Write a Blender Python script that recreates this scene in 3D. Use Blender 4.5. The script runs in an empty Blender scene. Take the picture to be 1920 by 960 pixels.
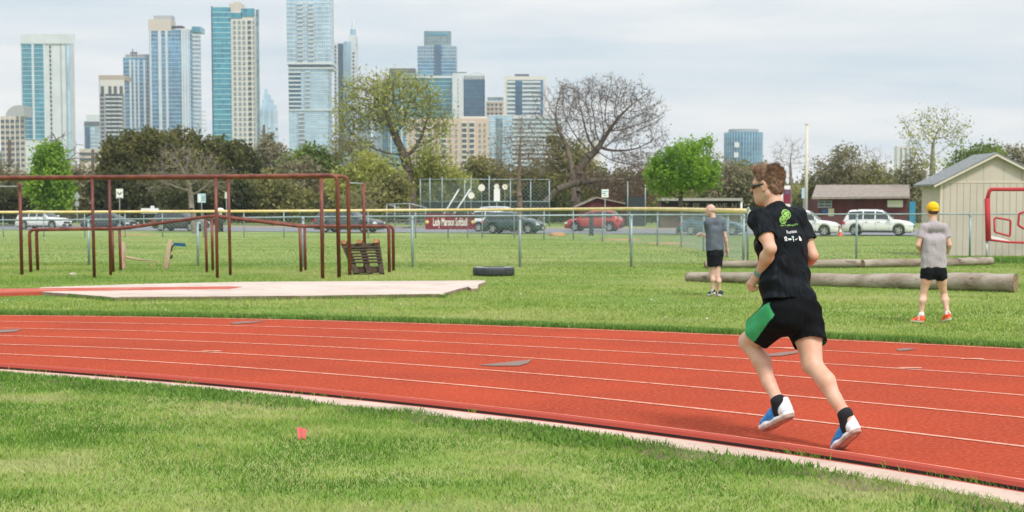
import bpy, math, random, numpy as np
from mathutils import Vector, Matrix, noise
from mathutils.bvhtree import BVHTree
R = math.radians
SC = bpy.context.scene
COL = SC.collection
random.seed(7)
# ---------------------------------------------------------------- camera
F_PX, X0, CY, HOR, CAM_H = 2900.0, 960.0, 560.0, 380.0, 1.5
TANP = (CY - HOR) / F_PX
PITCH = math.atan(TANP)
cam_d = bpy.data.cameras.new('camera'); cam = bpy.data.objects.new('camera', cam_d); COL.objects.link(cam)
cam.location = (0, 0, CAM_H); cam.rotation_euler = (math.pi / 2 - PITCH, 0, 0)
cam_d.sensor_width = 36; cam_d.lens = F_PX / 1920 * 36; cam_d.shift_y = (CY - 480) / 1920
cam_d.clip_end = 20000; cam_d.clip_start = .05
cam_d.dof.use_dof = True; cam_d.dof.focus_distance = 9.7; cam_d.dof.aperture_fstop = 6.3
SC.camera = cam
# ---------------------------------------------------------------- world, sun, exposure
SUN_EL, SUN_AZ = 52, 150          # azimuth clockwise from +Y (view direction)
wd = bpy.data.worlds.new('World'); SC.world = wd; wd.use_nodes = True
nt = wd.node_tree; nt.nodes.clear()
def N(nt, t, **k):
    n = nt.nodes.new(t)
    for a, v in k.items():
        if a == 'ins':
            for i, x in v.items(): n.inputs[i].default_value = x
        else: setattr(n, a, v)
    return n
sky = N(nt, 'ShaderNodeTexSky', sky_type='NISHITA', sun_disc=False, sun_elevation=R(SUN_EL), sun_rotation=R(SUN_AZ), air_density=1.0, dust_density=2.0)
bg1 = N(nt, 'ShaderNodeBackground', ins={'Strength': .09}); nt.links.new(sky.outputs[0], bg1.inputs[0])
tc = N(nt, 'ShaderNodeTexCoord'); sep = N(nt, 'ShaderNodeSeparateXYZ'); nt.links.new(tc.outputs['Generated'], sep.inputs[0])
mp = N(nt, 'ShaderNodeMapping', ins={'Scale': (2.2, 2.2, 17.0), 'Location': (.3, 0, .4)}); nt.links.new(tc.outputs['Generated'], mp.inputs[0])
nz = N(nt, 'ShaderNodeTexNoise', ins={'Scale': 1.7, 'Detail': 7.0, 'Roughness': .52, 'Distortion': .3}); nt.links.new(mp.outputs[0], nz.inputs[0])
cr = N(nt, 'ShaderNodeValToRGB'); e = cr.color_ramp.elements
e[0].position = .3; e[0].color = (.56, .66, .73, 1); e[1].position = .60; e[1].color = (.86, .855, .84, 1)
m_ = cr.color_ramp.elements.new(.45); m_.color = (.70, .75, .785, 1)
nt.links.new(nz.outputs[0], cr.inputs[0])
mr = N(nt, 'ShaderNodeMapRange', ins={1: 0.12, 2: 1.0, 3: 1.0, 4: 1.5}); nt.links.new(sep.outputs[2], mr.inputs[0])
bg2 = N(nt, 'ShaderNodeBackground'); nt.links.new(cr.outputs[0], bg2.inputs[0]); nt.links.new(mr.outputs[0], bg2.inputs[1])
mx = N(nt, 'ShaderNodeMixShader', ins={0: .92}); nt.links.new(bg1.outputs[0], mx.inputs[1]); nt.links.new(bg2.outputs[0], mx.inputs[2])
wo = N(nt, 'ShaderNodeOutputWorld'); nt.links.new(mx.outputs[0], wo.inputs[0])
sd = bpy.data.lights.new('sun', 'SUN'); sun = bpy.data.objects.new('sun', sd); COL.objects.link(sun)
sd.energy = 2.4; sd.angle = R(10); sd.color = (1, .95, .87)
_d = Vector((math.sin(R(SUN_AZ)) * math.cos(R(SUN_EL)), math.cos(R(SUN_AZ)) * math.cos(R(SUN_EL)), math.sin(R(SUN_EL))))
sun.rotation_euler = _d.to_track_quat('Z', 'Y').to_euler(); sun.location = (20, -20, 40)
vs = SC.view_settings; vs.view_transform = 'Standard'; vs.look = 'None'; vs.exposure = 0.33; vs.gamma = 1
cy = SC.cycles; cy.max_bounces = 6; cy.diffuse_bounces = 3; cy.glossy_bounces = 3; cy.transmission_bounces = 4; cy.transparent_max_bounces = 12
cy.volume_bounces = 0; cy.use_denoising = True; cy.sample_clamp_indirect = 6
try: cy.denoiser = 'OPENIMAGEDENOISE'
except Exception: pass

# ---------------------------------------------------------------- pixel -> world helpers
def pt(x, y, Y):
    dy = math.cos(PITCH) + (CY - y) / F_PX * math.sin(PITCH)
    dz = -math.sin(PITCH) + (CY - y) / F_PX * math.cos(PITCH)
    t = Y / dy
    return Vector(((x - X0) / F_PX * t, Y, CAM_H + dz * t))
def flat(x, y, z=0.0):
    dy = math.cos(PITCH) + (CY - y) / F_PX * math.sin(PITCH)
    dz = -math.sin(PITCH) + (CY - y) / F_PX * math.cos(PITCH)
    t = (z - CAM_H) / dz
    return Vector(((x - X0) / F_PX * t, dy * t, z))

_c = {0:[591.3,602.5,615.3,629.5,645.8,664.5,686.2],240:[595.8,607,620.5,635.8,654.5,674.5,703.8],360:[596.9,609,624,640.6,658.8,682.8,714],
 600:[602.1,615.6,631.2,649.4,671.9,700,736.2],840:[607.9,623.7,642.7,662.9,689.3,721.8,759.6],1080:[616.8,633.6,654.2,677.1,708,742.4,789],
 1260:[624.2,643.7,664.7,689.8,723,761,810.6],1500:[636.5,655.4,680.2,707.9,742.3,787.5,845],1680:[643.8,664.4,690.8,722.1,761.3,808.8,870.6],
 1920:[655.1,679.2,706.7,741.7,783.7,838,910.2]}
_xs = np.array(sorted(_c)); _POLY = [np.polyfit(_xs, [_c[x][k] for x in _xs], 3) for k in range(7)]
def line_y(k, x):
    p = _POLY[k]; xc = min(max(x, -40), 1960)
    return np.polyval(p, xc) + np.polyval(np.polyder(p), xc) * (x - xc)
def resample(pts, step):
    out = [pts[0]]; acc = 0
    for a, b in zip(pts, pts[1:]):
        L = (b - a).length; t = step - acc
        while t < L: out.append(a.lerp(b, t / L)); t += step
        acc = L - (t - step)
    out.append(pts[-1]); return out
LINES = []
for k in range(7):
    pts = [flat(x, line_y(k, x)) for x in range(-1000, 3001, 40)]
    LINES.append(resample(pts, .3))
def normals(P):
    out = []
    for i in range(len(P)):
        d = (P[min(i + 1, len(P) - 1)] - P[max(i - 1, 0)]); out.append(Vector((-d.y, d.x, 0)).normalized())
    return out
OUTX = np.array([p.x for p in LINES[0]]); OUTY = np.array([p.y for p in LINES[0]])
INX = np.array([p.x for p in LINES[6]]); INY = np.array([p.y for p in LINES[6]])
def sst(t): t = np.clip(t, 0, 1); return t * t * (3 - 2 * t)
def gz(X, Y):
    X = np.asarray(X, float); Y = np.asarray(Y, float)
    d = Y - np.interp(X, OUTX, OUTY) - .12
    z = -.25 * sst(d / 4.5) - .35 * sst((Y - 43) / 52)
    return z
def gzf(X, Y): return float(gz(X, Y))
def gp(x, y):
    """photo pixel -> point on the terrain"""
    lo, hi = 5.0, 6000.0
    for _ in range(60):
        m = math.sqrt(lo * hi); p = pt(x, y, m)
        if p.z > gzf(p.x, p.y): lo = m
        else: hi = m
    return pt(x, y, lo)
def gat(x, Y):
    p = pt(x, HOR, Y); return Vector((p.x, Y, gzf(p.x, Y)))

# ---------------------------------------------------------------- materials
MATS = {}
def M(name, col, rough=.8, col2=None, vs=3.0, ramp=(.4, .6), bump=0, bs=40.0, metal=0, spec=.5, stretch=(1, 1, 1), detail=4.0, sheen=0, coat=0, trans=0, bdist=.01, col3=None, vs3=.5, r3=(.5,.65)):
    if name in MATS: return MATS[name]
    m = bpy.data.materials.new(name); m.use_nodes = True; t = m.node_tree; b = t.nodes['Principled BSDF']
    b.inputs['Base Color'].default_value = (*col, 1); b.inputs['Roughness'].default_value = rough
    b.inputs['Metallic'].default_value = metal; b.inputs['Specular IOR Level'].default_value = spec
    if sheen: b.inputs['Sheen Weight'].default_value = sheen
    if coat: b.inputs['Coat Weight'].default_value = coat; b.inputs['Coat Roughness'].default_value = .05
    c = N(t, 'ShaderNodeTexCoord'); mp = N(t, 'ShaderNodeMapping', ins={'Scale': stretch}); t.links.new(c.outputs['Object'], mp.inputs[0])
    out = None
    if col2:
        n = N(t, 'ShaderNodeTexNoise', ins={'Scale': vs, 'Detail': detail, 'Roughness': .6}); t.links.new(mp.outputs[0], n.inputs[0])
        r = N(t, 'ShaderNodeMapRange', ins={1: ramp[0], 2: ramp[1]}); t.links.new(n.outputs[0], r.inputs[0])
        x = N(t, 'ShaderNodeMix', data_type='RGBA'); x.inputs[6].default_value = (*col, 1); x.inputs[7].default_value = (*col2, 1)
        t.links.new(r.outputs[0], x.inputs[0]); out = x.outputs[2]
        if col3:
            n3 = N(t, 'ShaderNodeTexNoise', ins={'Scale': vs3, 'Detail': 5.0, 'Roughness': .6}); t.links.new(mp.outputs[0], n3.inputs[0])
            r3n = N(t, 'ShaderNodeMapRange', ins={1: r3[0], 2: r3[1]}); t.links.new(n3.outputs[0], r3n.inputs[0])
            x3 = N(t, 'ShaderNodeMix', data_type='RGBA'); t.links.new(out, x3.inputs[6]); x3.inputs[7].default_value = (*col3, 1)
            t.links.new(r3n.outputs[0], x3.inputs[0]); out = x3.outputs[2]
        t.links.new(out, b.inputs['Base Color'])
    if bump:
        nb = N(t, 'ShaderNodeTexNoise', ins={'Scale': bs, 'Detail': 3.0}); t.links.new(mp.outputs[0], nb.inputs[0])
        bp = N(t, 'ShaderNodeBump', ins={'Strength': bump, 'Distance': bdist}); t.links.new(nb.outputs[0], bp.inputs['Height']); t.links.new(bp.outputs[0], b.inputs['Normal'])
    if trans:
        tr = N(t, 'ShaderNodeBsdfTranslucent'); tr.inputs[0].default_value = (*col, 1)
        if out is not None: t.links.new(out, tr.inputs[0])
        ms = N(t, 'ShaderNodeMixShader', ins={0: trans}); o = t.nodes['Material Output']
        t.links.new(b.outputs[0], ms.inputs[1]); t.links.new(tr.outputs[0], ms.inputs[2]); t.links.new(ms.outputs[0], o.inputs[0])
    MATS[name] = m; return m
def blade_mat(name, cols, patch, pv=.35, pscale=1.2, trans=.3):
    """grass: per-blade attribute t picks a tone, broad noise picks lusher patches"""
    m = bpy.data.materials.new(name); m.use_nodes = True; t = m.node_tree; b = t.nodes['Principled BSDF']; b.inputs['Roughness'].default_value = .6; b.inputs['Specular IOR Level'].default_value = .12
    a = N(t, 'ShaderNodeAttribute', attribute_name='t'); cr = N(t, 'ShaderNodeValToRGB'); el = cr.color_ramp.elements
    el[0].color = (*cols[0], 1); el[1].color = (*cols[-1], 1)
    for i, c in enumerate(cols[1:-1]): q = el.new((i + 1) / (len(cols) - 1)); q.color = (*c, 1)
    t.links.new(a.outputs['Fac'], cr.inputs[0])
    c = N(t, 'ShaderNodeTexCoord'); n = N(t, 'ShaderNodeTexNoise', ins={'Scale': pscale, 'Detail': 5.0, 'Roughness': .6}); t.links.new(c.outputs['Object'], n.inputs[0])
    r = N(t, 'ShaderNodeMapRange', ins={1: .42, 2: .62, 3: 0, 4: pv}); t.links.new(n.outputs[0], r.inputs[0])
    x = N(t, 'ShaderNodeMix', data_type='RGBA'); t.links.new(cr.outputs[0], x.inputs[6]); x.inputs[7].default_value = (*patch, 1); t.links.new(r.outputs[0], x.inputs[0])
    t.links.new(x.outputs[2], b.inputs['Base Color'])
    tr = N(t, 'ShaderNodeBsdfTranslucent'); t.links.new(x.outputs[2], tr.inputs[0])
    ge = N(t, 'ShaderNodeNewGeometry'); vm = N(t, 'ShaderNodeVectorMath', operation='MULTIPLY_ADD'); vm.inputs[1].default_value = (.45, .45, .45); vm.inputs[2].default_value = (0, 0, .75); t.links.new(ge.outputs['Normal'], vm.inputs[0])
    vn = N(t, 'ShaderNodeVectorMath', operation='NORMALIZE'); t.links.new(vm.outputs[0], vn.inputs[0]); t.links.new(vn.outputs[0], b.inputs['Normal'])
    ms = N(t, 'ShaderNodeMixShader', ins={0: trans}); o = t.nodes['Material Output']
    t.links.new(b.outputs[0], ms.inputs[1]); t.links.new(tr.outputs[0], ms.inputs[2]); t.links.new(ms.outputs[0], o.inputs[0])
    return m

# ---------------------------------------------------------------- object helpers
def tag(o, label=None, cat=None, group=None, kind=None):
    if label: o['label'] = label
    if cat: o['category'] = cat
    if group: o['group'] = group
    if kind: o['kind'] = kind
    return o
def link(name, me, parent=None, smooth=False):
    o = bpy.data.objects.new(name, me); COL.objects.link(o)
    if parent: o.parent = parent
    if smooth: me.polygons.foreach_set('use_smooth', [True] * len(me.polygons))
    return o
def empty(name, label, cat, group=None, loc=(0, 0, 0), rz=0):
    o = bpy.data.objects.new(name, None); COL.objects.link(o); o.location = loc; o.rotation_euler = (0, 0, rz); o.empty_display_size = .2
    return tag(o, label, cat, group)
def copy_tree(o, parent=None):
    c = o.copy(); COL.objects.link(c); c.parent = parent
    for ch in list(o.children): copy_tree(ch, c)
    return c
class MB:
    def __init__(s): s.v = []; s.f = []; s.mi = []; s.m = 0
    def add(s, vs, fs, m=None):
        o = len(s.v); s.v += [tuple(v) for v in vs]; s.f += [tuple(o + i for i in f) for f in fs]; s.mi += [s.m if m is None else m] * len(fs); return s
    def box(s, c, d, mat=None, m=None):
        x, y, z = d[0] / 2, d[1] / 2, d[2] / 2; c = Vector(c)
        V = [Vector((a * x, b * y, e * z)) for e in (-1, 1) for b in (-1, 1) for a in (-1, 1)]
        if mat is not None: V = [mat @ v for v in V]
        return s.add([c + v for v in V], [(0, 2, 3, 1), (4, 5, 7, 6), (0, 1, 5, 4), (2, 6, 7, 3), (0, 4, 6, 2), (1, 3, 7, 5)], m)
    def bb(s, x0, x1, y0, y1, z0, z1, m=None):
        return s.box(((x0 + x1) / 2, (y0 + y1) / 2, (z0 + z1) / 2), (abs(x1 - x0), abs(y1 - y0), abs(z1 - z0)), m=m)
    def tube(s, P, rad, n=8, caps=True, m=None):
        P = [Vector(p) for p in P]; rr = rad if isinstance(rad, (list, tuple)) else [rad] * len(P)
        rings = []; u = None
        for i, p in enumerate(P):
            d = (P[min(i + 1, len(P) - 1)] - P[max(i - 1, 0)]).normalized()
            if u is None: u = d.orthogonal().normalized()
            u = (u - d * u.dot(d)); u = u.normalized() if u.length > 1e-6 else d.orthogonal().normalized()
            w = d.cross(u); rings.append([p + (u * math.cos(2 * math.pi * k / n) + w * math.sin(2 * math.pi * k / n)) * rr[i] for k in range(n)])
        V = [v for r in rings for v in r]; Fs = []
        for i in range(len(P) - 1):
            for k in range(n): a = i * n + k; b = i * n + (k + 1) % n; Fs.append((a, b, b + n, a + n))
        if caps: Fs.append(tuple(range(n - 1, -1, -1))); Fs.append(tuple((len(P) - 1) * n + k for k in range(n)))
        return s.add(V, Fs, m)
    def lathe(s, prof, c=(0, 0, 0), n=24, mat=None, m=None):
        V = []; Fs = []; c = Vector(c)
        for r, z in prof:
            for k in range(n):
                v = Vector((r * math.cos(2 * math.pi * k / n), r * math.sin(2 * math.pi * k / n), z))
                V.append(c + (mat @ v if mat is not None else v))
        for i in range(len(prof) - 1):
            for k in range(n): a = i * n + k; b = i * n + (k + 1) % n; Fs.append((a, b, b + n, a + n))
        return s.add(V, Fs, m)
    def prism(s, poly, z0, z1, m=None):
        n = len(poly); V = [(p[0], p[1], z0) for p in poly] + [(p[0], p[1], z1) for p in poly]
        return s.add(V, [tuple(range(n - 1, -1, -1)), tuple(range(n, 2 * n))] + [(i, (i + 1) % n, (i + 1) % n + n, i + n) for i in range(n)], m)
    def build(s, name, mats, parent=None, smooth=False):
        me = bpy.data.meshes.new(name); me.from_pydata(s.v, [], s.f)
        for mt in (mats if isinstance(mats, (list, tuple)) else [mats]): me.materials.append(mt)
        if any(s.mi): me.polygons.foreach_set('material_index', s.mi)
        me.update(); return link(name, me, parent, smooth)
def np_mesh(name, V, Fc, mat, parent=None, attr=None, smooth=False):
    """V (n,3) Fc (m,k) arrays"""
    me = bpy.data.meshes.new(name); n, (m, k) = len(V), Fc.shape
    me.vertices.add(n); me.vertices.foreach_set('co', np.ascontiguousarray(V, dtype=np.float32).ravel())
    me.loops.add(m * k); me.loops.foreach_set('vertex_index', np.ascontiguousarray(Fc, dtype=np.int32).ravel())
    me.polygons.add(m); me.polygons.foreach_set('loop_start', np.arange(0, m * k, k, dtype=np.int32))
    for mt in (mat if isinstance(mat, (list, tuple)) else [mat]): me.materials.append(mt)
    if attr is not None:
        a = me.attributes.new('t', 'FLOAT', 'POINT'); a.data.foreach_set('value', np.ascontiguousarray(attr, dtype=np.float32))
    me.update(calc_edges=True); return link(name, me, parent, smooth)
def ribbon(mb, P, nm, a, b, za, zb=None, m=None):
    zb = za if zb is None else zb; V = []
    for p, n in zip(P, nm):
        q = p + n * a; r = p + n * b; V.append((q.x, q.y, za)); V.append((r.x, r.y, zb))
    return mb.add(V, [(2 * i, 2 * i + 2, 2 * i + 3, 2 * i + 1) for i in range(len(P) - 1)], m)

# ---------------------------------------------------------------- the ground, track, lawn
MG = M('lawn_soil', (.17, .26, .04), .9, (.30, .33, .10), 1.1, (.38, .66), .6, 60, col3=(.12, .23, .03), vs3=.28, r3=(.48, .66), stretch=(.55, 1, 1), bdist=.02)
def make_ground():
    xs = np.concatenate([-np.geomspace(6000, 42, 26), np.linspace(-40, 40, 161), np.geomspace(42, 6000, 26)])
    ys = np.concatenate([[-3000, -300, -40, -10], np.linspace(-4, 60, 129), np.linspace(62, 160, 40), np.geomspace(180, 9000, 22)])
    X, Y = np.meshgrid(xs, ys); Z = gz(X, Y)
    d_in = np.interp(X, INX, INY) - Y; d_out = Y - np.interp(X, OUTX, OUTY)
    on = (d_in < .6) & (d_out < .05) & (X > INX[0]) & (X < INX[-1])
    Z = np.where(on, -.12, Z - .005)
    V = np.stack([X, Y, Z], -1).reshape(-1, 3); h, w = X.shape
    i = np.arange(h * w).reshape(h, w)
    Fc = np.stack([i[:-1, :-1], i[:-1, 1:], i[1:, 1:], i[1:, :-1]], -1).reshape(-1, 4)
    return tag(np_mesh('ground', V, Fc, MG, smooth=True), 'green lawn and park ground stretching from the camera to the far trees', None, None, 'structure')
make_ground()
NI, NO = normals(LINES[6]), normals(LINES[0])
mt_track = M('red_track', (.44, .063, .029), 1.0, (.29, .045, .025), .7, (.3, .78), .8, 240, bdist=.008, col3=(.53, .13, .072), vs3=32, r3=(.46, .74), spec=.06, detail=10)
mt_line = M('faded_lane_paint', (.76, .42, .32), .9, (.50, .11, .07), 13, (.44, .70), spec=.05, col3=(.62, .25, .18), vs3=60, r3=(.45, .6))
mt_curb_top = M('curb_paint', (.72, .30, .22), .9, (.55, .11, .07), 6, (.45, .7))
mt_red_side = M('curb_red', (.36, .05, .03), .85)
mt_gap = M('gap_shadow_dirt', (.035, .02, .015), .95)  # dirt colour darkened so that it carries the shadow inside the gap
mt_conc = M('worn_concrete', (.56, .43, .36), .85, (.46, .33, .27), 3.5, (.35, .7), .4, 90, col3=(.34, .24, .19), vs3=14, r3=(.6, .78), bdist=.004)
mt_grey = M('grey_mark_paint', (.22, .17, .155), .95, (.34, .12, .08), 16, (.5, .72), spec=.05)
b = MB()   # surface between the inner curb and the outer edge: strips between neighbouring lane lines
V = []; k = len(LINES[6])
inner = [(p + n * -.0) for p, n in zip(LINES[6], NI)]
outer = resample([(p + n * .14) for p, n in zip(LINES[0], NO)], .3)
def samp(P, m):
    idx = np.linspace(0, len(P) - 1, m); return [P[int(i)].lerp(P[min(int(i) + 1, len(P) - 1)], i - int(i)) for i in idx]
I2, O2 = samp(inner, 120), samp(outer, 120)
for a_, o_ in zip(I2, O2): V += [(a_.x, a_.y, 0), (o_.x, o_.y, 0)]
b.add(V, [(2 * i, 2 * i + 2, 2 * i + 3, 2 * i + 1) for i in range(119)])
ribbon(b, outer, normals(outer), 0, 0, 0, -.1)
tag(b.build('running_track', mt_track), 'red rubber running track', None, None, 'structure')
b = MB()
for k in range(6):
    ribbon(b, LINES[k], normals(LINES[k]), .024, -.024, .004)
for (x, y, w) in [(1705, 690.5, 16), (1822, 673.5, 16), (395, 659, 16), (1470, 653, 12)]:
    p = flat(x, y); b.add([(p.x - .12, p.y - .02, .0062), (p.x + .1, p.y - .05, .0062), (p.x + .12, p.y + .03, .0062), (p.x - .05, p.y + .05, .0062)], [(0, 1, 2, 3)])
tag(b.build('lane_markings', mt_line), 'faded pale lane lines', None, None, 'structure')
b = MB()
for poly in ([(895, 686), (935, 681.5), (997, 675), (990, 682), (973, 687), (925, 687)], [(430, 606), (455, 603.5), (500, 602.3), (478, 605.5), (440, 608.5)],
             [(-30, 622), (10, 619), (40, 618.2), (30, 622.5), (-20, 626)], [(1430, 666), (1470, 661), (1498, 658.5), (1494, 663), (1465, 668), (1436, 669)], [(1680, 656), (1700, 653.5), (1718, 654.8), (1700, 658), (1684, 658.8)]):
    pp = [flat(x, y) for x, y in poly]; b.add([(p.x, p.y, .0068) for p in pp], [tuple(range(len(pp) - 1, -1, -1))])
tag(b.build('track_arrow_marks', mt_grey), 'worn grey arrow shaped marks painted in the lanes', None, None, 'structure')
b = MB(); P = LINES[6]
ribbon(b, P, NI, .015, -.03, .03, .036, 1); ribbon(b, P, NI, .03, .015, 0, .03, 0); ribbon(b, P, NI, -.03, -.055, .036, .024, 2); ribbon(b, P, NI, -.055, -.068, .024, .002, 2)
tag(b.build('track_kerb', [mt_track, mt_curb_top, mt_red_side]), 'low red kerb along the inner lane', None, None, 'structure')
b = MB(); ribbon(b, P, NI, -.068, -.070, .002, -.05); ribbon(b, P, NI, -.070, -.12, -.05, -.05); tag(b.build('kerb_gap', mt_gap), 'dark gap beside the kerb', None, None, 'structure')  # shadow colour runs down the kerb's lower face and across the gap floor
b = MB(); ribbon(b, P, NI, -.106, -.106, -.06, -.010, 1); ribbon(b, P, NI, -.106, -.138, -.010, -.009, 1); ribbon(b, P, NI, -.138, -.43, -.009, -.008, 0); ribbon(b, P, NI, -.43, -.43, -.008, -.1, 0)
tag(b.build('concrete_gutter', [mt_conc, mt_red_side]), 'pale concrete edging strip between kerb and lawn', None, None, 'structure')

# ---------------------------------------------------------------- grass blades
rng = np.random.default_rng(5)
def blades(name, X, Y, h, w, mat, label, t=None, lean=.5, z=None):
    n = len(X); Z = gz(X, Y) - .005 if z is None else z
    ang = rng.uniform(0, 2 * np.pi, n); hh = h * rng.uniform(.55, 1.35, n) if np.isscalar(h) else h; ww = w * rng.uniform(.6, 1.4, n)
    la = rng.uniform(0, 2 * np.pi, n); ll = rng.uniform(.1, 1, n) * lean * hh
    P = np.stack([X, Y, Z], -1); side = np.stack([np.cos(ang), np.sin(ang), 0 * ang], -1) * ww[:, None] / 2
    L = np.stack([np.cos(la), np.sin(la), 0 * la], -1) * ll[:, None]; U = np.array([0, 0, 1.])
    v0 = P - side; v1 = P + side; mid = P + U * (hh * .55)[:, None] + L * .35; v2 = mid + side * .8; v3 = mid - side * .8; v4 = P + U * (hh * .95)[:, None] + L
    V = np.stack([v0, v1, v2, v3, v4], 1).reshape(-1, 3); base = np.arange(n) * 5
    Q = np.stack([base, base + 1, base + 2, base + 3], -1); T = np.stack([base + 3, base + 2, base + 4, base + 4], -1)
    tris = np.concatenate([Q[:, [0, 1, 2]], Q[:, [0, 2, 3]], T[:, :3]])
    tt = rng.random(n) if t is None else t
    return tag(np_mesh(name, V, tris, mat, attr=np.repeat(tt, 5)), label, None, None, 'stuff')
def vnoise(X, Y, s, seed=0):
    out = np.empty(len(X)); r = np.random.default_rng(seed); G = r.random((64, 64))
    x = X * s + 31; y = Y * s + 17; xi = np.floor(x).astype(int); yi = np.floor(y).astype(int); fx = sst(x - xi); fy = sst(y - yi)
    g = lambda a, b: G[a % 64, b % 64]
    return (g(xi, yi) * (1 - fx) + g(xi + 1, yi) * fx) * (1 - fy) + (g(xi, yi + 1) * (1 - fx) + g(xi + 1, yi + 1) * fx) * fy
GREENS = [(.085, .21, .015), (.17, .32, .035), (.28, .41, .07), (.40, .46, .13), (.52, .50, .23)]
mt_near = blade_mat('lawn_blades', GREENS, (.09, .22, .025), .4, 2.2)
mt_mid = blade_mat('field_blades', [(.15, .27, .03), (.24, .36, .055), (.36, .43, .10), (.48, .49, .19)], (.13, .27, .03), .5, .22)
mt_edge = blade_mat('edge_blades', [(.08, .19, .025), (.12, .26, .04), (.18, .33, .06), (.27, .39, .1)], (.07, .17, .02), .5, 2.0)
def near_lawn():
    n = 760000; X = rng.uniform(-9.5, 6.5, n); Y = rng.uniform(5.0, 15.5, n)
    # signed distance inside the lawn, measured along the curve normal
    P = np.array([(p.x, p.y) for p in LINES[6]]); NN = np.array([(q.x, q.y) for q in NI])
    sx = np.searchsorted(INX, X).clip(0, len(INX) - 1); d = (P[sx, 0] - X) * NN[sx, 0] + (P[sx, 1] - Y) * NN[sx, 1]
    wob = .05 * (vnoise(X, Y, 3, 2) - .5) * 2 + .03 * (vnoise(X, Y, 11, 3) - .5)
    keep = (d > .42 + wob) & (np.abs(X) < .40 * Y + .9)
    X, Y, d = X[keep], Y[keep], d[keep]
    pn = .55 * vnoise(X, Y * 1.7, 1.1, 4) + .3 * vnoise(X, Y * 1.5, 3.1, 5) + .15 * vnoise(X, Y, 9, 6)
    clover = sst((vnoise(X, Y, 1.3, 9) - .5) * 4) * sst((1.1 - d) / .7)
    t = np.clip(pn * 2.1 - .62 + rng.normal(0, .17, len(X)) - .5 * clover, 0, 1)
    h = (.014 + .022 * vnoise(X, Y, 2.3, 8)) * rng.uniform(.5, 1.4, len(X)) * (1 + .5 * clover)
    thin = rng.random(len(X)) < np.clip(1.25 - pn * .5, .5, 1)
    blades('lawn_grass', X[thin], Y[thin], h[thin], .0036, mt_near, 'short mown lawn with dry straw patches in front of the track', t[thin], 1.5)
    e = (d > .41) & (d < .95) & (rng.random(len(X)) < .6 * np.clip((.98 - d) * 2.2, 0, 1) * sst((vnoise(X, Y, 1.1, 12) - .22) * 3.0))
    X2 = np.repeat(X[e], 2) + rng.normal(0, .02, 2 * e.sum()); Y2 = np.repeat(Y[e], 2) + rng.normal(0, .02, 2 * e.sum())
    blades('clover', X2, Y2, .036, .011, mt_edge, 'dark green clover growing over the edge of the concrete strip', None, .8)
near_lawn()
def mid_lawn():
    n = 450000; Y = 15.5 + 30 * rng.random(n) ** 1.25; X = rng.uniform(-1, 1, n) * (.36 * Y + 2)
    d = Y - np.interp(X, OUTX, OUTY); k = d > .2; X, Y, d = X[k], Y[k], d[k]
    pn = .5 * vnoise(X * .6, Y, .5, 21) + .3 * vnoise(X * .5, Y, 1.6, 22) + .2 * vnoise(X, Y, 5, 23)
    t = np.clip(pn * 1.7 - .38 + rng.normal(0, .16, len(X)), 0, 1)
    blades('field_grass', X, Y, (.022 + .02 * vnoise(X, Y, .8, 24)) * rng.uniform(.6, 1.4, len(X)), .009, mt_mid, 'mown grass of the field beyond the track', t, .9)
    n = 60000; s = rng.uniform(0, 1, n); idx = s * (len(LINES[0]) - 1.01); i = idx.astype(int); f = (idx - i)[:, None]
    Pn = np.array([(p.x, p.y) for p in LINES[0]]); NN = np.array([(q.x, q.y) for q in NO]); B = Pn[i] * (1 - f) + Pn[i + 1] * f + NN[i] * (.17 + np.abs(rng.normal(0, .24, n)) + .03 * np.sin(idx * 2.1))[:, None]
    k = (np.abs(B[:, 0]) < .4 * B[:, 1] + 2)
    B = B[k]; blades('verge_grass', B[:, 0], B[:, 1], .055 * rng.uniform(.5, 1.4, len(B)), .008, mt_edge, 'longer dark grass along the outer edge of the track', None, .7)
mid_lawn()
def straw():
    n = 16000; X = rng.uniform(-6, 5, n); Y = rng.uniform(6, 14.5, n); sx = np.searchsorted(INX, X).clip(0, len(INX) - 1); Pq = np.array([(p.x, p.y) for p in LINES[6]]); Nq = np.array([(q.x, q.y) for q in NI]); d = (Pq[sx, 0] - X) * Nq[sx, 0] + (Pq[sx, 1] - Y) * Nq[sx, 1]
    k = (d > .5) & (rng.random(n) < vnoise(X, Y, 1.4, 51) * 1.3 - .1); blades('dry_straw', X[k], Y[k], .03, .005, blade_mat('straw', [(.34, .30, .13), (.48, .44, .22), (.58, .53, .32)], (.5, .42, .25), .3), 'dead straw lying in the near lawn', None, 3.0)
straw()
def far_lawn():
    n = 150000; Y = 43 + 56 * rng.random(n) ** 1.2; X = rng.uniform(-1, 1, n) * (.36 * Y + 2); pn = .5 * vnoise(X * .4, Y, .3, 31) + .3 * vnoise(X * .4, Y, 1.1, 32) + .2 * vnoise(X, Y, 4, 33); k = Y < 105 - .33 * X
    X, Y, pn = X[k], Y[k], pn[k]
    blades('far_field_grass', X, Y, .035 * rng.uniform(.6, 1.4, len(X)), .022, mt_mid, 'mown grass between the two chain-link fences and the road', np.clip(pn * 1.7 - .25 + rng.normal(0, .16, len(X)), 0, 1), .9)
far_lawn()
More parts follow.
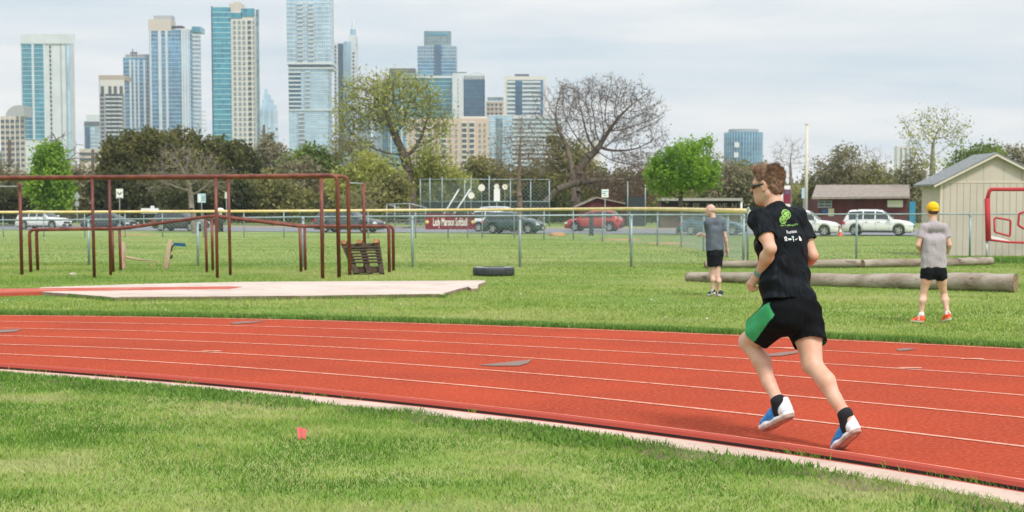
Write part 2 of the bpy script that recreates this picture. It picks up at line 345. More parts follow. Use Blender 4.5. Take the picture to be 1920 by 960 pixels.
def weeds():
    X = []; Y = []
    for x, y, sx, n in [(60, 693, 22, 60), (205, 708, 16, 40), (330, 717, 12, 25), (355, 719, 14, 30), (575, 741, 20, 30), (590, 743, 12, 16), (640, 752, 10, 14), (885, 773, 8, 20), (1510, 856, 25, 110), (1545, 864, 14, 36), (1700, 885, 10, 12), (1820, 909, 30, 90), (1872, 917, 20, 60), (1690, 889, 8, 14)]:
        for _ in range(n):
            p = flat(x + random.gauss(0, sx), 0 + y + random.gauss(0, 1.3)); 
            q = flat(x, y); tx = np.interp(p.x, INX, INY); X.append(p.x); Y.append(tx - .085 / .72 + random.gauss(0, .012))
    X = np.array(X); Y = np.array(Y)
    blades('kerb_weeds', X, Y, .07, .006, mt_near, 'small weeds growing out of the gap beside the kerb', rng.random(len(X)) * .6 + .1, 1.2, z=np.full(len(X), -.05))
weeds()
# ---------------------------------------------------------------- concrete pad with red runway
def plane_pts(poly, z): return [flat(x, y, z) for x, y in poly]
mt_slab = M('slab_concrete', (.60, .50, .45), .9, (.48, .40, .35), .8, (.35, .7), .3, 40, spec=.1, col3=(.36, .30, .25), vs3=1.7, r3=(.58, .76))
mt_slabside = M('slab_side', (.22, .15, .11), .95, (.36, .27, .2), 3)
slab = empty('concrete_pad', 'large pale concrete pad with a broken corner and a red strip painted on it', 'concrete pad')
top = [(70, 546.5), (130, 550.5), (200, 556), (215, 558), (228, 556.5), (370, 556), (600, 554), (822, 551), (830, 552.5), (838, 548), (860, 541.5), (878, 537.5), (884, 541), (896, 540.5), (897, 533), (911, 528), (908, 525.8), (700, 526.8), (450, 528.5), (240, 533), (75, 539)]
ZT = -.185
tp = plane_pts(top, ZT); b = MB(); n = len(tp)
b.add([(p.x, p.y, ZT) for p in tp], [tuple(range(n))], 0)
for i in range(n):
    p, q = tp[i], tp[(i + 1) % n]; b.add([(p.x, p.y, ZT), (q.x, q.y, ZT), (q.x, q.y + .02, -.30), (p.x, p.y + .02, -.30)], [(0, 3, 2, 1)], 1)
b.build('slab', [mt_slab, mt_slabside], slab)
def slab_verge():
    X = []; Y = []
    for i in range(1, 9):
        a, c = tp[i], tp[i + 1]; m = int((c - a).length * 130)
        for _ in range(m):
            q = a.lerp(c, random.random()); X.append(q.x + random.gauss(0, .02)); Y.append(q.y - abs(random.gauss(0, .05)) + .03 * math.sin(q.x * 3) - .02)
    X, Y = np.array(X), np.array(Y); blades('slab_verge_grass', X, Y, .06 + .06 * vnoise(X, Y, 1.5, 61), .008, mt_edge, 'grass creeping over the near edge of the concrete pad', None, .7)
slab_verge()
red = [(-120, 551), (0, 549), (70, 547), (100, 545.6), (300, 543.2), (430, 541.6), (442, 539.6), (455, 537.4), (430, 536.8), (300, 538.2), (100, 539.8), (0, 541.2), (-120, 542.5)]
rp = plane_pts(red, ZT + .004); b = MB(); b.prism([(p.x, p.y) for p in rp], -.29, ZT + .004)
b.build('red_strip', M('runway_red', (.42, .075, .045), .95, (.5, .22, .16), 1.6, (.5, .75)), slab)

# ---------------------------------------------------------------- rusty exercise bars
mt_rust = M('maroon_rust_paint', (.13, .022, .016), .5, (.21, .06, .026), 5, (.45, .65), .25, 30, stretch=(1, 1, .35), col3=(.10, .018, .014), vs3=1.3, r3=(.5, .7))
mt_gsteel = M('galvanised_steel', (.42, .46, .47), .45, (.32, .36, .37), 4, metal=.5)
def on_g(x, Y, dz=0): p = gat(x, Y); p.z += dz; return p
def bend(P, r=.16, n=5):
    out = [P[0]]
    for a, c, e in zip(P, P[1:], P[2:]):
        u = (a - c).normalized(); v = (e - c).normalized(); s, t = c + u * r, c + v * r
        for i in range(n + 1): f = i / n; out.append(s.lerp(c, f).lerp(c.lerp(t, f), f))
    out.append(P[-1]); return out
YN, YF = 36.0, 37.4
ob = empty('overhead_bars', 'tall rusty maroon pipe frame of two long overhead rails on posts', 'exercise bars', loc=tuple(gat(400, YN)))
def rel(o, mbs): pass
def place(o, par):  # keep world position under an Empty that only carries a location/rotation
    o.matrix_parent_inverse = par.matrix_basis.inverted(); return o
def rail(name, pts, rad, par, mat=mt_rust, n=10):
    b = MB(); b.tube(pts, rad, n); return place(b.build(name, mat, par, True), par)
def post(x, ybase, xt, yt, Y, rad, par, mat=mt_rust, name='post'):
    a = pt(x, ybase, Y); a.z = gzf(a.x, Y) - .03; t = pt(xt, yt, Y); b = MB(); b.tube([a, t], rad, 10)
    return place(b.build(name, mat, par, True), par)
rail('rail', bend([pt(-260, 334.5, YN), pt(0, 333, YN), pt(400, 331, YN), pt(632, 328.5, YN), Vector((pt(636, 525, YN).x, YN, gzf(0, YN) - .05))]), .047, ob)
rail('rail', bend([pt(-260, 336, YF), pt(0, 335, YF), pt(400, 333, YF), pt(652, 330.5, YF), Vector((pt(656, 515, YF).x, YF, gzf(0, YF) - .05))]), .047, ob)
for x0, x1, y in [(172.5, 177, 334), (404.5, 407.5, 332.5), (-60, -55, 335)]: post(x1, 522, x0, y, YN, .037, ob)
for x0, x1, y in [(205, 207.5, 336), (428, 432, 334), (-30, -27, 337)]: post(x1, 517, x0, y, YF, .037, ob)
post(605, 525, 602.5, 334.5, YN - .3, .044, ob)
cb = empty('chin_up_bar', 'rusty chin-up post with a thin bar at the right end of the tall frame', 'chin-up bar', loc=tuple(gat(684, 38.8)))
post(684.5, 510, 681.5, 342, 38.6, .042, cb); rail('bar', [pt(655, 343, 37.5), pt(681, 344.5, 38.6)], .018, cb, mt_gsteel)
cb = empty('chin_up_bar', 'rusty chin-up post with a thin bar at the left edge below the tall frame', 'chin-up bar', loc=tuple(gat(40, 38)))
post(41, 515, 37, 343, 37.6, .042, cb); rail('bar', [pt(-190, 348, 37.6), pt(36, 350, 37.6)], .018, cb, mt_gsteel)
pb = empty('parallel_bars', 'low rusty maroon parallel bars rising to a peak in the middle', 'exercise bars', loc=tuple(gat(400, 39)))
for dx, Y, xr, xb in [(0, 39.0, 55, 730), (13, 40.0, 68, 738)]:
    base = lambda x: Vector((pt(x, 510, Y).x, Y, gzf(0, Y) - .05)); dy = -.6 if dx else 0
    rail('rail', bend([base(xr + 3), pt(xr, 431 + dy, Y), pt(228, 428.5 + dy, Y), pt(398 + dx * .6, 405 + dy, Y), pt(562 + dx, 424.5 + dy, Y), pt(xb - 1, 424.5 + dy, Y), base(xb)], .12), .042, pb)
for x0, x1, y, Y in [(210, 212.5, 430, 39), (224, 226.5, 430, 40), (385, 388, 408, 39), (397, 399, 407, 40), (562, 564.5, 426, 39), (571, 573, 425, 40)]: post(x1, 510, x0, y, Y, .036, pb)

# ---------------------------------------------------------------- pallet, tyre, logs, posts, small things
mt_pal = M('dark_old_wood', (.035, .024, .014), .9, (.07, .045, .025), 8, bump=.3); mt_palb = M('orange_wood', (.38, .17, .07), .85, (.25, .1, .045), 7)
def pallet():
    Y = 38.0; g = gat(690, Y); r = empty('pallet', 'dark wooden pallet leaning against the posts of the rusty frame', 'pallet', loc=tuple(g))
    A, B, C_, D = pt(664, 512, 37.7), pt(721, 511, 37.7), pt(712, 453, 38.25), pt(639, 455.5, 38.25)   # bl br tr tl
    for p in (A, B): p.z = g.z + .0
    uv = lambda u, v: A.lerp(B, u).lerp(D.lerp(C_, u), v); nrm = (B - A).cross(D - A).normalized()
    def board(u0, u1, v0, v1, off, th, name, mt):
        b = MB(); V = [uv(u0, v0), uv(u1, v0), uv(u1, v1), uv(u0, v1)]; V = [v + nrm * off for v in V] + [v + nrm * (off + th) for v in V]
        b.add(V, [(3, 2, 1, 0), (4, 5, 6, 7), (0, 1, 5, 4), (1, 2, 6, 5), (2, 3, 7, 6), (3, 0, 4, 7)]); return place(b.build(name, mt, r), r)
    for u0, u1 in ((0, .18), (.43, .6), (.84, 1)): board(u0, u1, 0, 1, -.06, .12, 'stringer', mt_pal)
    board(.18, .43, .0, .02, 0, .02, 'deck_board', mt_pal)
    board(.1, .9, .1, .27, -.07, .03, 'deck_board', mt_pal); board(.05, .97, .84, .995, -.075, .03, 'deck_board', mt_pal)
    for i in range(6): v = .30 + i * .092; board(.05, .95, v, v + .045, .07, .025, 'deck_board', mt_pal)
    for u0, u1 in ((.0, .12), (.4, .53), (.84, .97)): board(u0, u1, .90, 1.01, -.1, .2, 'end_block', mt_palb)
pallet()
def tyre():
    g = gat(925.5, 37.2); r = empty('tractor_tyre', 'wide black tractor tyre lying flat on the grass in front of the fence', 'tyre', loc=tuple(g)); W = .505; H = .20
    b = MB(); b.lathe([(W * .62, .0), (W * .9, .0), (W * .985, .02), (W, .06), (W, H - .05), (W * .975, H - .012), (W * .92, H), (W * .62, H + .004), (W * .58, H - .02), (W * .6, .06), (W * .62, .0)], n=64)
    b.build('tyre_carcass', M('tyre_rubber', (.018, .022, .028), .6, (.035, .04, .045), 9), r, True)
    b = MB(); b.lathe([(W * .93, H + .003), (W * .62, H + .008)], n=64); b.build('dusty_side_wall', M('dusty_rubber', (.22, .24, .25), .85, (.34, .36, .36), 6), r, True)
tyre()
mt_log = M('grey_log', (.22, .17, .13), .95, (.38, .33, .28), 2.2, (.35, .65), .8, 12, stretch=(.35, 1.6, 1.6), col3=(.12, .085, .06), vs3=3.2, r3=(.57, .66), bdist=.02); mt_cut = M('cut_wood_end', (.16, .1, .06), .9, (.3, .2, .12), 10)
def log(x0, y0, r0, x1, y1, r1, label):
    a = gp(x0, y0); c = gp(x1, y1); a.z += r0 * .92; c.z += r1 * .92; root = empty('log', label, 'log', 'logs lying in front of the fence', tuple(a.lerp(c, .5) - Vector((0, 0, (r0 + r1) / 2))))
    n = 40; P = []; rr = []
    for i in range(n + 1):
        f = i / n; p = a.lerp(c, f); p.z += .012 * math.sin(f * 9) ; p.y += .02 * math.sin(f * 5 + 1); P.append(p); rr.append((r0 + (r1 - r0) * f) * (1 + .05 * math.sin(f * 31) + .03 * math.sin(f * 77)))
    b = MB(); b.tube(P, rr, 16, caps=False); place(b.build('bark', mt_log, root, True), root)
    for P_, r_, s in ((P[0], rr[0], -1), (P[-1], rr[-1], 1)):
        d = (c - a).normalized() * s; b = MB(); b.tube([P_ - d * .05, P_ + d * .012], [r_ * .97, r_ * .95], 16); place(b.build('cut_end', mt_cut, root), root)
log(1289, 528, .105, 1903, 548, .19, 'long front log, nearest the two walking men, tapering to its left end')
log(1322, 503, .095, 1612, 501.5, .115, 'rear log behind the front log, starting right of the bald man')
log(1618, 502, .11, 1858, 497, .115, 'rear log lying below the shed wall, behind the man in the yellow cap')
mt_w = M('weathered_post', (.42, .28, .18), .9, (.55, .42, .3), 4, stretch=(1, 1, .3), bump=.4)
r = empty('wooden_post', 'short upright weathered post with a plank hanging from it', 'post', 'old wooden posts by the fence', tuple(gat(230, 41)))
b = MB(); b.box(pt(230.5, 480, 41) , (.13, .12, .75)); place(b.build('post', mt_w, r), r)
b = MB(); b.tube([pt(236, 482, 40.9), pt(262, 487, 40.8), pt(278, 488, 40.6), pt(300, 492, 40.5)], [.035, .03, .015, .012], 6); b.tube([pt(278, 488, 40.7), pt(282, 495, 40.7), pt(290, 505, 40.7)], .012, 5); place(b.build('loose_plank', mt_w, r), r)
r = empty('wooden_post', 'leaning weathered post with a blue arm bolted to its top', 'post', 'old wooden posts by the fence', tuple(gat(310, 41)))
b = MB(); a, c = pt(310, 507, 41), pt(320, 450, 41); d = (c - a).normalized(); b.tube([a, c], [.085, .075], 4); place(b.build('post', mt_w, r), r)
b = MB(); b.box(pt(337, 458.5, 40.9), (.3, .05, .085), Matrix.Rotation(R(5), 3, 'Y')); place(b.build('blue_arm', M('blue_paint', (.01, .09, .2), .5), r), r)
b = MB(); b.tube([pt(329, 456, 40.9), pt(323, 462, 40.9), pt(321, 471, 40.9)], .022, 6); b.tube([pt(319, 484, 40.85), pt(322, 482, 40.85), pt(322, 478, 40.85)], .025, 6); place(b.build('black_bracket', M('black_iron', (.012, .012, .012), .5), r), r)
def blob(name, c, s, mat, parent=None, seed=0, n=10, amp=.25):
    b = MB(); prof = []; V = []; Fs = []
    for i in range(n + 1):
        th = math.pi * i / n
        for k in range(2 * n):
            ph = math.pi * k / n; v = Vector((math.sin(th) * math.cos(ph), math.sin(th) * math.sin(ph), math.cos(th)))
            v *= 1 + amp * noise.noise(v * 1.6 + Vector((seed, 0, 0))); V.append(Vector(c) + Vector((v.x * s[0], v.y * s[1], v.z * s[2])))
    for i in range(n):
        for k in range(2 * n): a = i * 2 * n + k; q = i * 2 * n + (k + 1) % (2 * n); Fs.append((a, a + 2 * n, q + 2 * n, q))
    b.add(V, Fs); return b.build(name, mat, parent, True)
p = gp(137, 516); tag(blob('rock', p + Vector((0, 0, .02)), (.09, .07, .045), M('pale_rock', (.6, .55, .45), .9, (.4, .38, .3), 9)), 'small pale rock on the grass under the left rusty frame', 'rock')
for i, (x, y, lab) in enumerate([(1046, 442, 'small heap of orange earth beside the dark post at the road'), (1255, 457, 'long orange earth patch beside the fence bend'), (255, 440, 'orange earth patch beyond the fence, left of the leaning post'), (1165, 450, 'faint orange earth patch just behind the middle of the fence')]):
    q = gp(x, y); tag(blob('earth_mound', q, ((.55, .5, .22) if i == 0 else (1.3, .9, .05)), M('orange_earth', (.5, .2, .06), .95, (.4, .25, .12), 4), seed=i), lab, 'earth mound')
# marker flag in the near lawn
fz = pt(556, 801, 9.75); r = empty('marker_flag', 'small pink utility marker flag standing in the near lawn', 'flag', loc=(fz.x, 9.75, 0))
b = MB(); A = [pt(556, 800, 9.75), pt(575.5, 804.5, 9.76), pt(573, 825, 9.765), pt(560, 825.5, 9.755)]; V = []
nx = 6
for i in range(nx + 1):
    u = i / nx; t_, u_ = A[0].lerp(A[1], u), A[3].lerp(A[2], u); w = Vector((0, .004 * math.sin(u * 7), 0)); V += [t_ + w, u_ + w]
b.add(V, [(2 * i, 2 * i + 1, 2 * i + 3, 2 * i + 2) for i in range(nx)]); mf = M('fluorescent_pink', (1.0, .25, .26), .5, trans=.25)
o = place(b.build('flag_sheet', mf, r), r); md = o.modifiers.new('s', 'SOLIDIFY'); md.thickness = .0008
b = MB(); b.tube([A[0] + Vector((0, 0, .003)), Vector((A[0].x + .012, 9.75, -.02))], .0012, 5); place(b.build('wire_stake', mt_gsteel, r), r)
p = gp(1216, 855 + 0); 

# ---------------------------------------------------------------- chain-link fences
mt_wire = M('chain_wire', (.33, .40, .42), .5, metal=.3); mt_pipe = M('fence_pipe', (.30, .37, .39), .45, (.22, .29, .3), 3, metal=.3)
mt_yel = M('yellow_fence_cap', (.72, .53, .20), .6, (.80, .68, .42), 1.2, (.4, .65))
def mesh_panel(P, hfun, step, rad, name, par, mat=mt_wire, sag=0):
    """diamond mesh following a base polyline P: two families of slanted wires, real round-ish wires"""
    L = [0]
    for a, c in zip(P, P[1:]): L.append(L[-1] + math.hypot(c.x - a.x, c.y - a.y))
    T = L[-1]; V = []; Fs = []
    def at(s):
        s = min(max(s, 0), T)
        i = max(0, min(len(P) - 2, int(np.searchsorted(L, s)) - 1)); f = (s - L[i]) / (L[i + 1] - L[i]); return P[i].lerp(P[i + 1], f)
    for sgn in (1, -1):
        s = -hfun(0)
        while s < T + hfun(T):
            h = hfun(min(max(s, 0), T)); segs = 3 if len(P) > 2 else 1; pts = []
            s0, s1 = (s, s + h) if sgn > 0 else (s + h, s)
            f0, f1 = 0.0, 1.0   # clip to [0,T]
            ds = s1 - s0
            lo, hi = sorted(((0 - s0) / ds, (T - s0) / ds)); f0 = max(0, lo); f1 = min(1, hi)
            if f1 > f0 + .01:
                for q in range(segs + 1):
                    f = f0 + (f1 - f0) * q / segs; p = at(s0 + ds * f); pts.append(Vector((p.x, p.y + sgn * .003, p.z + .03 + (h - .05) * f)))
                o = len(V)
                for p in pts: V += [(p.x - rad, p.y, p.z), (p.x + rad, p.y, p.z), (p.x, p.y + rad * 1.5, p.z)]
                for q in range(segs):
                    a = o + q * 3
                    for k in range(3): Fs.append((a + k, a + (k + 1) % 3, a + 3 + (k + 1) % 3, a + 3 + k))
            s += step
    return place(np_mesh(name, np.array(V), np.array(Fs), mat, par), par)
def fence(label, P, posts, Hs, step, rad, rail_r, rail_mat, post_r, grp=None, extra_rail=True, bottom=True, mid=None):
    r = empty('chain_link_fence', label, 'fence', grp, tuple(P[0]))
    sl = [0]
    for a, c in zip(P, P[1:]): sl.append(sl[-1] + math.hypot(c.x - a.x, c.y - a.y))
    px_ = [p.x for p in P]; top = [p + Vector((0, 0, h_)) for p, h_ in zip(P, Hs)]
    b = MB(); b.tube(top, rail_r, 8); place(b.build('top_rail', rail_mat, r, True), r)
    for q in posts:
        H = float(np.interp(q.x, px_, Hs)) - rail_r * .5
        b = MB(); b.tube([q - Vector((0, 0, .1)), q + Vector((0, 0, H - .01))], post_r, 8); b.lathe([(post_r * 1.25, H - .06), (post_r * 1.25, H - .0), (post_r * .6, H + .03)], (q.x, q.y, q.z), 8)
        place(b.build('post', mt_pipe, r, True), r)
    mesh_panel(P, lambda s: float(np.interp(s, sl, Hs)) - .03, step, rad, 'chain_mesh', r)
    return r
def base(x, Y): return gat(x, Y)
xs = [(-250, 44.5), (-42, 44), (165, 43.3), (370, 42.6), (568, 42), (773, 42), (975, 42), (1184, 42.2), (1395, 45.2)]
Pn = [base(x, Y) for x, Y in xs]
def hts(P, C, ys): return [pt(x, y, Y).z - p.z for p, (x, Y), y in zip(P, C, ys)]
fence('nearest grey chain-link fence running behind the rusty bars', Pn, Pn, hts(Pn, xs, [414, 413, 412, 409.5, 407, 405.5, 404.5, 403, 402.5]), .125, .0022, .024, mt_pipe, .036)
xs = [(1402, 45.4), (1607, 48.6), (1820, 50.3), (2040, 52)]
Pn = [base(x, Y) for x, Y in xs]
fence('grey chain-link fence running from the yellow rail end to the shed', Pn, Pn[1:], hts(Pn, xs, [402.5, 401.5, 401.5, 402]), .125, .0022, .024, mt_pipe, .036)
ctrl = [(-380, 97), (5, 94.5), (500, 93), (964, 90), (1090, 84), (1181, 76), (1233, 71), (1278, 66), (1320, 58), (1365, 50), (1403, 45.3)]
Pf = [base(x, Y) for x, Y in ctrl]
Pp = [base(x, 94.6) for x in (-150, -72, 5, 81, 158, 234, 304)] + [base(x, 93.5) for x in (381, 457)] + [base(x, 92.5) for x in (532, 607)] + [base(x, 91.5) for x in (690, 779)] + [base(840, 91), base(877, 90.8), base(904, 90.6), base(964, 90), base(1020, 87.5), base(1075, 85), base(1130, 80.5)] + [base(*c) for c in ctrl[5:]]
fence('long outfield fence with a thick yellow top rail along the road', Pf, Pp, hts(Pf, ctrl, [400, 398, 396, 393, 392, 391.6, 391.8, 392.6, 393.8, 395, 396]), .22, .0035, .078, mt_yel, .034)
g2 = [p + Vector((0, -.9, 0)) for p in Pf]

# ---------------------------------------------------------------- shed with throwing net and bench
mt_shed = M('beige_siding', (.53, .47, .41), .8, (.46, .41, .355), .7, (.4, .7)); mt_groove = M('siding_groove', (.30, .24, .18), .9); mt_roofg = M('grey_shingle', (.17, .185, .195), .9, (.25, .265, .27), 9, (.4, .6)); mt_trim = M('beige_trim', (.62, .55, .46), .8)
def shed():
    Y1, Y2 = 52.0, 54.4; xl = pt(1762, 480, Y1).x; xr = xl + 3.6; zb = gzf(xl, Y1) - .05; ze = pt(1762, 341, Y1).z; zp = pt(1862, 290, Y1).z; xc = (xl + xr) / 2
    r = empty('shed', 'beige garden shed with grooved siding and a grey gable roof', 'shed', loc=(xc, (Y1 + Y2) / 2, zb))
    b = MB(); b.bb(xl, xr, Y1, Y2, zb, ze); b.add([(xl, Y1, ze), (xr, Y1, ze), (xc, Y1, zp), (xl, Y2, ze), (xr, Y2, ze), (xc, Y2, zp)], [(0, 1, 2), (5, 4, 3), (0, 2, 5, 3), (2, 1, 4, 5)])
    place(b.build('wall', mt_shed, r), r)
    b = MB(); x = xl + .1; i = 0
    while x < xr - .05:
        b.bb(x - .008, x + .008, Y1 - .003, Y1 + .02, zb, ze - .04); 
        x += .222
    for x in (xl + .85, xl + 1.42, xc + .3, xr - .9): b.bb(x - .006, x + .006, Y1 - .0025, Y1 + .02, ze + .02, ze + (zp - ze) * (1 - abs(x - xc) / (xc - xl)) - .03)
    for y in np.arange(Y1 + .3, Y2, .222): b.bb(xl - .003, xl + .02, y - .006, y + .006, zb, ze - .02)
    place(b.build('siding_grooves', mt_groove, r), r)
    b = MB(); b.bb(xl - .02, xr + .02, Y1 - .015, Y1 + .01, ze - .03, ze + .01); b.bb(xl - .02, xl + .04, Y1 - .02, Y1 + .02, zb, ze); place(b.build('trim', mt_trim, r), r)
    sl = (zp - ze) / (xc - xl); o = .28
    for s in (-1, 1):
        b = MB(); xe = xc + s * (xc - xl + o); z_e = ze - sl * o; th = .05
        V = [(xc, Y1 - .18, zp + .02), (xe, Y1 - .18, z_e + .02), (xe, Y2 + .1, z_e + .02), (xc, Y2 + .1, zp + .02)]; V2 = [(a, b_, c + th) for a, b_, c in V]
        b.add(V + V2, [(0, 1, 2, 3), (4, 7, 6, 5), (0, 4, 5, 1), (1, 5, 6, 2), (2, 6, 7, 3), (3, 7, 4, 0)]); place(b.build('roof', mt_roofg, r), r)
        b = MB(); V = [(xc, Y1 - .2, zp - .05), (xe, Y1 - .2, z_e - .05), (xe, Y1 - .2, z_e + .015), (xc, Y1 - .2, zp + .015)]; V2 = [(a, b_ + .02, c) for a, b_, c in V]
        b.add(V + V2, [(0, 1, 2, 3), (4, 7, 6, 5), (0, 4, 5, 1), (1, 5, 6, 2), (2, 6, 7, 3), (3, 7, 4, 0)]); place(b.build('barge_board', mt_trim, r), r)
shed()
mt_net = M('red_pad', (.42, .022, .03), .7); mt_white = M('white_paint', (.75, .75, .73), .6)
def net():
    Y = 47.2; r = empty('pitching_target', 'square red framed pitching net with red strike pockets beside the shed wall', 'net frame', loc=tuple(gat(1900, Y)))
    A = lambda x, y: pt(x, y, Y); rad = .055
    rail('frame', bend([A(1851, 372), A(1853, 452)], .02), .085, r, mt_net)
    rail('frame', bend([A(1849, 380), A(1856, 355), A(1975, 355)], .08), .058, r, mt_net); rail('frame', [A(1850, 449), A(1890, 454), A(1980, 457)], .035, r, mt_net)
    rail('frame', [A(1978, 354), A(1981, 458)], .06, r, mt_net)
    rail('pocket_border', bend([A(1864, 413), A(1866, 408), A(1895, 413), A(1894, 443), A(1865, 435), A(1864, 410)], .05), .03, r, mt_net)
    rail('pocket_border', bend([A(1920, 398), A(1911, 400), A(1909, 422), A(1918, 428), A(1945, 430), A(1945, 400), A(1920, 398)], .05), .035, r, mt_net)
    b = MB(); b.add([A(1855, 441), A(1880, 447), A(1897, 453), A(1853, 449)], [(3, 2, 1, 0)]); o = place(b.build('white_flap', mt_white, r), r); m = o.modifiers.new('s', 'SOLIDIFY'); m.thickness = .01
    for x in (1850.5, 1980): rail('leg', [A(x, 452), Vector((A(x, 452).x, Y, gzf(A(x, 452).x, Y) - .03))], .03, r, mt_gsteel)
net()
def bench():
    Y = 46.4; r = empty('bleacher_bench', 'white metal bench standing in front of the shed at the right edge', 'bench', loc=tuple(gat(1900, Y)))
    a = pt(1847, 484.5, Y); c = pt(1990, 484.5, Y); b = MB(); b.bb(a.x, c.x, Y + .1, Y + .35, a.z - .04, a.z); place(b.build('seat', mt_white, r), r)
    b = MB(); b.bb(a.x + .03, c.x, Y - .25, Y - .1, a.z - .16, a.z - .13); place(b.build('foot_plank', mt_white, r), r)
    for x in (a.x + .12, c.x - .2): b = MB(); b.tube([(x, Y + .2, a.z - .04), (x, Y - .2, gzf(x, Y))], .02, 6); b.tube([(x, Y + .2, a.z - .04), (x, Y + .5, gzf(x, Y))], .02, 6); place(b.build('leg', mt_gsteel, r), r)
bench()
# longer grass at the foot of the shed
n = 9000; X = rng.uniform(13.0, 17.8, n); Yb = rng.normal(45.0, .35, n); k = X > 12.7
blades('shed_verge_grass', X[k], Yb[k], .16, .02, mt_edge, 'rank green grass growing behind the rear log', None, .8)
def flecks():
    r = np.random.default_rng(8); V = []; Fs = []
    for i in range(90):
        Y = 16 + 26 * r.random(); X = r.uniform(-1, 1) * .34 * Y
        if Y < np.interp(X, OUTX, OUTY) + .6: continue
        z = gzf(X, Y) + .03; s = r.uniform(.01, .03); a = r.uniform(0, 6.3); o = len(V)
        for k in range(5): q = a + k * 1.257; V.append((X + s * math.cos(q), Y + s * math.sin(q) * 1.3, z + s * .5 * math.sin(q * 2 + i)))
        Fs.append([o, o + 1, o + 2]); Fs.append([o, o + 2, o + 3]); Fs.append([o, o + 3, o + 4])
    tag(np_mesh('litter_flecks', np.array(V), np.array(Fs), M('pale_fleck', (.6, .52, .42), .9, (.3, .2, .12), 3)), 'tiny pale dry leaves scattered over the field', None, None, 'stuff')
flecks()
# ---------------------------------------------------------------- road beyond the far fence
def sheet(name, label, poly, dz, mat, x0=-3000, x1=3000, step=4):
    """poly: list of (x, Ynear, Yfar) stations"""
    b = MB(); V = []
    for x, a, c in poly: V += [(x, a, gzf(x, a) + dz), (x, c, gzf(x, c) + dz)]
    b.add(V, [(2 * i, 2 * i + 2, 2 * i + 3, 2 * i + 1) for i in range(len(poly) - 1)])
    return tag(b.build(name, mat), label, None, None, 'structure')
def roadY(X): return 106.0 - .33 * X            # near edge of the road
st = [(x, roadY(x), roadY(x) + 17) for x in range(-120, 141, 10)]
sheet('road', 'grey asphalt road running behind the fences', st, .03, M('asphalt', (.17, .18, .21), .85, (.21, .22, .245), 1.5))
b = MB()
for i in range(len(st) - 1):
    (xa, ya, za), (xb, yb, zb) = st[i], st[i + 1]; z = gzf(xa, za); 
    b.add([(xa, za, z + .03), (xb, zb, z + .03), (xb, zb, z + .16), (xa, za, z + .16), (xa, za + .35, z + .16), (xb, zb + .35, z + .16)], [(0, 1, 2, 3), (3, 2, 5, 4)])
tag(b.build('road_kerb', M('tan_kerb', (.50, .42, .32), .85)), 'pale tan kerb on the far side of the road', None, None, 'structure')
sheet('footpath', 'pale path beyond the road', [(x, y + 2.2, y + 4.2) for x, _, y in st], .035, M('path_tan', (.46, .40, .32), .9, (.38, .36, .24), .4))
b = MB(); 
for i in range(len(st) - 1):
    (xa, ya, za), (xb, yb, zb) = st[i], st[i + 1]; b.add([(xa, ya + .25, gzf(xa, ya) + .034), (xb, yb + .25, gzf(xb, yb) + .034), (xb, yb + .4, gzf(xb, yb) + .034), (xa, ya + .4, gzf(xa, ya) + .034)], [(0, 1, 2, 3)])
tag(b.build('road_edge_line', M('road_paint', (.6, .6, .58), .8)), 'pale painted line along the near edge of the road', None, None, 'structure')

# ---------------------------------------------------------------- cars
mt_glassc = M('car_glass', (.02, .03, .035), .06, spec=.8); mt_rub = M('black_rubber', (.012, .012, .013), .7); mt_trimc = M('black_plastic', (.018, .018, .02), .5)
mt_rim = M('alloy', (.5, .51, .52), .3, metal=.8); mt_lamp = M('clear_lamp', (.75, .78, .8), .1, spec=.9); mt_tail = M('red_lamp', (.5, .01, .01), .2); mt_chrome = M('chrome', (.7, .7, .7), .15, metal=1)
STY = {  # x stations fraction of length (0 rear .. 1 front): deck height profile and cabin
 'suv':   dict(L=4.7, W=1.86, H=1.70, wr=.36, deck=[(0, .70), (.02, 1.0), (.3, 1.04), (.66, 1.06), (.80, 1.02), (.93, .92), (.985, .78), (1, .55)], cab=[(.015, .0), (.10, .93), (.25, 1.0), (.50, .98), (.57, .90), (.73, .0)], pil=[.09, .30, .47, .66], wx=(.19, .80)),
 'hatch': dict(L=4.1, W=1.76, H=1.52, wr=.33, deck=[(0, .68), (.02, .92), (.3, .98), (.64, .98), (.80, .92), (.93, .82), (.985, .7), (1, .5)], cab=[(.02, .0), (.13, .9), (.28, 1.0), (.46, .99), (.56, .88), (.77, .0)], pil=[.12, .30, .48, .70], wx=(.18, .80)),
 'sedan': dict(L=4.75, W=1.82, H=1.45, wr=.33, deck=[(0, .65), (.02, .93), (.16, 1.0), (.66, .96), (.82, .88), (.94, .76), (.985, .64), (1, .45)], cab=[(.10, .0), (.27, .88), (.38, 1.0), (.50, 1.0), (.58, .9), (.76, .0)], pil=[.24, .42, .56, .70], wx=(.20, .81)),
}
def interp(P, x):
    return float(np.interp(x, [p[0] for p in P], [p[1] for p in P]))
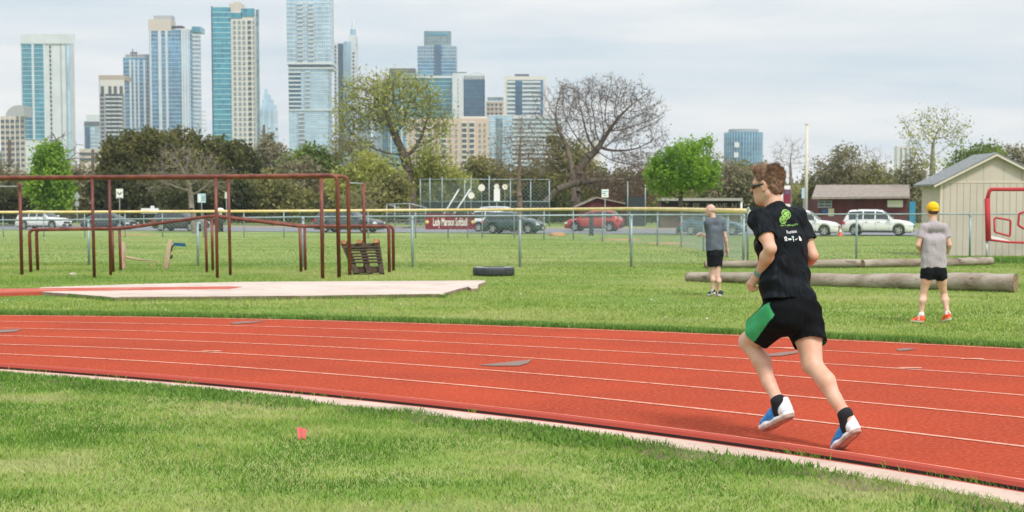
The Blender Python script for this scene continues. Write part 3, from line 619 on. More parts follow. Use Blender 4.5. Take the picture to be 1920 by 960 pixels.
def make_car(style, paint, lower=None, H=None, L=None, rails=False):
    s = dict(STY[style]); L = L or s['L']; W = s['W']; H = H or s['H']; root = bpy.data.objects.new('parked_car', None); COL.objects.link(root)
    xs = sorted(set([0, .008, .02, .05, .1, .16, .22, .3, .4, .5, .6, .66, .72, .78, .84, .9, .94, .97, .985, .995, 1]))
    V = []; rows = 11; belt0 = .0
    wr = s['wr']; zb = .24
    def halfw(f): return W / 2 * (1 - .16 * max(0, (f - .84) / .16) ** 2.2 - .10 * max(0, (.12 - f) / .12) ** 2.2)
    def arch(f):   # sill lift inside wheel arches
        for w in s['wx']:
            d = abs(f - w) * L
            if d < wr * 1.16: return math.sqrt((wr * 1.16) ** 2 - d * d) + wr * .98
        return 0
    fx = sorted(set(xs + [w + k * wr * 1.16 / L for w in s['wx'] for k in (-1.001, -.99, -.93, -.8, -.6, -.3, 0, .3, .6, .8, .93, .99, 1.001)]))
    for f in fx:
        d = interp(s['deck'], f); hw = halfw(f); lo = max(zb, arch(f)); lo = min(lo, d - .1); x = (f - .5) * L
        prof = [(hw * .90, lo), (hw * .985, lo + .05), (hw * 1.0, lo + (d - lo) * .45), (hw * .985, lo + (d - lo) * .72), (hw * .955, d - .05), (hw * .86, d + .005), (hw * .5, d + .03)]
        prof = [(hw, z) for hw, z in prof]
        ring = [(x, -a, z) for a, z in prof] + [(x, 0, d + .035)] + [(x, a, z) for a, z in reversed(prof)]
        V += ring
    n = 15; Fs = []
    for i in range(len(fx) - 1):
        for k in range(n - 1): a = i * n + k; Fs.append((a, a + 1, a + n + 1, a + n))
    Fs.append(tuple(range(n - 1, -1, -1))); Fs.append(tuple((len(fx) - 1) * n + k for k in range(n)))
    b = MB(); b.add(V, Fs); body = b.build('body', paint, root, True)
    # dark underbody and wheel housings
    b = MB(); b.bb(-L * .47, L * .47, -W * .43, W * .43, .2, .62); b.build('underbody', mt_trimc, root)
    # cabin
    def cab(f): return interp(s['cab'], f)
    c0, c1 = s['cab'][0][0], s['cab'][-1][0]; cf = np.linspace(c0, c1, 25); V = []; Fs = []
    def cring(f, infl=0.0):
        d = interp(s['deck'], f) - .015; t = cab(f); z = d + (H - d) * t; x = (f - .5) * L; hw = halfw(f) * .94
        top = hw - .17 * t - .05; return [(x, -hw - infl, d), (x, -(hw * .5 + top * .5) - infl, d + (z - d) * .55), (x, -top - infl, z - .06 * t), (x, -top * .86, z - .012 * t + infl), (x, 0, z + .02 * t + infl), (x, top * .86, z - .012 * t + infl), (x, top + infl, z - .06 * t), (x, (hw * .5 + top * .5) + infl, d + (z - d) * .55), (x, hw + infl, d)]
    for f in cf: V += cring(f)
    for i in range(24):
        for k in range(8): a = i * 9 + k; Fs.append((a, a + 1, a + 10, a + 9))
    b = MB(); b.add(V, Fs); b.build('roof', paint, root, True)
    # glass, set proud of the cabin
    p = s['pil']
    def pane(fa, fb, side, t0=.10, t1=.83):
        b = MB(); V = []; m = 8
        for i in range(m + 1):
            f = fa + (fb - fa) * i / m; r = cring(f, .006); lo, mi, hi = (Vector(r[0]), Vector(r[1]), Vector(r[2])) if side < 0 else (Vector(r[8]), Vector(r[7]), Vector(r[6]))
            V += [lo.lerp(mi, t0 * 1.6), mi, mi.lerp(hi, t1)]
        Fs = []
        for i in range(m):
            for k in range(2): a = i * 3 + k; Fs.append((a, a + 3, a + 4, a + 1))
        b.add(V, Fs); return b.build('window', mt_glassc, root, True)
    for side in (-1, 1):
        for fa, fb in zip(p, p[1:]): pane(fa + .008, fb - .008, side)
    for nm, fa, fb in (('windscreen', s['cab'][-2][0] + .008, c1 - .012), ('rear_window', c0 + .012, s['cab'][1][0] - .004)):
        V = []; m = 4
        for i in range(m + 1):
            r = cring(fa + (fb - fa) * i / m, .008); up = .01
            for j in (2, 3, 4, 5, 6): V.append((r[j][0], r[j][1] * .95, r[j][2] + up))
        b = MB(); b.add(V, [(i * 5 + k, i * 5 + k + 1, i * 5 + k + 6, i * 5 + k + 5) for i in range(m) for k in range(4)]); b.build(nm, mt_glassc, root, True)
    for w in s['wx']:
        for side in (-1, 1):
            x = (w - .5) * L; y = side * (W / 2 - .12); rot = Matrix.Rotation(R(-90 * side), 3, 'X')
            b = MB(); b.lathe([(wr * .62, -.1), (wr * .93, -.11), (wr, -.07), (wr, .07), (wr * .93, .11), (wr * .66, .105), (wr * .62, .08)], (0, 0, 0), 24, rot); wh = b.build('wheel', mt_rub, root, True); wh.location = (x, y, wr)
            b = MB(); b.lathe([(0, .085), (wr * .16, .085), (wr * .2, .06), (wr * .3, .05)], (0, 0, 0), 16, rot)
            for k in range(5):
                a = k * 2 * math.pi / 5; d = Vector((math.cos(a), math.sin(a), 0)); q = Vector((-d.y, d.x, 0)); V = [d * wr * .12 + q * .035, d * wr * .12 - q * .035, d * wr * .62 - q * .055, d * wr * .62 + q * .055]
                b.add([rot @ (v + Vector((0, 0, .085))) for v in V] + [rot @ (v + Vector((0, 0, .03))) for v in V], [(0, 1, 2, 3), (0, 4, 5, 1), (1, 5, 6, 2), (2, 6, 7, 3), (3, 7, 4, 0)])
            b.lathe([(wr * .58, .09), (wr * .66, .1), (wr * .66, .03)], (0, 0, 0), 24, rot); b.build('rim', mt_rim, wh, False)
    dk = lambda f: interp(s['deck'], f)
    for side in (-1, 1):
        x = (.962 - .5) * L; b = MB(); hw = halfw(.955); b.box((x, side * (hw - .17), dk(.955) - .17), (.26, .34, .13), Matrix.Rotation(R(-14 * side), 3, 'Z')); b.build('headlight', mt_lamp, root)
        x = (.016 - .5) * L; hw = halfw(.02); b = MB(); b.box((x + .05, side * (hw - .08), dk(.03) - .16), (.2, .2, .2 if style != 'sedan' else .14)); b.build('tail_light', mt_tail, root)
        x = (s['cab'][-1][0] - .055 - .5) * L; b = MB(); b.box((x, side * (W / 2 + .06), dk(.65) + .1), (.12, .2, .13)); b.build('mirror', paint, root)
        for f in (p[1] + (p[2] - p[1]) * .0 + .05, p[2] + .05):
            b = MB(); b.box(((f - .5) * L, side * (halfw(f) + .0), dk(f) - .13), (.18, .03, .03)); b.build('door_handle', mt_chrome if lower is None else mt_trimc, root)
        b = MB()
        for f in (p[1], p[2] + .01, .67): b.bb((f - .5) * L - .006, (f - .5) * L + .006, side * W * .46, side * (W / 2 - .002), .34, dk(f) - .1)
        b.build('door_seam', mt_trimc, root)
        b = MB(); b.bb(-L * .27, L * .27, side * W * .47, side * (W / 2 + .006), .24, .34); b.build('sill', mt_trimc if lower is None else lower, root)
        if rails: b = MB(); b.tube([((.2 - .5) * L, side * W * .33, H - .03), ((.24 - .5) * L, side * W * .33, H + .04), ((.5 - .5) * L, side * W * .33, H + .04), ((.54 - .5) * L, side * W * .33, H - .04)], .018, 6); b.build('roof_rail', mt_trimc, root)
    b = MB(); b.box((L * .5 - .01, 0, .60), (.06, W * .5, .16)); b.build('grille', mt_trimc, root)
    b = MB(); b.box((L * .5 - .03, 0, .37), (.09, W * .78, .17)); b.build('front_bumper', mt_trimc if lower is None else lower, root)
    b = MB(); b.box((-L * .5 + .02, 0, .40), (.09, W * .8, .18)); b.build('rear_bumper', mt_trimc if lower is None else lower, root)
    b = MB(); b.box((L * .5 + .03, 0, .40), (.015, .3, .13)); b.build('number_plate', mt_white, root)
    return root
def paint(name, c): return M(name, c, .28, spec=.5, coat=.6)
P_ = dict(white=paint('white_car_paint', (.72, .73, .74)), grey=paint('dark_grey_car_paint', (.045, .05, .058)), green=paint('dark_teal_car_paint', (.03, .075, .078)), red=paint('red_car_paint', (.42, .035, .035)), blue=paint('blue_car_paint', (.045, .12, .21)), silver=paint('silver_car_paint', (.38, .41, .44)), navy=paint('slate_car_paint', (.05, .062, .078)))
CG = 'cars parked along the road'
def car(style, col, x0, x1, yb, label, yaw=0, flip=False, **k):
    o = make_car(style, P_[col], **k); L = k.get('L') or STY[style]['L']
    q = gp((x0 + x1) / 2, yb); sc_ = (x1 - x0) / F_PX * q.y; 
    o.location = (q.x, q.y + .9, gzf(q.x, q.y + .9) + .03); o.rotation_euler = (0, 0, R(yaw) + (math.pi if flip else 0)); kk = sc_ / (L * abs(math.cos(R(yaw))) + 1.8 * abs(math.sin(R(yaw)))); o.scale = (kk, 1.0, 1.0) if False else (min(max(kk, .9), 1.12),) * 3
    return tag(o, label, 'car', CG)
YW = -17
car('suv', 'white', 22, 129, 431, 'white crossover car parked at the far left, seen through the rusty frame', YW, L=4.6, H=1.62)
car('sedan', 'navy', 148, 252, 431, 'dark slate sedan parked right behind the white crossover at the left', YW)
car('suv', 'grey', 287, 382, 434, 'black estate car parked behind the leaning wooden post', YW, H=1.6, L=4.4, rails=True)
car('suv', 'navy', 584, 721, 437, 'dark grey sport utility car behind the right posts of the rusty frame', YW, L=4.9, H=1.62, rails=True)
car('suv', 'white', 887, 985, 435.5, 'white car half hidden behind the dark teal car', YW, L=4.7, H=1.7)
car('suv', 'green', 904, 1023, 438.5, 'dark teal compact car parked just right of the maroon banner', YW, L=4.5, H=1.6)
car('hatch', 'red', 1058, 1173, 434.5, 'red hatchback parked facing left behind the dark post', YW, flip=True)
car('sedan', 'blue', 1279, 1402, 441, 'blue sedan parked behind the bald walking man', YW, L=4.9)
car('suv', 'white', 1448, 1582, 443, 'white sport utility car right behind the runner, cut off by his shoulder', -19, L=4.7, H=1.78)
car('suv', 'white', 1583, 1723, 442.5, 'whole white sport utility car with roof rails between the runner and the yellow cap', -19, L=4.7, H=1.74, rails=True)

# ---------------------------------------------------------------- banner with lettering
def text_mesh(txt, size, name, mat, parent, M4, font_scale=(1, 1), ext=.01, shear=0, bold=.0):
    cu = bpy.data.curves.new(name, 'FONT'); cu.body = txt; cu.size = size; cu.extrude = ext; cu.align_x = 'CENTER'; cu.align_y = 'CENTER'; cu.offset = bold; cu.shear = shear; cu.resolution_u = 3
    o = bpy.data.objects.new(name + '_tmp', cu); COL.objects.link(o); dg = bpy.context.evaluated_depsgraph_get()
    me = bpy.data.meshes.new_from_object(o.evaluated_get(dg)); bpy.data.objects.remove(o); bpy.data.curves.remove(cu)
    me.transform(M4 @ Matrix.Diagonal((font_scale[0], font_scale[1], 1, 1))); me.materials.clear(); me.materials.append(mat)
    return link(name, me, parent)
UP = Matrix.Rotation(R(90), 4, 'X')
def banner():
    Y = 90.9; A, B = pt(798, 430, Y), pt(890, 401, Y); W = B.x - A.x; Hh = B.z - A.z; c = (A + B) / 2; rz = -.06
    r = empty('banner', 'maroon banner reading Lady Maroon Softball hung on the outfield fence', 'banner', loc=(c.x, Y - .12, A.z), rz=0)
    b = MB(); b.bb(-W / 2, W / 2, -.01, .01, 0, Hh); b.build('sheet', M('maroon_vinyl', (.19, .012, .03), .6), r)
    mtw = M('white_print', (.8, .78, .75), .6)
    # a serifed look: heavy letters with small slab serifs
    T = Matrix.Translation((0, -.02, Hh * .46)) @ UP
    text_mesh('Lady Maroon Softball', .62, 'lettering', mtw, r, T, (.36 * W / 2.9 * 1.06, 1.05), .005, bold=.012)
    for x in (-W * .465, W * .465):
        b = MB(); b.lathe([(0, 0), (.1, 0), (.1, .01), (0, .012)], (x, -.012, Hh * .5), 16, Matrix.Rotation(R(90), 3, 'X')); b.build('ball_mark', M('ball_yellow', (.8, .6, .2), .6), r)
banner()

# ---------------------------------------------------------------- signs, poles, bin, cone
def sign(x0, x1, y0, y1, ybase, Y, label, cols=None, diamond=False, name='road_sign', xp=None):
    xm = xp or (x0 + x1) / 2; g = gat(xm, Y); r = empty(name, label, 'sign', loc=tuple(g)); tp_ = pt(xm, y1, Y)
    b = MB(); b.tube([(g.x, Y, g.z - .1), (g.x, Y, pt(xm, (y0 + y1) / 2, Y).z)], .035, 6); place(b.build('pole', mt_gsteel, r), r)
    A, B = pt(x0, y1, Y - .06), pt(x1, y0, Y - .06); b = MB()
    if diamond: c = (A + B) / 2; w = (B.x - A.x) / 2; h = (B.z - A.z) / 2; V = [(c.x, c.y, c.z + h), (c.x + w, c.y, c.z), (c.x, c.y, c.z - h), (c.x - w, c.y, c.z)]; b.add(V + [(v[0], v[1] + .02, v[2]) for v in V], [(3, 2, 1, 0), (4, 5, 6, 7)] + [(i, (i + 1) % 4, (i + 1) % 4 + 4, i + 4) for i in range(4)])
    else: b.bb(A.x, B.x, A.y, A.y + .02, A.z, B.z)
    place(b.build('plate', cols or mt_white, r), r); return r, A, B
r, A, B = sign(218, 230.5, 354, 372, 430, 105, 'white road sign with a small dark symbol between the two rusty posts')
mk = M('dark_print', (.06, .08, .10), .6)
b = MB(); w = B.x - A.x; h = B.z - A.z
for u, v, s in ((.25, .6, .1), (.75, .6, .1), (.38, .5, .08), (.62, .5, .08), (.5, .42, .1)): b.box((A.x + w * u, A.y - .01, A.z + h * v), (w * .16, .01, h * .12))
b.bb(A.x + w * .1, B.x - w * .1, A.y - .01, A.y, A.z + h * .03, A.z + h * .09); place(b.build('symbol', mk, r), r)
r, A, B = sign(139, 150, 359, 377, 430, 118, 'grey back of a diamond warning sign near the bright green tree', mt_gsteel, True)
b = MB(); q = pt(144.5, 382, 117.9); b.box(q, (.3, .02, .36)); place(b.build('small_plate', mt_gsteel, r), r)
r, A, B = sign(370.5, 385.5, 363, 380, 430, 104, 'wide pale blue and white sign beside the bare tree', M('pale_blue_sign', (.42, .58, .66), .5))
b = MB(); w = B.x - A.x; h = B.z - A.z
b.bb(A.x + w * .06, A.x + w * .4, A.y - .01, A.y, A.z + h * .1, A.z + h * .85); place(b.build('white_panel', mt_white, r), r)
b = MB(); 
for k in range(3): b.bb(A.x + w * .5, A.x + w * .9, A.y - .01, A.y, A.z + h * (.25 + .2 * k), A.z + h * (.31 + .2 * k))
place(b.build('print', mk, r), r)
sign(421.5, 427.5, 360, 372, 430, 106, 'narrow white sign just left of the second tall rusty post pair')
r, A, B = sign(1128, 1141, 355, 370, 440, 98, 'white and blue parking sign above the red hatchback')
b = MB(); w = B.x - A.x; h = B.z - A.z
b.bb(A.x + w * .08, A.x + w * .55, A.y - .01, A.y, A.z + h * .42, A.z + h * .56); b.bb(A.x + w * .1, A.x + w * .9, A.y - .01, A.y, A.z + h * .7, A.z + h * .78); b.bb(A.x + w * .3, A.x + w * .8, A.y - .01, A.y, A.z + h * .2, A.z + h * .28); place(b.build('print', M('blue_print', (.05, .28, .45), .6), r), r)
r, A, B = sign(1503, 1511, 352, 372, 430, 106, 'narrow pale blue sign left of the cream pole', M('pale_blue_sign', (.42, .58, .66), .5), xp=1507)
def flagpole():
    Y = 104; g = gat(1511.5, Y); r = empty('foul_pole', 'tall cream foul pole rising behind the white cars', 'pole', loc=tuple(g)); t = pt(1511, 232, Y)
    b = MB(); b.tube([(g.x, Y, g.z), (g.x, Y, t.z)], [.11, .09], 12); place(b.build('pole', M('cream_pole', (.60, .56, .46), .6), r, True), r)
    b = MB(); b.lathe([(.0, .05), (.1, .03), (.13, 0), (.13, -.05)], (g.x, Y, t.z), 12); place(b.build('cap', M('cream_pole'  , (0, 0, 0)), r, True), r)
flagpole()
def bin_():
    g = gat(413, 112); r = empty('litter_bin', 'dark litter bin with a pale domed lid beside the rusty posts', 'bin', loc=tuple(g)); k = 112 / F_PX
    h = 44 * k
    b = MB(); b.lathe([(0, 0), (.2, 0), (.2, h * .62), (.16, h * .64), (.0, h * .64)], n=16); b.build('bin_body', mt_trimc, r, True)
    b = MB(); b.lathe([(.11, h * .6), (.11, h * .88)], n=12); b.build('neck', mt_white, r, True)
    b = MB(); b.lathe([(.27, h * .88), (.28, h * .93), (.2, h * .99), (0, h * 1.02)], n=16); b.build('lid', mt_white, r, True)
bin_()
q = gp(1575, 443); r = empty('traffic_cone', 'orange traffic cone between the two white sport utility cars', 'cone', loc=(q.x, q.y, q.z + .03))
mo = M('cone_orange', (.75, .12, .04), .6); b = MB(); b.lathe([(.0, .55), (.035, .55), (.15, .03)], n=14); b.bb(-.2, .2, -.2, .2, 0, .03); b.build('cone_body', mo, r); b = MB(); b.lathe([(.075, .4), (.112, .24)], n=14); b.build('collar', mt_white, r)
q = gat(1109, 99.5); r = empty('dark_post', 'dark green post standing in front of the red hatchback', 'post', loc=tuple(q)); mdg = M('dark_green_paint', (.025, .05, .05), .7)
b = MB(); b.lathe([(0, 0), (.17, 0), (.15, .1), (.13, 1.3), (0, 1.34)], n=14); b.build('pole', mdg, r, True)
b = MB(); b.lathe([(.16, 1.2), (.16, 1.3)], n=14); b.build('collar', mdg, r, True)
q = gat(1626 + 85, 118)
r = empty('blue_post', 'blue upright banner post between the maroon building and the shed', 'post', loc=tuple(q)); b = MB(); t = pt(1714, 378, 118); b.bb(-.22, .22, -.06, .06, .2, t.z - q.z); b.build('panel', M('teal_blue_panel', (.02, .2, .32), .6), r); b = MB(); b.tube([(0, .1, -.1), (0, .1, t.z - q.z)], .04, 6); b.build('pole', mt_gsteel, r)

# ---------------------------------------------------------------- backstop, discs, dugouts, maroon buildings
def backstop():
    Y = 135; r = empty('backstop_fence', 'tall grey green backstop fence behind the banner', 'fence', loc=tuple(gat(905, Y)))
    xs_ = [788, 806, 829, 871, 883, 917, 957, 995, 1030]; tops = [335, 333, 331, 336, 332, 330, 336, 336, 338]
    for x, t in zip(xs_, tops): rail('post', [gat(x, Y) , pt(x, t, Y)], .055, r, mt_pipe, 6)
    rail('top_rail', [pt(788, 336.5, Y), pt(1030, 336.5, Y)], .04, r, mt_pipe, 6); rail('middle_rail', [pt(788, 378, Y), pt(1030, 378, Y)], .05, r, mt_pipe, 6)
    P = [gat(788, Y), gat(900, Y)]; mesh_panel(P, lambda s: 3.9, .24, .014, 'chain_mesh', r, mt_pipe)
    P = [gat(900, Y), gat(1030, Y)]; mesh_panel(P, lambda s: 3.9, .36, .011, 'chain_mesh', r, mt_pipe)
    b = MB(); a, c = pt(795, 380, Y + .2), pt(1030, 400, Y + .2); b.bb(a.x, c.x, Y + .18, Y + .22, c.z, a.z); place(b.build('wind_screen', M('dark_screen', (.03, .04, .045), .9), r), r)
backstop()
def disc(x, y, rr, lab, Y=130.0):
    c = pt(x, y, Y); k = rr * Y / F_PX; g = gat(x, Y); r = empty('round_sign', lab, 'sign', 'round white discs in front of the backstop', tuple(g))
    b = MB(); b.lathe([(0, -.02), (k, -.02), (k, .03), (0, .03)], (c.x, Y, c.z), 24, Matrix.Rotation(R(90), 3, 'X')); place(b.build('plate', M('cream_disc', (.72, .70, .62), .6), r), r)
    b = MB(); b.tube([(c.x, Y + .06, g.z), (c.x, Y + .06, c.z)], .03, 6); place(b.build('pole', mt_pipe, r), r)
disc(883.5, 366.5, 6.2, 'lowest of the round white discs, beside the leaning poles'); disc(903, 352, 6.4, 'largest round white disc, left of the white box sign'); disc(931, 349.5, 4.8, 'round disc just above the white box sign'); disc(946.5, 350.5, 5, 'rightmost round white disc, next to the small bare tree')
sign(926, 937.5, 354, 377, 430, 128, 'white box shaped sign on a pole amid the round discs')
for x0, y0, x1, y1, lab in [(838, 392, 860, 356, 'left of the two pale leaning poles before the backstop'), (857, 392, 882, 354, 'right of the two pale leaning poles before the backstop')]:
    Y = 126; r = empty('leaning_pole', lab, 'pole', 'pale poles leaning before the backstop', tuple(gat(x0, Y))); a = pt(x0, y0, Y); c = pt(x1, y1, Y); d = (a - c).normalized(); a2 = a + d * ((a.z - gzf(a.x, Y)) / abs(d.z)); rail('pole', [a2, c], .06, r, M('pale_metal', (.6, .62, .62), .5)); rail('end_cap', [c, c - d * .08], .075, r, mt_gsteel)
def bleachers():
    Y = 125; r = empty('bleachers', 'grey pipe railed bleachers at the left end of the backstop', 'bleachers', loc=tuple(gat(760, Y)))
    for P in ([(725, 383), (768, 381.5), (800, 390)], [(725, 383), (725, 425)], [(768, 382), (768, 428)], [(729, 384), (752, 391)], [(740, 382.7), (740, 425)], [(798, 390), (798, 428)]): rail('railing', [pt(x, y, Y) for x, y in P], .04, r, mt_gsteel, 6)
    for k in range(5):
        a, c = pt(728, 400 + k * 6, Y + 2 - k * .5), pt(796, 400 + k * 6, Y + 2 - k * .5); b = MB(); b.bb(a.x, c.x, a.y - .14, a.y + .14, a.z - .03, a.z); place(b.build('seat', mt_gsteel, r), r)
bleachers()
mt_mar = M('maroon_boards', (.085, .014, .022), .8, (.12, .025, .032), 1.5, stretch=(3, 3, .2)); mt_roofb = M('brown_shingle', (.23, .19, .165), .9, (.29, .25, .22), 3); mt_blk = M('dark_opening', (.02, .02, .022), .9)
def maroon_building():
    Y = 134; r = empty('maroon_building', 'long maroon building with a brown shingle roof behind the white cars', 'building', loc=tuple(gat(1615, Y))); A, B = pt(1536, 372, Y), pt(1702, 372, Y); g = gzf(A.x, Y)
    b = MB(); b.bb(A.x, B.x, Y, Y + 6, g - .1, A.z); place(b.build('wall', mt_mar, r), r)
    e0, e1 = pt(1522, 373.5, Y - 1), pt(1706, 372, Y - 1); r0, r1 = pt(1530, 350.5, Y + 3), pt(1705, 350, Y + 3)
    b = MB(); V = [e0, e1, r1, r0]; V2 = [v + Vector((0, 0, .18)) for v in V]; b.add(V + V2, [(3, 2, 1, 0), (4, 5, 6, 7), (0, 1, 5, 4), (1, 2, 6, 5), (3, 0, 4, 7)])
    V = [r0, r1, Vector((e1.x, Y + 7, e1.z)), Vector((e0.x, Y + 7, e0.z))]; V2 = [v + Vector((0, 0, .18)) for v in V]; b.add(V + V2, [(4, 5, 6, 7), (3, 2, 1, 0)]); place(b.build('roof', mt_roofb, r), r)
    def panel(x0, x1, y0, y1, mat, nm, off=.05): a, c = pt(x0, y1, Y - off), pt(x1, y0, Y - off); b = MB(); b.bb(a.x, c.x, Y - off, Y - .003, a.z, c.z); return place(b.build(nm, mat, r), r)
    panel(1664, 1693, 375.5, 388.5, mt_white, 'white_panel'); panel(1533.5, 1560, 376, 389.5, M('notice_grey', (.35, .38, .45), .6), 'notice_board')
    for i, (x0, x1, y0, y1) in enumerate([(1535, 1545, 378, 381), (1547, 1558, 378, 381), (1535, 1545, 384, 387), (1547, 1558, 384, 387)]): panel(x0, x1, y0, y1, M('notice_dark', (.08, .1, .18), .6), 'notice', .08)
    panel(1540, 1552, 392, 399, M('notice_blue', (.03, .1, .28), .6), 'blue_notice'); panel(1553, 1564, 391, 405, M('cream_panel', (.6, .56, .44), .6), 'cream_panel')
    panel(1600, 1617, 372, 376, mt_blk, 'vent')
maroon_building()
def gable_hut():
    Y = 142; r = empty('maroon_hut', 'small maroon gabled hut behind the parking sign', 'building', loc=tuple(gat(1125, Y))); A, B, C2 = pt(1078, 390, Y), pt(1186, 386, Y), pt(1119, 371.5, Y); g = gzf(A.x, Y)
    b = MB(); b.bb(A.x + .3, B.x - .3, Y, Y + 5, g, A.z); b.add([(A.x, Y, A.z), (B.x, Y, B.z), C2, (A.x, Y + 5, A.z), (B.x, Y + 5, B.z), (C2.x, Y + 5, C2.z)], [(0, 1, 2), (5, 4, 3)]); place(b.build('wall', mt_mar, r), r)
    for P in ((A, C2), (C2, B)):
        b = MB(); V = [P[0] + Vector((0, -.3, 0)), P[1] + Vector((0, -.3, 0)), P[1] + Vector((0, 5.3, 0)), P[0] + Vector((0, 5.3, 0))]; V2 = [v + Vector((0, 0, .13)) for v in V]; b.add(V + V2, [(3, 2, 1, 0), (4, 5, 6, 7), (0, 1, 5, 4), (1, 2, 6, 5), (2, 3, 7, 6), (3, 0, 4, 7)]); place(b.build('roof', mt_roofb, r), r)
    b = MB(); a, c = pt(1100, 391, Y - .02), pt(1165, 420, Y - .02); b.bb(a.x, c.x, Y - .03, Y - .005, c.z, a.z); place(b.build('opening', mt_blk, r), r)
gable_hut()
def dugout():
    Y = 128; r = empty('dugout', 'flat roofed dugout with pale letters painted along its dark front, under the bright green tree', 'building', loc=tuple(gat(1314, Y))); A, B = pt(1238, 376, Y), pt(1390, 374, Y); g = gzf(A.x, Y)
    b = MB(); b.bb(A.x, B.x, Y - .8, Y + 3, A.z - .02, A.z + .2); place(b.build('roof', M('dugout_roof', (.34, .33, .30), .8), r), r)
    b = MB(); b.bb(A.x + .1, B.x - .2, Y + .3, Y + 2.8, g, A.z - .022); place(b.build('wall', M('dugout_wall', (.10, .055, .05), .9, (.15, .09, .07), 1), r), r)
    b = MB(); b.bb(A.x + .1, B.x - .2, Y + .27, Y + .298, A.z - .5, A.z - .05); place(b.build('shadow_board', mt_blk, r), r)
    c = pt(1388, 376, Y); rail('post', [Vector((c.x, Y - .6, g)), Vector((c.x, Y - .6, A.z))], .1, r, M('pale_metal', (.6, .62, .62), .5))
    c = pt(1330, 387.5, Y); text_mesh('ST  EE   BRAVE  N', .6, 'lettering', M('faint_white_print', (.34, .29, .27), .8), r, Matrix.Translation((c.x - r.location.x, Y + .25 - r.location.y, c.z - r.location.z)) @ UP, (1.0, 1.15), .01, bold=.01)
dugout()
r = empty('dark_enclosure', 'dark netted enclosure between the maroon hut and the bright green tree', 'enclosure', loc=tuple(gat(1193, 138)))
for x in (1177, 1210): rail('post', [gat(x, 138), pt(x, 340 if x < 1200 else 345, 138)], .05, r, mt_pipe, 6)
b = MB(); a, c = pt(1177, 369, 138), pt(1211, 395, 138); b.bb(a.x, c.x, 138, 138.1, c.z - 2, a.z); b.bb(a.x, a.x + .1, 138.1, 141, c.z - 2, a.z); place(b.build('net', M('dark_screen', (.03, .04, .045), .9), r), r)
# white truck roofs glimpsed behind the trees
for x0, x1, y0, y1, Y, lab in [(930, 968, 387, 396, 116, 'pale car roof glimpsed above the yellow rail near the small bare tree')]:
    o = make_car('suv', P_['white'] if x0 < 500 else P_['silver'], H=1.9 if x0 > 500 else 1.75); g = gat((x0 + x1) / 2, Y); o.location = tuple(g); o.rotation_euler = (0, 0, R(-17)); tag(o, lab, 'car', CG)
    t = pt(x0, y0, Y).z - g.z; o.scale = (.8 if x0 < 500 else 1, 1, t / (1.75 if x0 < 500 else 1.9))
def far_board():
    Y = 127; r = empty('white_barrier', 'low white board glimpsed above the yellow rail between the dark cars at the left', 'barrier', loc=tuple(gat(281, Y))); A, B = pt(264, 400, Y), pt(297, 390.5, Y)
    b = MB(); b.bb(A.x, B.x, Y, Y + .12, A.z, B.z); b.bb(A.x + .8, A.x + 1.1, Y, Y + .12, B.z, B.z + .2); place(b.build('board', mt_white, r), r); b = MB(); b.bb(A.x + .1, B.x - .1, Y - .02, Y - .003, A.z + .1, A.z + .2); place(b.build('stripe', mt_red_side, r), r)
    for x in (A.x + .2, B.x - .2): b = MB(); b.tube([(x, Y + .18, gzf(x, Y)), (x, Y + .18, A.z + .2)], .05, 6); place(b.build('leg', mt_gsteel, r), r)
far_board()
def scoreboard():
    Y = 120; r = empty('sign_board', 'tall red, white and blue board right behind the runner\'s head', 'sign', loc=tuple(gat(1477, Y))); A, B = pt(1460, 392, Y), pt(1482, 348, Y)
    b = MB(); b.bb(A.x, B.x, Y, Y + .1, A.z, B.z); place(b.build('board', mt_white, r), r)
    b = MB(); q = pt(1476, 360, Y); b.bb(q.x - .3, B.x + .01, Y - .03, Y - .003, q.z - .9, q.z + .2); place(b.build('red_mark', M('maroon_vinyl', (.19, .012, .03), .6), r), r)
    b = MB(); b.bb(q.x - .15, B.x - .08, Y - .05, Y - .032, q.z - .15, q.z + .12); place(b.build('blue_mark', M('notice_dark', (0, 0, 0)), r), r)
    for x in (A.x + .15, B.x - .15): b = MB(); b.tube([(x, Y + .15, gzf(x, Y)), (x, Y + .15, A.z + .3)], .05, 6); place(b.build('leg', mt_gsteel, r), r)
scoreboard()
# ---------------------------------------------------------------- trees: branches grown towards points spread through the crown
def tubes_np(P0, P1, R0, R1, n):
    d = P1 - P0; L = np.linalg.norm(d, axis=1, keepdims=True); d = d / np.maximum(L, 1e-6)
    ref = np.where(np.abs(d[:, 2:3]) > .9, np.array([[1., 0, 0]]), np.array([[0, 0, 1.]])); u = np.cross(d, ref); u /= np.maximum(np.linalg.norm(u, axis=1, keepdims=True), 1e-6); w = np.cross(d, u)
    m = len(P0); a = np.arange(n) * 2 * np.pi / n; ring = u[:, None] * np.cos(a)[None, :, None] + w[:, None] * np.sin(a)[None, :, None]
    V = np.concatenate([P0[:, None] + ring * R0[:, None, None], P1[:, None] + ring * R1[:, None, None]], 1).reshape(-1, 3)
    b = (np.arange(m) * 2 * n)[:, None]; k = np.arange(n)[None]; k2 = (k + 1) % n
    return V, np.stack([b + k, b + k2, b + n + k2, b + n + k], -1).reshape(-1, 4)
def leaves_np(C, size, r, flat_=1.0):
    n = len(C); d = r.normal(size=(n, 3)); d /= np.linalg.norm(d, axis=1, keepdims=True); e = r.normal(size=(n, 3)); e -= d * (e * d).sum(1, keepdims=True); e /= np.linalg.norm(e, axis=1, keepdims=True); s = (size * r.uniform(.5, 1.4, n))[:, None]
    d = d * s; e = e * s * .55
    V = np.stack([C - d, C + e - d * .1, C + d, C - e - d * .1], 1).reshape(-1, 3); b = np.arange(n)[:, None] * 4
    return V, b + np.arange(4)[None]
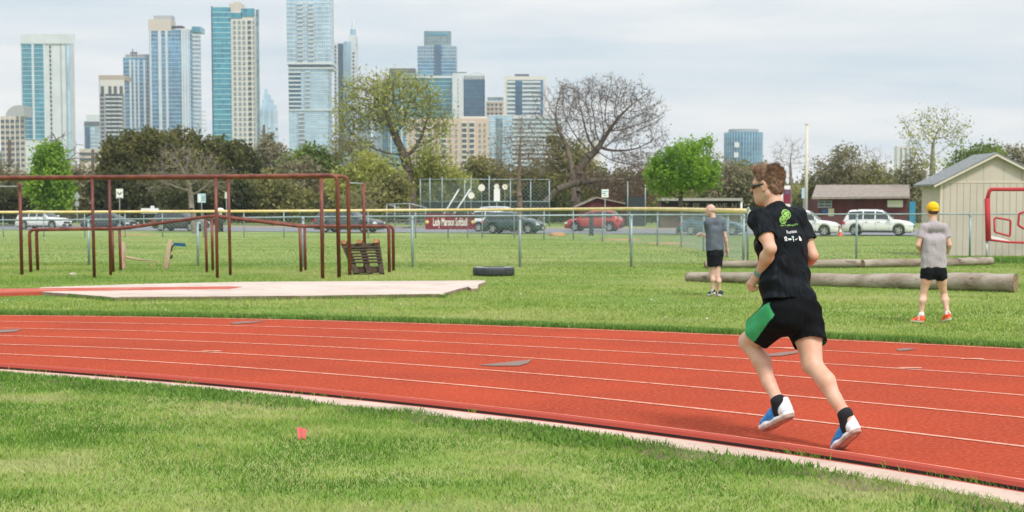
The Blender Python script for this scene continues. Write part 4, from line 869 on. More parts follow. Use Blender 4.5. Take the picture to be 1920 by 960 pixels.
mt_bark = M('dark_bark', (.085, .066, .052), .95, (.13, .105, .085), 3); mt_barkg = M('grey_bark', (.20, .165, .14), .95, (.28, .24, .21), 3); mt_barkb = M('brown_twigs', (.125, .095, .078), .95, (.165, .13, .105), .8)
def leafm(name, c1, c2, c3=None, tr=.38): return M(name, c1, .7, c2, 2.2, (.38, .62), trans=tr, spec=.2, col3=c3, vs3=.45, r3=(.48, .6))
LF = dict(oak=leafm('oak_leaves', (.12, .135, .04), (.20, .18, .06), (.09, .105, .035)), fresh=leafm('fresh_leaves', (.19, .36, .035), (.30, .46, .06), (.14, .28, .03), .4), green=leafm('green_leaves', (.17, .25, .05), (.25, .33, .09), (.13, .18, .05)),
          olive=leafm('olive_leaves', (.24, .235, .08), (.32, .30, .12), (.16, .17, .06)), yellow=leafm('yellow_green_leaves', (.38, .41, .09), (.48, .48, .15), (.26, .29, .07)), rust=leafm('russet_buds', (.17, .11, .075), (.23, .16, .11)), brown=leafm('brown_thicket', (.27, .24, .15), (.34, .31, .19), (.20, .20, .11)), dark=leafm('dark_evergreen', (.065, .085, .032), (.12, .12, .045), (.045, .06, .025)))
def tree(name, label, Y, trunk, blobs, bark=None, leaf=None, nleaf=0, lsize=.2, nattr=600, step=.45, r_tip=.012, expo=2.35, twigs=2, twl=.6, group=None, seed=0, spread=.4, rmin=.0, ybase=None, cat='tree', shell=.35, trunk_r=None, droop=.0, split=True):
    r = np.random.default_rng(seed + 100); k = Y / F_PX
    tp_ = [pt(x, y, Y) for x, y in trunk]; g = gzf(tp_[0].x, Y); tp_[0].z = min(tp_[0].z, g - .1)
    A = []; W = sum(rx * ry for _, _, rx, ry in blobs)
    for cx, cy_, rx, ry in blobs:
        m = max(8, int(nattr * rx * ry / W)); v = r.normal(size=(m, 3)); v /= np.linalg.norm(v, axis=1, keepdims=True); v *= (r.uniform(0, 1, m) ** shell)[:, None]; v *= 1 + .12 * np.sin(v[:, :1] * 5 + v[:, 2:3] * 4 + seed)
        c = pt(cx, cy_, Y); A.append(np.stack([c.x + v[:, 0] * rx * k, c.y + v[:, 1] * rx * k * .75, c.z + v[:, 2] * ry * k], 1))
    A = np.concatenate(A); A = A[A[:, 2] > g + .4]
    nodes = []; par = []
    for i, (a, c) in enumerate(zip(tp_, tp_[1:])):
        m = max(2, int((c - a).length / step)); 
        for q in range(0 if i == 0 else 1, m + 1):
            p = a.lerp(c, q / m); nodes.append([p.x + r.normal(0, .03), p.y + r.normal(0, .05), p.z]); par.append(len(nodes) - 2)
    nodes = np.array(nodes); par = list(par); par[0] = -1
    D = np.linalg.norm(A[:, None] - nodes[None], axis=2); ni = D.argmin(1); nd = D.min(1); alive = np.ones(len(A), bool)
    for it in range(120):
        if not alive.any(): break
        act = np.where(alive)[0]; u, inv = np.unique(ni[act], return_inverse=True); dirs = np.zeros((len(u), 3)); dv = A[act] - nodes[ni[act]]; dv /= np.maximum(np.linalg.norm(dv, axis=1, keepdims=True), 1e-6); np.add.at(dirs, inv, dv)
        dirs += r.normal(0, .22, dirs.shape); dirs[:, 2] -= droop; dirs /= np.maximum(np.linalg.norm(dirs, axis=1, keepdims=True), 1e-6); new = nodes[u] + dirs * step
        o = len(nodes); nodes = np.concatenate([nodes, new]); par += list(u)
        Dn = np.linalg.norm(A[act][:, None] - new[None], axis=2); j = Dn.argmin(1); m = Dn.min(1); better = m < nd[act]; ni[act[better]] = o + j[better]; nd[act[better]] = m[better]
        dead = m < step * 1.1; alive[act[dead]] = False
        if len(nodes) > 9000: break
    n = len(nodes); par = np.array(par); acc = np.zeros(n)
    haschild = np.zeros(n, bool); haschild[par[par >= 0]] = True
    for i in range(n - 1, 0, -1):
        if acc[i] == 0: acc[i] = r_tip ** expo
        acc[par[i]] += acc[i]
    rad = acc ** (1 / expo); rad = np.maximum(rad, rmin)
    if trunk_r: rad *= 1; f = trunk_r / rad[0]; rad = np.where(rad > r_tip * 3, r_tip * 3 + (rad - r_tip * 3) * (trunk_r - r_tip * 3) / max(rad[0] - r_tip * 3, .01), rad)
    rad[0] *= 1.25
    root = empty(name, label, cat, group, tuple(Vector((tp_[0].x, Y, g))))
    idx = np.arange(1, n); P0 = nodes[par[idx]]; P1 = nodes[idx]; R0 = np.minimum(rad[par[idx]], rad[idx] * 1.5); R1 = rad[idx]
    thick = R1 > .035; Vs = []; Fs = []; o = 0
    def push(V, F_):
        nonlocal o
        Vs.append(V); Fs.append(F_ + o); o += len(V)
    if not thick.any(): thick[:3] = True
    push(*tubes_np(P0[thick], P1[thick], R0[thick], R1[thick], 7))
    place(np_mesh('trunk', np.concatenate(Vs), np.concatenate(Fs), bark or mt_bark, root, smooth=True), root)
    Vs = []; Fs = []; o = 0; 
    if (~thick).any(): push(*tubes_np(P0[~thick], P1[~thick], R0[~thick], R1[~thick], 3))
    if twigs:
        src = np.where(rad < r_tip * 3.2)[0]; src = np.repeat(src, twigs); b0 = nodes[src]; pd = nodes[src] - nodes[np.maximum(par[src], 0)]; pd /= np.maximum(np.linalg.norm(pd, axis=1, keepdims=True), 1e-6)
        d = pd + r.normal(0, .75, pd.shape); d[:, 2] += .15 - droop; d /= np.linalg.norm(d, axis=1, keepdims=True); b1 = b0 + d * (twl * r.uniform(.4, 1.2, len(src)))[:, None]; push(*tubes_np(b0, b1, np.full(len(src), r_tip * .8), np.full(len(src), r_tip * .35), 3))
    place(np_mesh('crown', np.concatenate(Vs), np.concatenate(Fs), bark or mt_bark, root), root)
    if leaf and nleaf:
        src = np.where(rad < r_tip * 2.6)[0]; src = r.choice(src, nleaf); ph = nodes[src]; cl = .55 + .45 * np.sin(ph[:, 0] * 2.1 + 3 * np.sin(ph[:, 2] * 1.7) + seed); keep = r.random(nleaf) < .35 + .65 * cl
        C = (ph + r.normal(0, spread, (nleaf, 3)))[keep]; C = C[C[:, 2] > g + .25]; V, F_ = leaves_np(C, lsize, r); place(np_mesh('foliage', V, F_, leaf, root), root)
    return root
G = 'trees beyond the road'
# featured trees
tree('oak_tree', 'tall wide oak with a dark forked trunk and thin yellow-green spring crown', 150, [(774, 420), (771, 370), (764, 335), (762, 300), (755, 285)], [(665, 195, 38, 46), (700, 170, 44, 32), (745, 165, 44, 34), (790, 185, 40, 38), (815, 225, 34, 36), (735, 215, 60, 34), (665, 275, 50, 24), (715, 300, 50, 22), (805, 290, 48, 26), (650, 235, 26, 28)], mt_bark, LF['yellow'], 17500, .13, nattr=1250, step=.5, r_tip=.021, twigs=3, twl=.9, seed=1, trunk_r=.55, spread=.5)
tree('bare_oak_tree', 'huge bare brown oak with a domed crown rising right of the white striped tower', 150, [(1080, 420), (1083, 345), (1088, 318), (1104, 296), (1124, 274)], [(1085, 190, 46, 42), (1130, 172, 44, 30), (1175, 180, 44, 32), (1212, 215, 38, 34), (1230, 262, 24, 28), (1165, 240, 52, 40), (1110, 235, 40, 40), (1185, 300, 52, 22), (1058, 225, 26, 34)], mt_bark, LF['rust'], 2500, .10, nattr=2500, step=.40, r_tip=.0145, twigs=5, twl=.8, seed=2, trunk_r=.34)
tree('bare_oak_tree', 'tall thin bare tree between the white striped tower and the huge bare oak', 147, [(1078, 420), (1075, 345), (1070, 300), (1058, 262)], [(1040, 205, 46, 52), (1018, 240, 40, 45), (1060, 180, 30, 32), (1010, 285, 48, 30)], mt_barkb, LF['rust'], 600, .1, nattr=560, step=.5, r_tip=.016, twigs=3, twl=.8, seed=3, trunk_r=.24)
tree('leaning_tree', 'thick dark leaning trunk slanting to the right beside the maroon hut', 144, [(1010, 424), (1022, 380), (1045, 355), (1078, 344), (1118, 338)], [(1150, 345, 62, 24), (1205, 330, 48, 30), (1100, 330, 40, 20)], mt_bark, LF['rust'], 1800, .12, nattr=420, step=.5, r_tip=.018, twigs=3, twl=.8, seed=4, trunk_r=.32)
tree('small_bare_tree', 'slim bare tree with a vase shaped crown beside the white box sign', 101, [(975, 440), (973, 350), (972, 325)], [(975, 280, 52, 58), (950, 300, 42, 42), (1005, 300, 42, 42), (975, 240, 28, 28)], M('warm_bark', (.19, .14, .11), .95), LF['rust'], 900, .07, nattr=650, step=.3, r_tip=.0115, twigs=3, twl=.5, seed=5, trunk_r=.17)
tree('bright_green_tree', 'small round bright green tree in full leaf above the dugout', 101, [(1272, 441), (1276, 380), (1277, 362)], [(1280, 318, 66, 46), (1245, 330, 32, 36), (1320, 325, 28, 42), (1290, 286, 34, 22), (1256, 294, 22, 22), (1276, 270, 9, 20), (1327, 276, 10, 24), (1303, 270, 10, 16), (1234, 300, 11, 18), (1341, 306, 9, 20), (1222, 335, 12, 22)], mt_bark, LF['fresh'], 17000, .105, nattr=700, step=.28, r_tip=.011, twigs=1, twl=.3, seed=6, trunk_r=.15, spread=.2)
tree('pale_bare_tree', 'small pale grey bare tree with a rounded crown behind the middle of the rusty frame', 106, [(365, 437), (361, 392), (358, 372)], [(350, 320, 76, 38), (340, 295, 52, 24), (405, 335, 40, 30), (300, 335, 42, 26)], mt_barkg, LF['olive'], 1200, .08, nattr=950, step=.3, r_tip=.012, twigs=3, twl=.5, seed=7, trunk_r=.19)
tree('young_green_tree', 'upright fresh green tree behind the white crossover at the far left', 132, [(95, 425), (95, 380), (94, 350)], [(92, 345, 38, 46), (90, 300, 26, 34), (95, 280, 14, 18), (110, 365, 30, 26)], mt_bark, LF['fresh'], 15000, .15, nattr=500, step=.4, r_tip=.014, twigs=1, seed=8, spread=.3)
tree('dead_tree', 'dark crooked bare tree between the bright young tree and the balcony tower', 150, [(128, 425), (124, 340), (120, 300), (112, 272)], [(95, 262, 30, 22), (135, 285, 30, 24), (150, 300, 34, 14), (115, 258, 28, 16)], mt_bark, None, 0, nattr=110, step=.6, r_tip=.028, twigs=1, twl=.7, seed=9, trunk_r=.32)
tree('bare_tree', 'open bare pale green tree with slanting limbs left of the shed roof', 135, [(1752, 425), (1752, 345), (1748, 325)], [(1722, 255, 34, 38), (1765, 240, 40, 34), (1795, 250, 32, 30), (1740, 300, 30, 22), (1700, 225, 20, 14), (1752, 215, 26, 14)], M('lichen_bark', (.2, .2, .14), .95), LF['yellow'], 1400, .12, nattr=300, step=.5, r_tip=.017, twigs=2, twl=.8, seed=10, trunk_r=.27, spread=.35)
# broad-leaved backdrop, one thing each
specs = [
 ('evergreen_oak', 'dark olive live oak, the left half of the dense dome at the left', 142, 245, [(250, 300, 62, 52), (225, 330, 45, 45), (280, 275, 45, 30)], 'oak', 26000, .2, 420),
 ('evergreen_oak', 'broad dark live oak, the right half of the dense dome, behind the pale bare tree', 146, 340, [(330, 290, 70, 45), (390, 300, 60, 42), (350, 335, 90, 45)], 'oak', 34000, .2, 520),
 ('evergreen_oak', 'dark live oak sloping down beside the teal tower', 150, 425, [(430, 325, 55, 48), (460, 350, 35, 40)], 'dark', 20000, .2, 320),
 ('evergreen_oak', 'low dark evergreen under the dense dome, behind the left white sign', 136, 215, [(210, 365, 45, 40), (255, 370, 40, 36)], 'dark', 16000, .2, 240),
 ('evergreen_oak', 'low dark evergreen behind the blue and white sign', 138, 400, [(400, 375, 50, 36), (450, 375, 36, 34), (345, 378, 30, 28)], 'dark', 18000, .2, 260),
 ('brown_tree', 'thin brownish tree just right of the teal tower base', 158, 512, [(510, 292, 34, 40), (490, 320, 30, 30), (535, 310, 26, 34)], 'brown', 8000, .17, 360),
 ('green_tree', 'mid green tree filling the gap left of the stepped glass tower', 150, 580, [(585, 315, 48, 38), (550, 335, 40, 36), (610, 330, 34, 40)], 'green', 15000, .19, 380),
 ('brown_tree', 'reddish brown twiggy tree behind the right end of the rusty top rail', 144, 560, [(565, 330, 40, 34), (540, 355, 46, 30), (590, 360, 40, 30)], 'brown', 8000, .16, 480),
 ('olive_tree', 'olive coloured thicket tree under the rail end of the rusty frame', 140, 510, [(500, 365, 48, 34), (545, 378, 40, 26)], 'olive', 12000, .18, 300),
 ('yellow_green_tree', 'yellow-green bush left of the tall oak trunk', 138, 690, [(690, 335, 48, 40), (650, 350, 40, 36), (725, 345, 30, 34)], 'yellow', 17000, .17, 380),
 ('yellow_green_tree', 'bright olive bush around the foot of the tall oak', 134, 725, [(720, 372, 44, 28), (680, 378, 40, 22), (750, 360, 24, 30)], 'olive', 13000, .17, 300),
 ('yellow_green_tree', 'yellow-green tree right of the tall oak trunk, behind the backstop posts', 152, 815, [(810, 330, 40, 34), (850, 345, 46, 30), (785, 350, 25, 30)], 'yellow', 12000, .17, 320),
 ('green_tree', 'olive round topped tree behind the round white discs', 158, 900, [(905, 325, 48, 30), (880, 350, 50, 30), (930, 350, 40, 32)], 'olive', 15000, .19, 340),
 ('green_tree', 'dark green tree behind the small vase shaped bare tree', 160, 975, [(975, 350, 50, 34), (1010, 360, 40, 30)], 'oak', 12000, .19, 260),
 ('green_tree', 'greyish green tree seen through the limbs of the huge bare oak', 170, 1065, [(1070, 300, 44, 34), (1040, 330, 44, 40), (1095, 330, 40, 30), (1050, 270, 28, 20)], 'olive', 14000, .19, 340),
 ('brown_tree', 'brown bush between the huge bare oak and the bright green tree', 155, 1160, [(1165, 345, 50, 30), (1110, 355, 50, 26), (1210, 350, 36, 28)], 'olive', 11000, .18, 420),
 ('brown_tree', 'russet thicket under the right side of the huge bare oak', 150, 1185, [(1190, 365, 44, 18), (1160, 372, 40, 16), (1225, 330, 26, 22)], 'rust', 5000, .14, 420),
 ('olive_tree', 'greyish olive tree right of the bright green tree', 158, 1370, [(1372, 340, 36, 34), (1345, 358, 30, 28), (1400, 350, 34, 30)], 'brown', 13000, .18, 340),
 ('olive_tree', 'rounded olive tree beneath the blue cylindrical tower', 162, 1400, [(1400, 325, 40, 22), (1440, 340, 34, 34), (1385, 365, 46, 22)], 'olive', 13000, .18, 320),
 ('brown_tree', 'grey brown bushy tree just right of the cream pole', 158, 1560, [(1555, 330, 38, 40), (1585, 320, 40, 46), (1530, 348, 30, 30)], 'brown', 9000, .16, 620),
 ('olive_tree', 'olive brown tree above the middle of the maroon building', 160, 1620, [(1625, 335, 46, 30), (1595, 350, 50, 26), (1660, 345, 36, 26)], 'olive', 9000, .17, 520),
 ('brown_tree', 'dark brown bush between the maroon building and the shed', 150, 1708, [(1708, 335, 28, 34), (1722, 370, 26, 36), (1690, 360, 24, 30)], 'brown', 8000, .16, 420),
 ('green_tree', 'green tree rising above the left slope of the shed roof', 120, 1840, [(1825, 305, 34, 32), (1850, 292, 26, 20), (1800, 325, 26, 24)], 'green', 9000, .13, 300),
 ('brown_tree', 'bare brown tree top behind the ridge of the shed', 125, 1893, [(1890, 290, 30, 16), (1925, 296, 34, 18)], 'brown', 3000, .13, 260),
 ('brown_tree', 'brownish thicket at the far left edge below the beige tower', 150, 25, [(20, 340, 40, 34), (-20, 330, 50, 40), (50, 365, 40, 34)], 'brown', 10000, .17, 380),
 ('evergreen_oak', 'dark shaded bush behind the leftmost tall rusty post', 138, 40, [(25, 385, 50, 30), (70, 390, 40, 26), (-40, 380, 40, 34)], 'dark', 12000, .19, 260),
 ('brown_tree', 'brown twiggy bush right of the bright young tree', 142, 165, [(150, 350, 34, 40), (178, 372, 32, 32), (130, 378, 26, 28)], 'brown', 8000, .16, 420),
]
for i, (nm, lab, Y, tx, bl, lf, nl, ls, na) in enumerate(specs):
    y0 = min(b[1] for b in bl); ym = sum(b[1] for b in bl) / len(bl)
    tree(nm, lab, Y, [(tx, 425), (tx + 3, 395), (tx, ym + 8)], bl, mt_barkb if lf in ('brown', 'rust') else mt_bark, LF[lf], int(nl * (.62 if lf in ('brown', 'olive', 'yellow') else .85)), ls * 1.0, nattr=na, step=.55, r_tip=.016, twigs=3 if lf in ('brown', 'rust') else 1, twl=.7, seed=20 + i, spread=.38, shell=.45, group=G)
for i, (tx, Y, bl, lab) in enumerate([(1482, 165, [(1480, 280, 34, 26), (1462, 300, 26, 24), (1500, 300, 24, 26)], 'round bare tree between the blue cylindrical tower and the cream pole'), (1645, 170, [(1645, 305, 26, 24), (1635, 285, 20, 10)], 'pale bare tree above the maroon building roof'), (1615, 172, [(1618, 310, 18, 24)], 'small faint bare tree between the olive trees right of the cream pole'), (1340, 168, [(1345, 300, 20, 18)], 'faint bare tree top peeking out right of the bright green tree'),
       (470, 162, [(455, 300, 30, 28), (475, 320, 26, 20), (500, 280, 18, 24)], 'fine twiggy bare tree in front of the white half of the teal tower'), (660, 146, [(650, 280, 36, 36), (680, 300, 26, 24)], 'thin bare tree in front of the slim spired tower'), (700, 120, [(655, 372, 20, 22), (672, 368, 14, 18)], 'pale small bare shrub right of the rusty chin-up post')]):
    tree('bare_tree', lab, Y, [(tx, 425), (tx, 380), (tx, bl[0][1] + bl[0][3] * .7)], bl, mt_barkg if i not in (4, 5) else mt_barkb, LF['olive'] if i > 3 else None, 900, .1, nattr=320, step=.5, r_tip=.014, twigs=3, twl=.8, seed=70 + i, trunk_r=.16, group='bare trees beyond the road')
def woods():
    r = np.random.default_rng(3); n = 110000; X = r.uniform(-95, 110, n); Y = r.uniform(185, 235, n); hm = 3.2 + 2.2 * vnoise(X, Y * .3, .12, 41) + 1.5 * vnoise(X, Y, .5, 42); z = -.6 + hm * r.uniform(0, 1, n) ** .8
    V, F_ = leaves_np(np.stack([X, Y, z], 1), .36, r); tag(np_mesh('distant_woods', V, F_, LF['olive']), 'continuous far belt of shrubs and small trees closing the view', None, None, 'stuff')
    n = 42000; X = r.uniform(-70, 78, n); Y = r.uniform(158, 176, n); hm = 1.2 + 1.4 * vnoise(X, Y * .3, .2, 43) + .8 * vnoise(X, Y, .9, 44); z = -.6 + hm * r.uniform(0, 1, n)
    V, F_ = leaves_np(np.stack([X, Y, z], 1), .24, r); tag(np_mesh('undergrowth', V, F_, LF['dark']), 'dark low undergrowth beneath the trees beyond the road', None, None, 'stuff')
woods()
# ---------------------------------------------------------------- skyline
def glass(name, c1, c2, mort, bw=3.0, bh=3.5, rough=.2, metal=.25, ms=.12):
    if name in MATS: return MATS[name]
    m = bpy.data.materials.new(name); m.use_nodes = True; t = m.node_tree; b = t.nodes['Principled BSDF']; b.inputs['Roughness'].default_value = rough; b.inputs['Metallic'].default_value = metal
    c = N(t, 'ShaderNodeTexCoord'); s = N(t, 'ShaderNodeSeparateXYZ'); t.links.new(c.outputs['Object'], s.inputs[0]); a = N(t, 'ShaderNodeMath', operation='ADD'); t.links.new(s.outputs[0], a.inputs[0]); t.links.new(s.outputs[1], a.inputs[1])
    cb = N(t, 'ShaderNodeCombineXYZ'); t.links.new(a.outputs[0], cb.inputs[0]); t.links.new(s.outputs[2], cb.inputs[1])
    br = N(t, 'ShaderNodeTexBrick', offset=0.0, squash=1.0); br.inputs['Color1'].default_value = (*c1, 1); br.inputs['Color2'].default_value = (*c2, 1); br.inputs['Mortar'].default_value = (*mort, 1); br.inputs['Scale'].default_value = 1; br.inputs['Mortar Size'].default_value = ms; br.inputs['Brick Width'].default_value = bw; br.inputs['Row Height'].default_value = bh; br.inputs['Mortar Smooth'].default_value = .2; br.inputs['Bias'].default_value = -.1
    t.links.new(cb.outputs[0], br.inputs['Vector'])
    n = N(t, 'ShaderNodeTexNoise', ins={'Scale': .035, 'Detail': 4.0}); t.links.new(c.outputs['Object'], n.inputs[0]); mr = N(t, 'ShaderNodeMapRange', ins={1: .35, 2: .65, 3: .75, 4: 1.2}); t.links.new(n.outputs[0], mr.inputs[0])
    mx = N(t, 'ShaderNodeMix', data_type='RGBA', blend_type='MULTIPLY'); mx.inputs[0].default_value = 1; t.links.new(br.outputs[0], mx.inputs[6]); t.links.new(mr.outputs[0], mx.inputs[7]); t.links.new(mx.outputs[2], b.inputs['Base Color'])
    MATS[name] = m; return m
GT = glass('teal_glass', (.015, .19, .30), (.04, .32, .44), (.10, .42, .52)); GB = glass('blue_glass', (.03, .16, .31), (.10, .31, .50), (.32, .50, .64)); GD = glass('dark_blue_glass', (.01, .06, .12), (.025, .12, .22), (.06, .17, .26)); GP = glass('pale_blue_glass', (.30, .47, .62), (.42, .60, .74), (.62, .75, .84)); GG = glass('grey_green_glass', (.10, .17, .20), (.2, .29, .32), (.35, .42, .44)); GK = glass('dark_window_glass', (.03, .045, .055), (.07, .09, .10), (.1, .12, .13))
WHT = M('white_tower_panels', (.62, .655, .69), .7, (.55, .58, .62), .1); CRM = M('cream_tower_panels', (.64, .60, .57), .7); BEI = M('beige_tower_stone', (.55, .48, .41), .8); GRY = M('grey_tower_concrete', (.36, .37, .38), .8); TAN = M('tan_brick', (.52, .38, .31), .85); LGT = M('light_slab_edge', (.62, .66, .68), .7); DKG = M('dark_plant_room', (.07, .09, .11), .7); TANR = M('tan_roof_screen', (.42, .34, .26), .8)
def zof(y, Y): return pt(960, y, Y).z
def xof(x, Y): return (x - X0) / F_PX * math.sqrt(1) * Y * 1.0 if False else pt(x, HOR, Y).x
class Tower:
    def __init__(s, label, x0, x1, y0, Y, D=24, body=None, name='tower', floors=3.6, bands=None, bh=.7, yb=400, proud=.25):
        s.Y, s.D = Y, D; s.root = empty(name, label, 'tower', loc=tuple(Vector((xof((x0 + x1) / 2, Y), Y, gzf(0, Y)))))
        s.X0, s.X1 = xof(x0, Y), xof(x1, Y)
        if x1 < X0: s.X1 = xof(x1, Y + D)          # the side wall shows on the right for towers left of the axis
        else: s.X0 = min(s.X0, s.X0) 
        s.z1 = zof(y0, Y); s.z0 = gzf(0, Y) - .5
        if s.X1 < s.X0 + 4: s.X1 = s.X0 + 4
        b = MB(); b.bb(s.X0, s.X1, Y, Y + D, s.z0, s.z1); s.p('wall', b, body)
        if bands:
            b = MB(); z = s.z1
            while z > 2: b.bb(s.X0 - proud, s.X1 + proud, Y - proud, Y + D + proud, z - bh, z); z -= floors
            s.p('floor_bands', b, bands)
    def p(s, nm, b, mat, sm=False): return place(b.build(nm, mat, s.root, sm), s.root)
    def strip(s, xa, xb, ya, yb, mat, nm, proud=.5, back=.0):
        b = MB(); b.bb(xof(xa, s.Y), xof(xb, s.Y), s.Y - proud, s.Y + back + .1, zof(yb, s.Y), zof(ya, s.Y)); return s.p(nm, b, mat)
    def box(s, xa, xb, ya, yb, mat, nm, dy=0, D=None):
        b = MB(); Y = s.Y + dy; b.bb(xof(xa, s.Y), xof(xb, s.Y), Y, Y + (D or s.D * .6), zof(yb, s.Y), zof(ya, s.Y)); return s.p(nm, b, mat)
    def side(s, ya, yb, fa, fb, mat, nm, proud=.4):
        b = MB(); b.bb(s.X1 - .1, s.X1 + proud, s.Y + s.D * fa, s.Y + s.D * fb, zof(yb, s.Y), zof(ya, s.Y)); return s.p(nm, b, mat)
    def grid(s, nm, mat, xs_, ya, yb, pitch, w, h, proud=.62, depth=.3):
        """repeated windows or balconies: the uppermost hundred as parts, the rest as one mass"""
        me = None; cells = []; z = zof(ya, s.Y) - pitch * .5; zb_ = zof(yb, s.Y)
        while z > zb_:
            for x in xs_: cells.append((xof(x, s.Y) if not isinstance(x, tuple) else x[0], z))
            z -= pitch
        used = getattr(s, 'used', {}); s.used = used; k0 = used.get(nm, 0)
        for i, (x, z) in enumerate(cells[:max(0, 100 - k0)]):
            if me is None: b = MB(); b.bb(-w / 2, w / 2, -proud, -proud + depth, -h / 2, h / 2); o = b.build(nm, mat, s.root); me = o.data
            else: o = link(nm, me, s.root)
            place(o, s.root); o.location = (x, s.Y, z)
        used[nm] = min(100, k0 + len(cells))
        rest = cells[max(0, 100 - k0):]
        if rest:
            b = MB()
            for x, z in rest: b.bb(x - w / 2, x + w / 2, s.Y - proud, s.Y - proud + depth, z - h / 2, z + h / 2)
            tag(s.p(nm, b, mat), kind='stuff')
def lin(a, b, n): return [a + (b - a) * i / (n - 1) for i in range(n)]
# far left beige tower with a stepped round top
t = Tower('beige tower with rows of windows and a curved glass top at the far left', 4, 50, 218, 1150, 22, BEI)
b = MB(); n = 14; Yc = t.Y; xa, xc = xof(13, Yc), xof(47, Yc); za, zc = zof(218, Yc), zof(197, Yc)
poly = [(xa, za)] + [(xa + (xc - xa) * .75 * (1 - math.cos(a)), za + (zc - za) * math.sin(a)) for a in np.linspace(.05, math.pi / 2, n)] + [(xc, zc), (xc, za)]
m = len(poly); V = [(x, Yc + 1, z) for x, z in poly] + [(x, Yc + 20, z) for x, z in poly]; b.add(V, [tuple(range(m - 1, -1, -1)), tuple(range(m, 2 * m))] + [(i, (i + 1) % m, (i + 1) % m + m, i + m) for i in range(m)]); t.p('curved_top', b, GRY)
t.grid('window', GK, lin(8, 45, 5), 222, 320, 4.1, 2.6, 2.0)
for x in lin(12.6, 40.4, 4): t.strip(x - .8, x + .8, 218, 330, CRM, 'pier', .9)
# white framed slab tower
t = Tower('tall white framed tower with teal glass on its left half', 44, 144, 66, 1250, 26, WHT)
for x0, x1 in ((46.5, 65), (69, 87)): t.strip(x0, x1, 82, 262, GT, 'glass_facade', .45)
b = MB(); z = zof(82, 1250)
while z > zof(262, 1250): b.bb(xof(46.5, 1250), xof(87, 1250), 1250 - .6, 1250 - .3, z - .35, z); z -= 3.6
t.p('floor_bands', b, LGT); t.strip(65, 69, 82, 262, WHT, 'pier', .9); t.strip(118.2, 120, 82, 330, GRY, 'shadow_joint', .5); t.strip(130, 135.5, 82, 300, GP, 'narrow_glass', .5); t.strip(87, 89.5, 82, 262, LGT, 'pier', .8); t.strip(44, 146, 64, 82, WHT, 'crown', 1.1)
t.grid('slot_window', GK, [99.5], 84, 300, 3.6, 1.3, 2.2); t.strip(96, 114, 262, 300, DKG, 'dark_recess', .6)
# low blue building
t = Tower('small blue glass building with a rounded parapet between two towers', 160, 190, 228, 1500, 20, GP, bands=LGT); b = MB(); t.box(164, 188, 215, 228, LGT, 'rounded_roof'); t.strip(160.5, 189, 228, 236, DKG, 'dark_band', .8); t.strip(162, 171, 238, 300, GD, 'glass_facade', .6)
# balcony tower
t = Tower('grey concrete balcony tower with a tan roof screen', 190, 238, 150, 1320, 22, GK, bands=GRY, floors=3.5, bh=1.3); t.box(189, 238, 141, 150, TANR, 'roof_screen', -.6, 22); t.strip(191, 237, 150, 176, CRM, 'upper_wall', .7)
t.grid('upper_window', GK, [196, 210, 220, 231], 159, 175, 9, 2.6, 6.5, 1.0); 
t.grid('balcony', LGT, [206.5, 217.5, 228.5], 178, 290, 3.5, 4.1, 1.0, 1.9, 1.7); t.strip(198.5, 201, 176, 330, GRY, 'pier', 1.0); t.strip(235, 237.5, 176, 330, GRY, 'pier', 1.0); t.strip(190, 191.3, 150, 330, GRY, 'pier', 1.0)
# two joined blue and white residential towers
t = Tower('lower blue glass tower with white vertical piers and a rooftop antenna', 235, 291, 107, 1380, 24, GB, bands=LGT, bh=.35)
for x0, x1 in ((246.5, 250), (254.5, 257.5), (262, 264.5), (273, 276.5), (283, 285)): t.strip(x0, x1, 112, 320, WHT, 'pier', .9)
t.box(237, 282, 101, 107, GRY, 'roof_rail', 4, 1); b = MB(); x = xof(251, 1380); b.tube([(x, 1384, zof(107, 1380)), (x, 1384, zof(91, 1380))], .5, 6); b.tube([(x + 3, 1384, zof(107, 1380)), (x + 3, 1384, zof(96, 1380))], .4, 6); b.bb(x - 2, x + 4, 1383, 1385, zof(100, 1380), zof(97, 1380)); t.p('antenna', b, DKG)
t = Tower('high blue glass tower with a beige lift core and balconies down its right edge', 284, 380, 55, 1370, 34, GB, bands=LGT, bh=.35)
for x0, x1 in ((285, 288), (301, 306.5), (314.5, 318.5)): t.strip(x0, x1, 57, 320, WHT, 'pier', .9)
t.box(283, 325, 36, 58, BEI, 'lift_core', -.5, 20); t.box(291, 325, 28, 36, GRY, 'plant_room', 4, 12); t.box(315, 345, 47.5, 50, DKG, 'roof_canopy', 2, 12); t.strip(344, 360, 56, 320, WHT, 'white_wall', 1.0); t.strip(344, 362, 54, 58, WHT, 'crown', 1.3)
for x0 in (347, 352.5, 357.5): t.strip(x0, x0 + 1.6, 60, 320, GP, 'window_line', 1.2)
xr = xof(369, 1370); t.grid('balcony', LGT, [369, 376], 62, 300, 3.6, 3.6, 1.1, 2.3, 2.0); t.box(364, 380, 50, 60, GT, 'glass_corner', -.8, 20)
t.grid('edge_balcony', LGT, [382.5], 205, 250, 3.6, 4.5, .6, 1.0, 6)
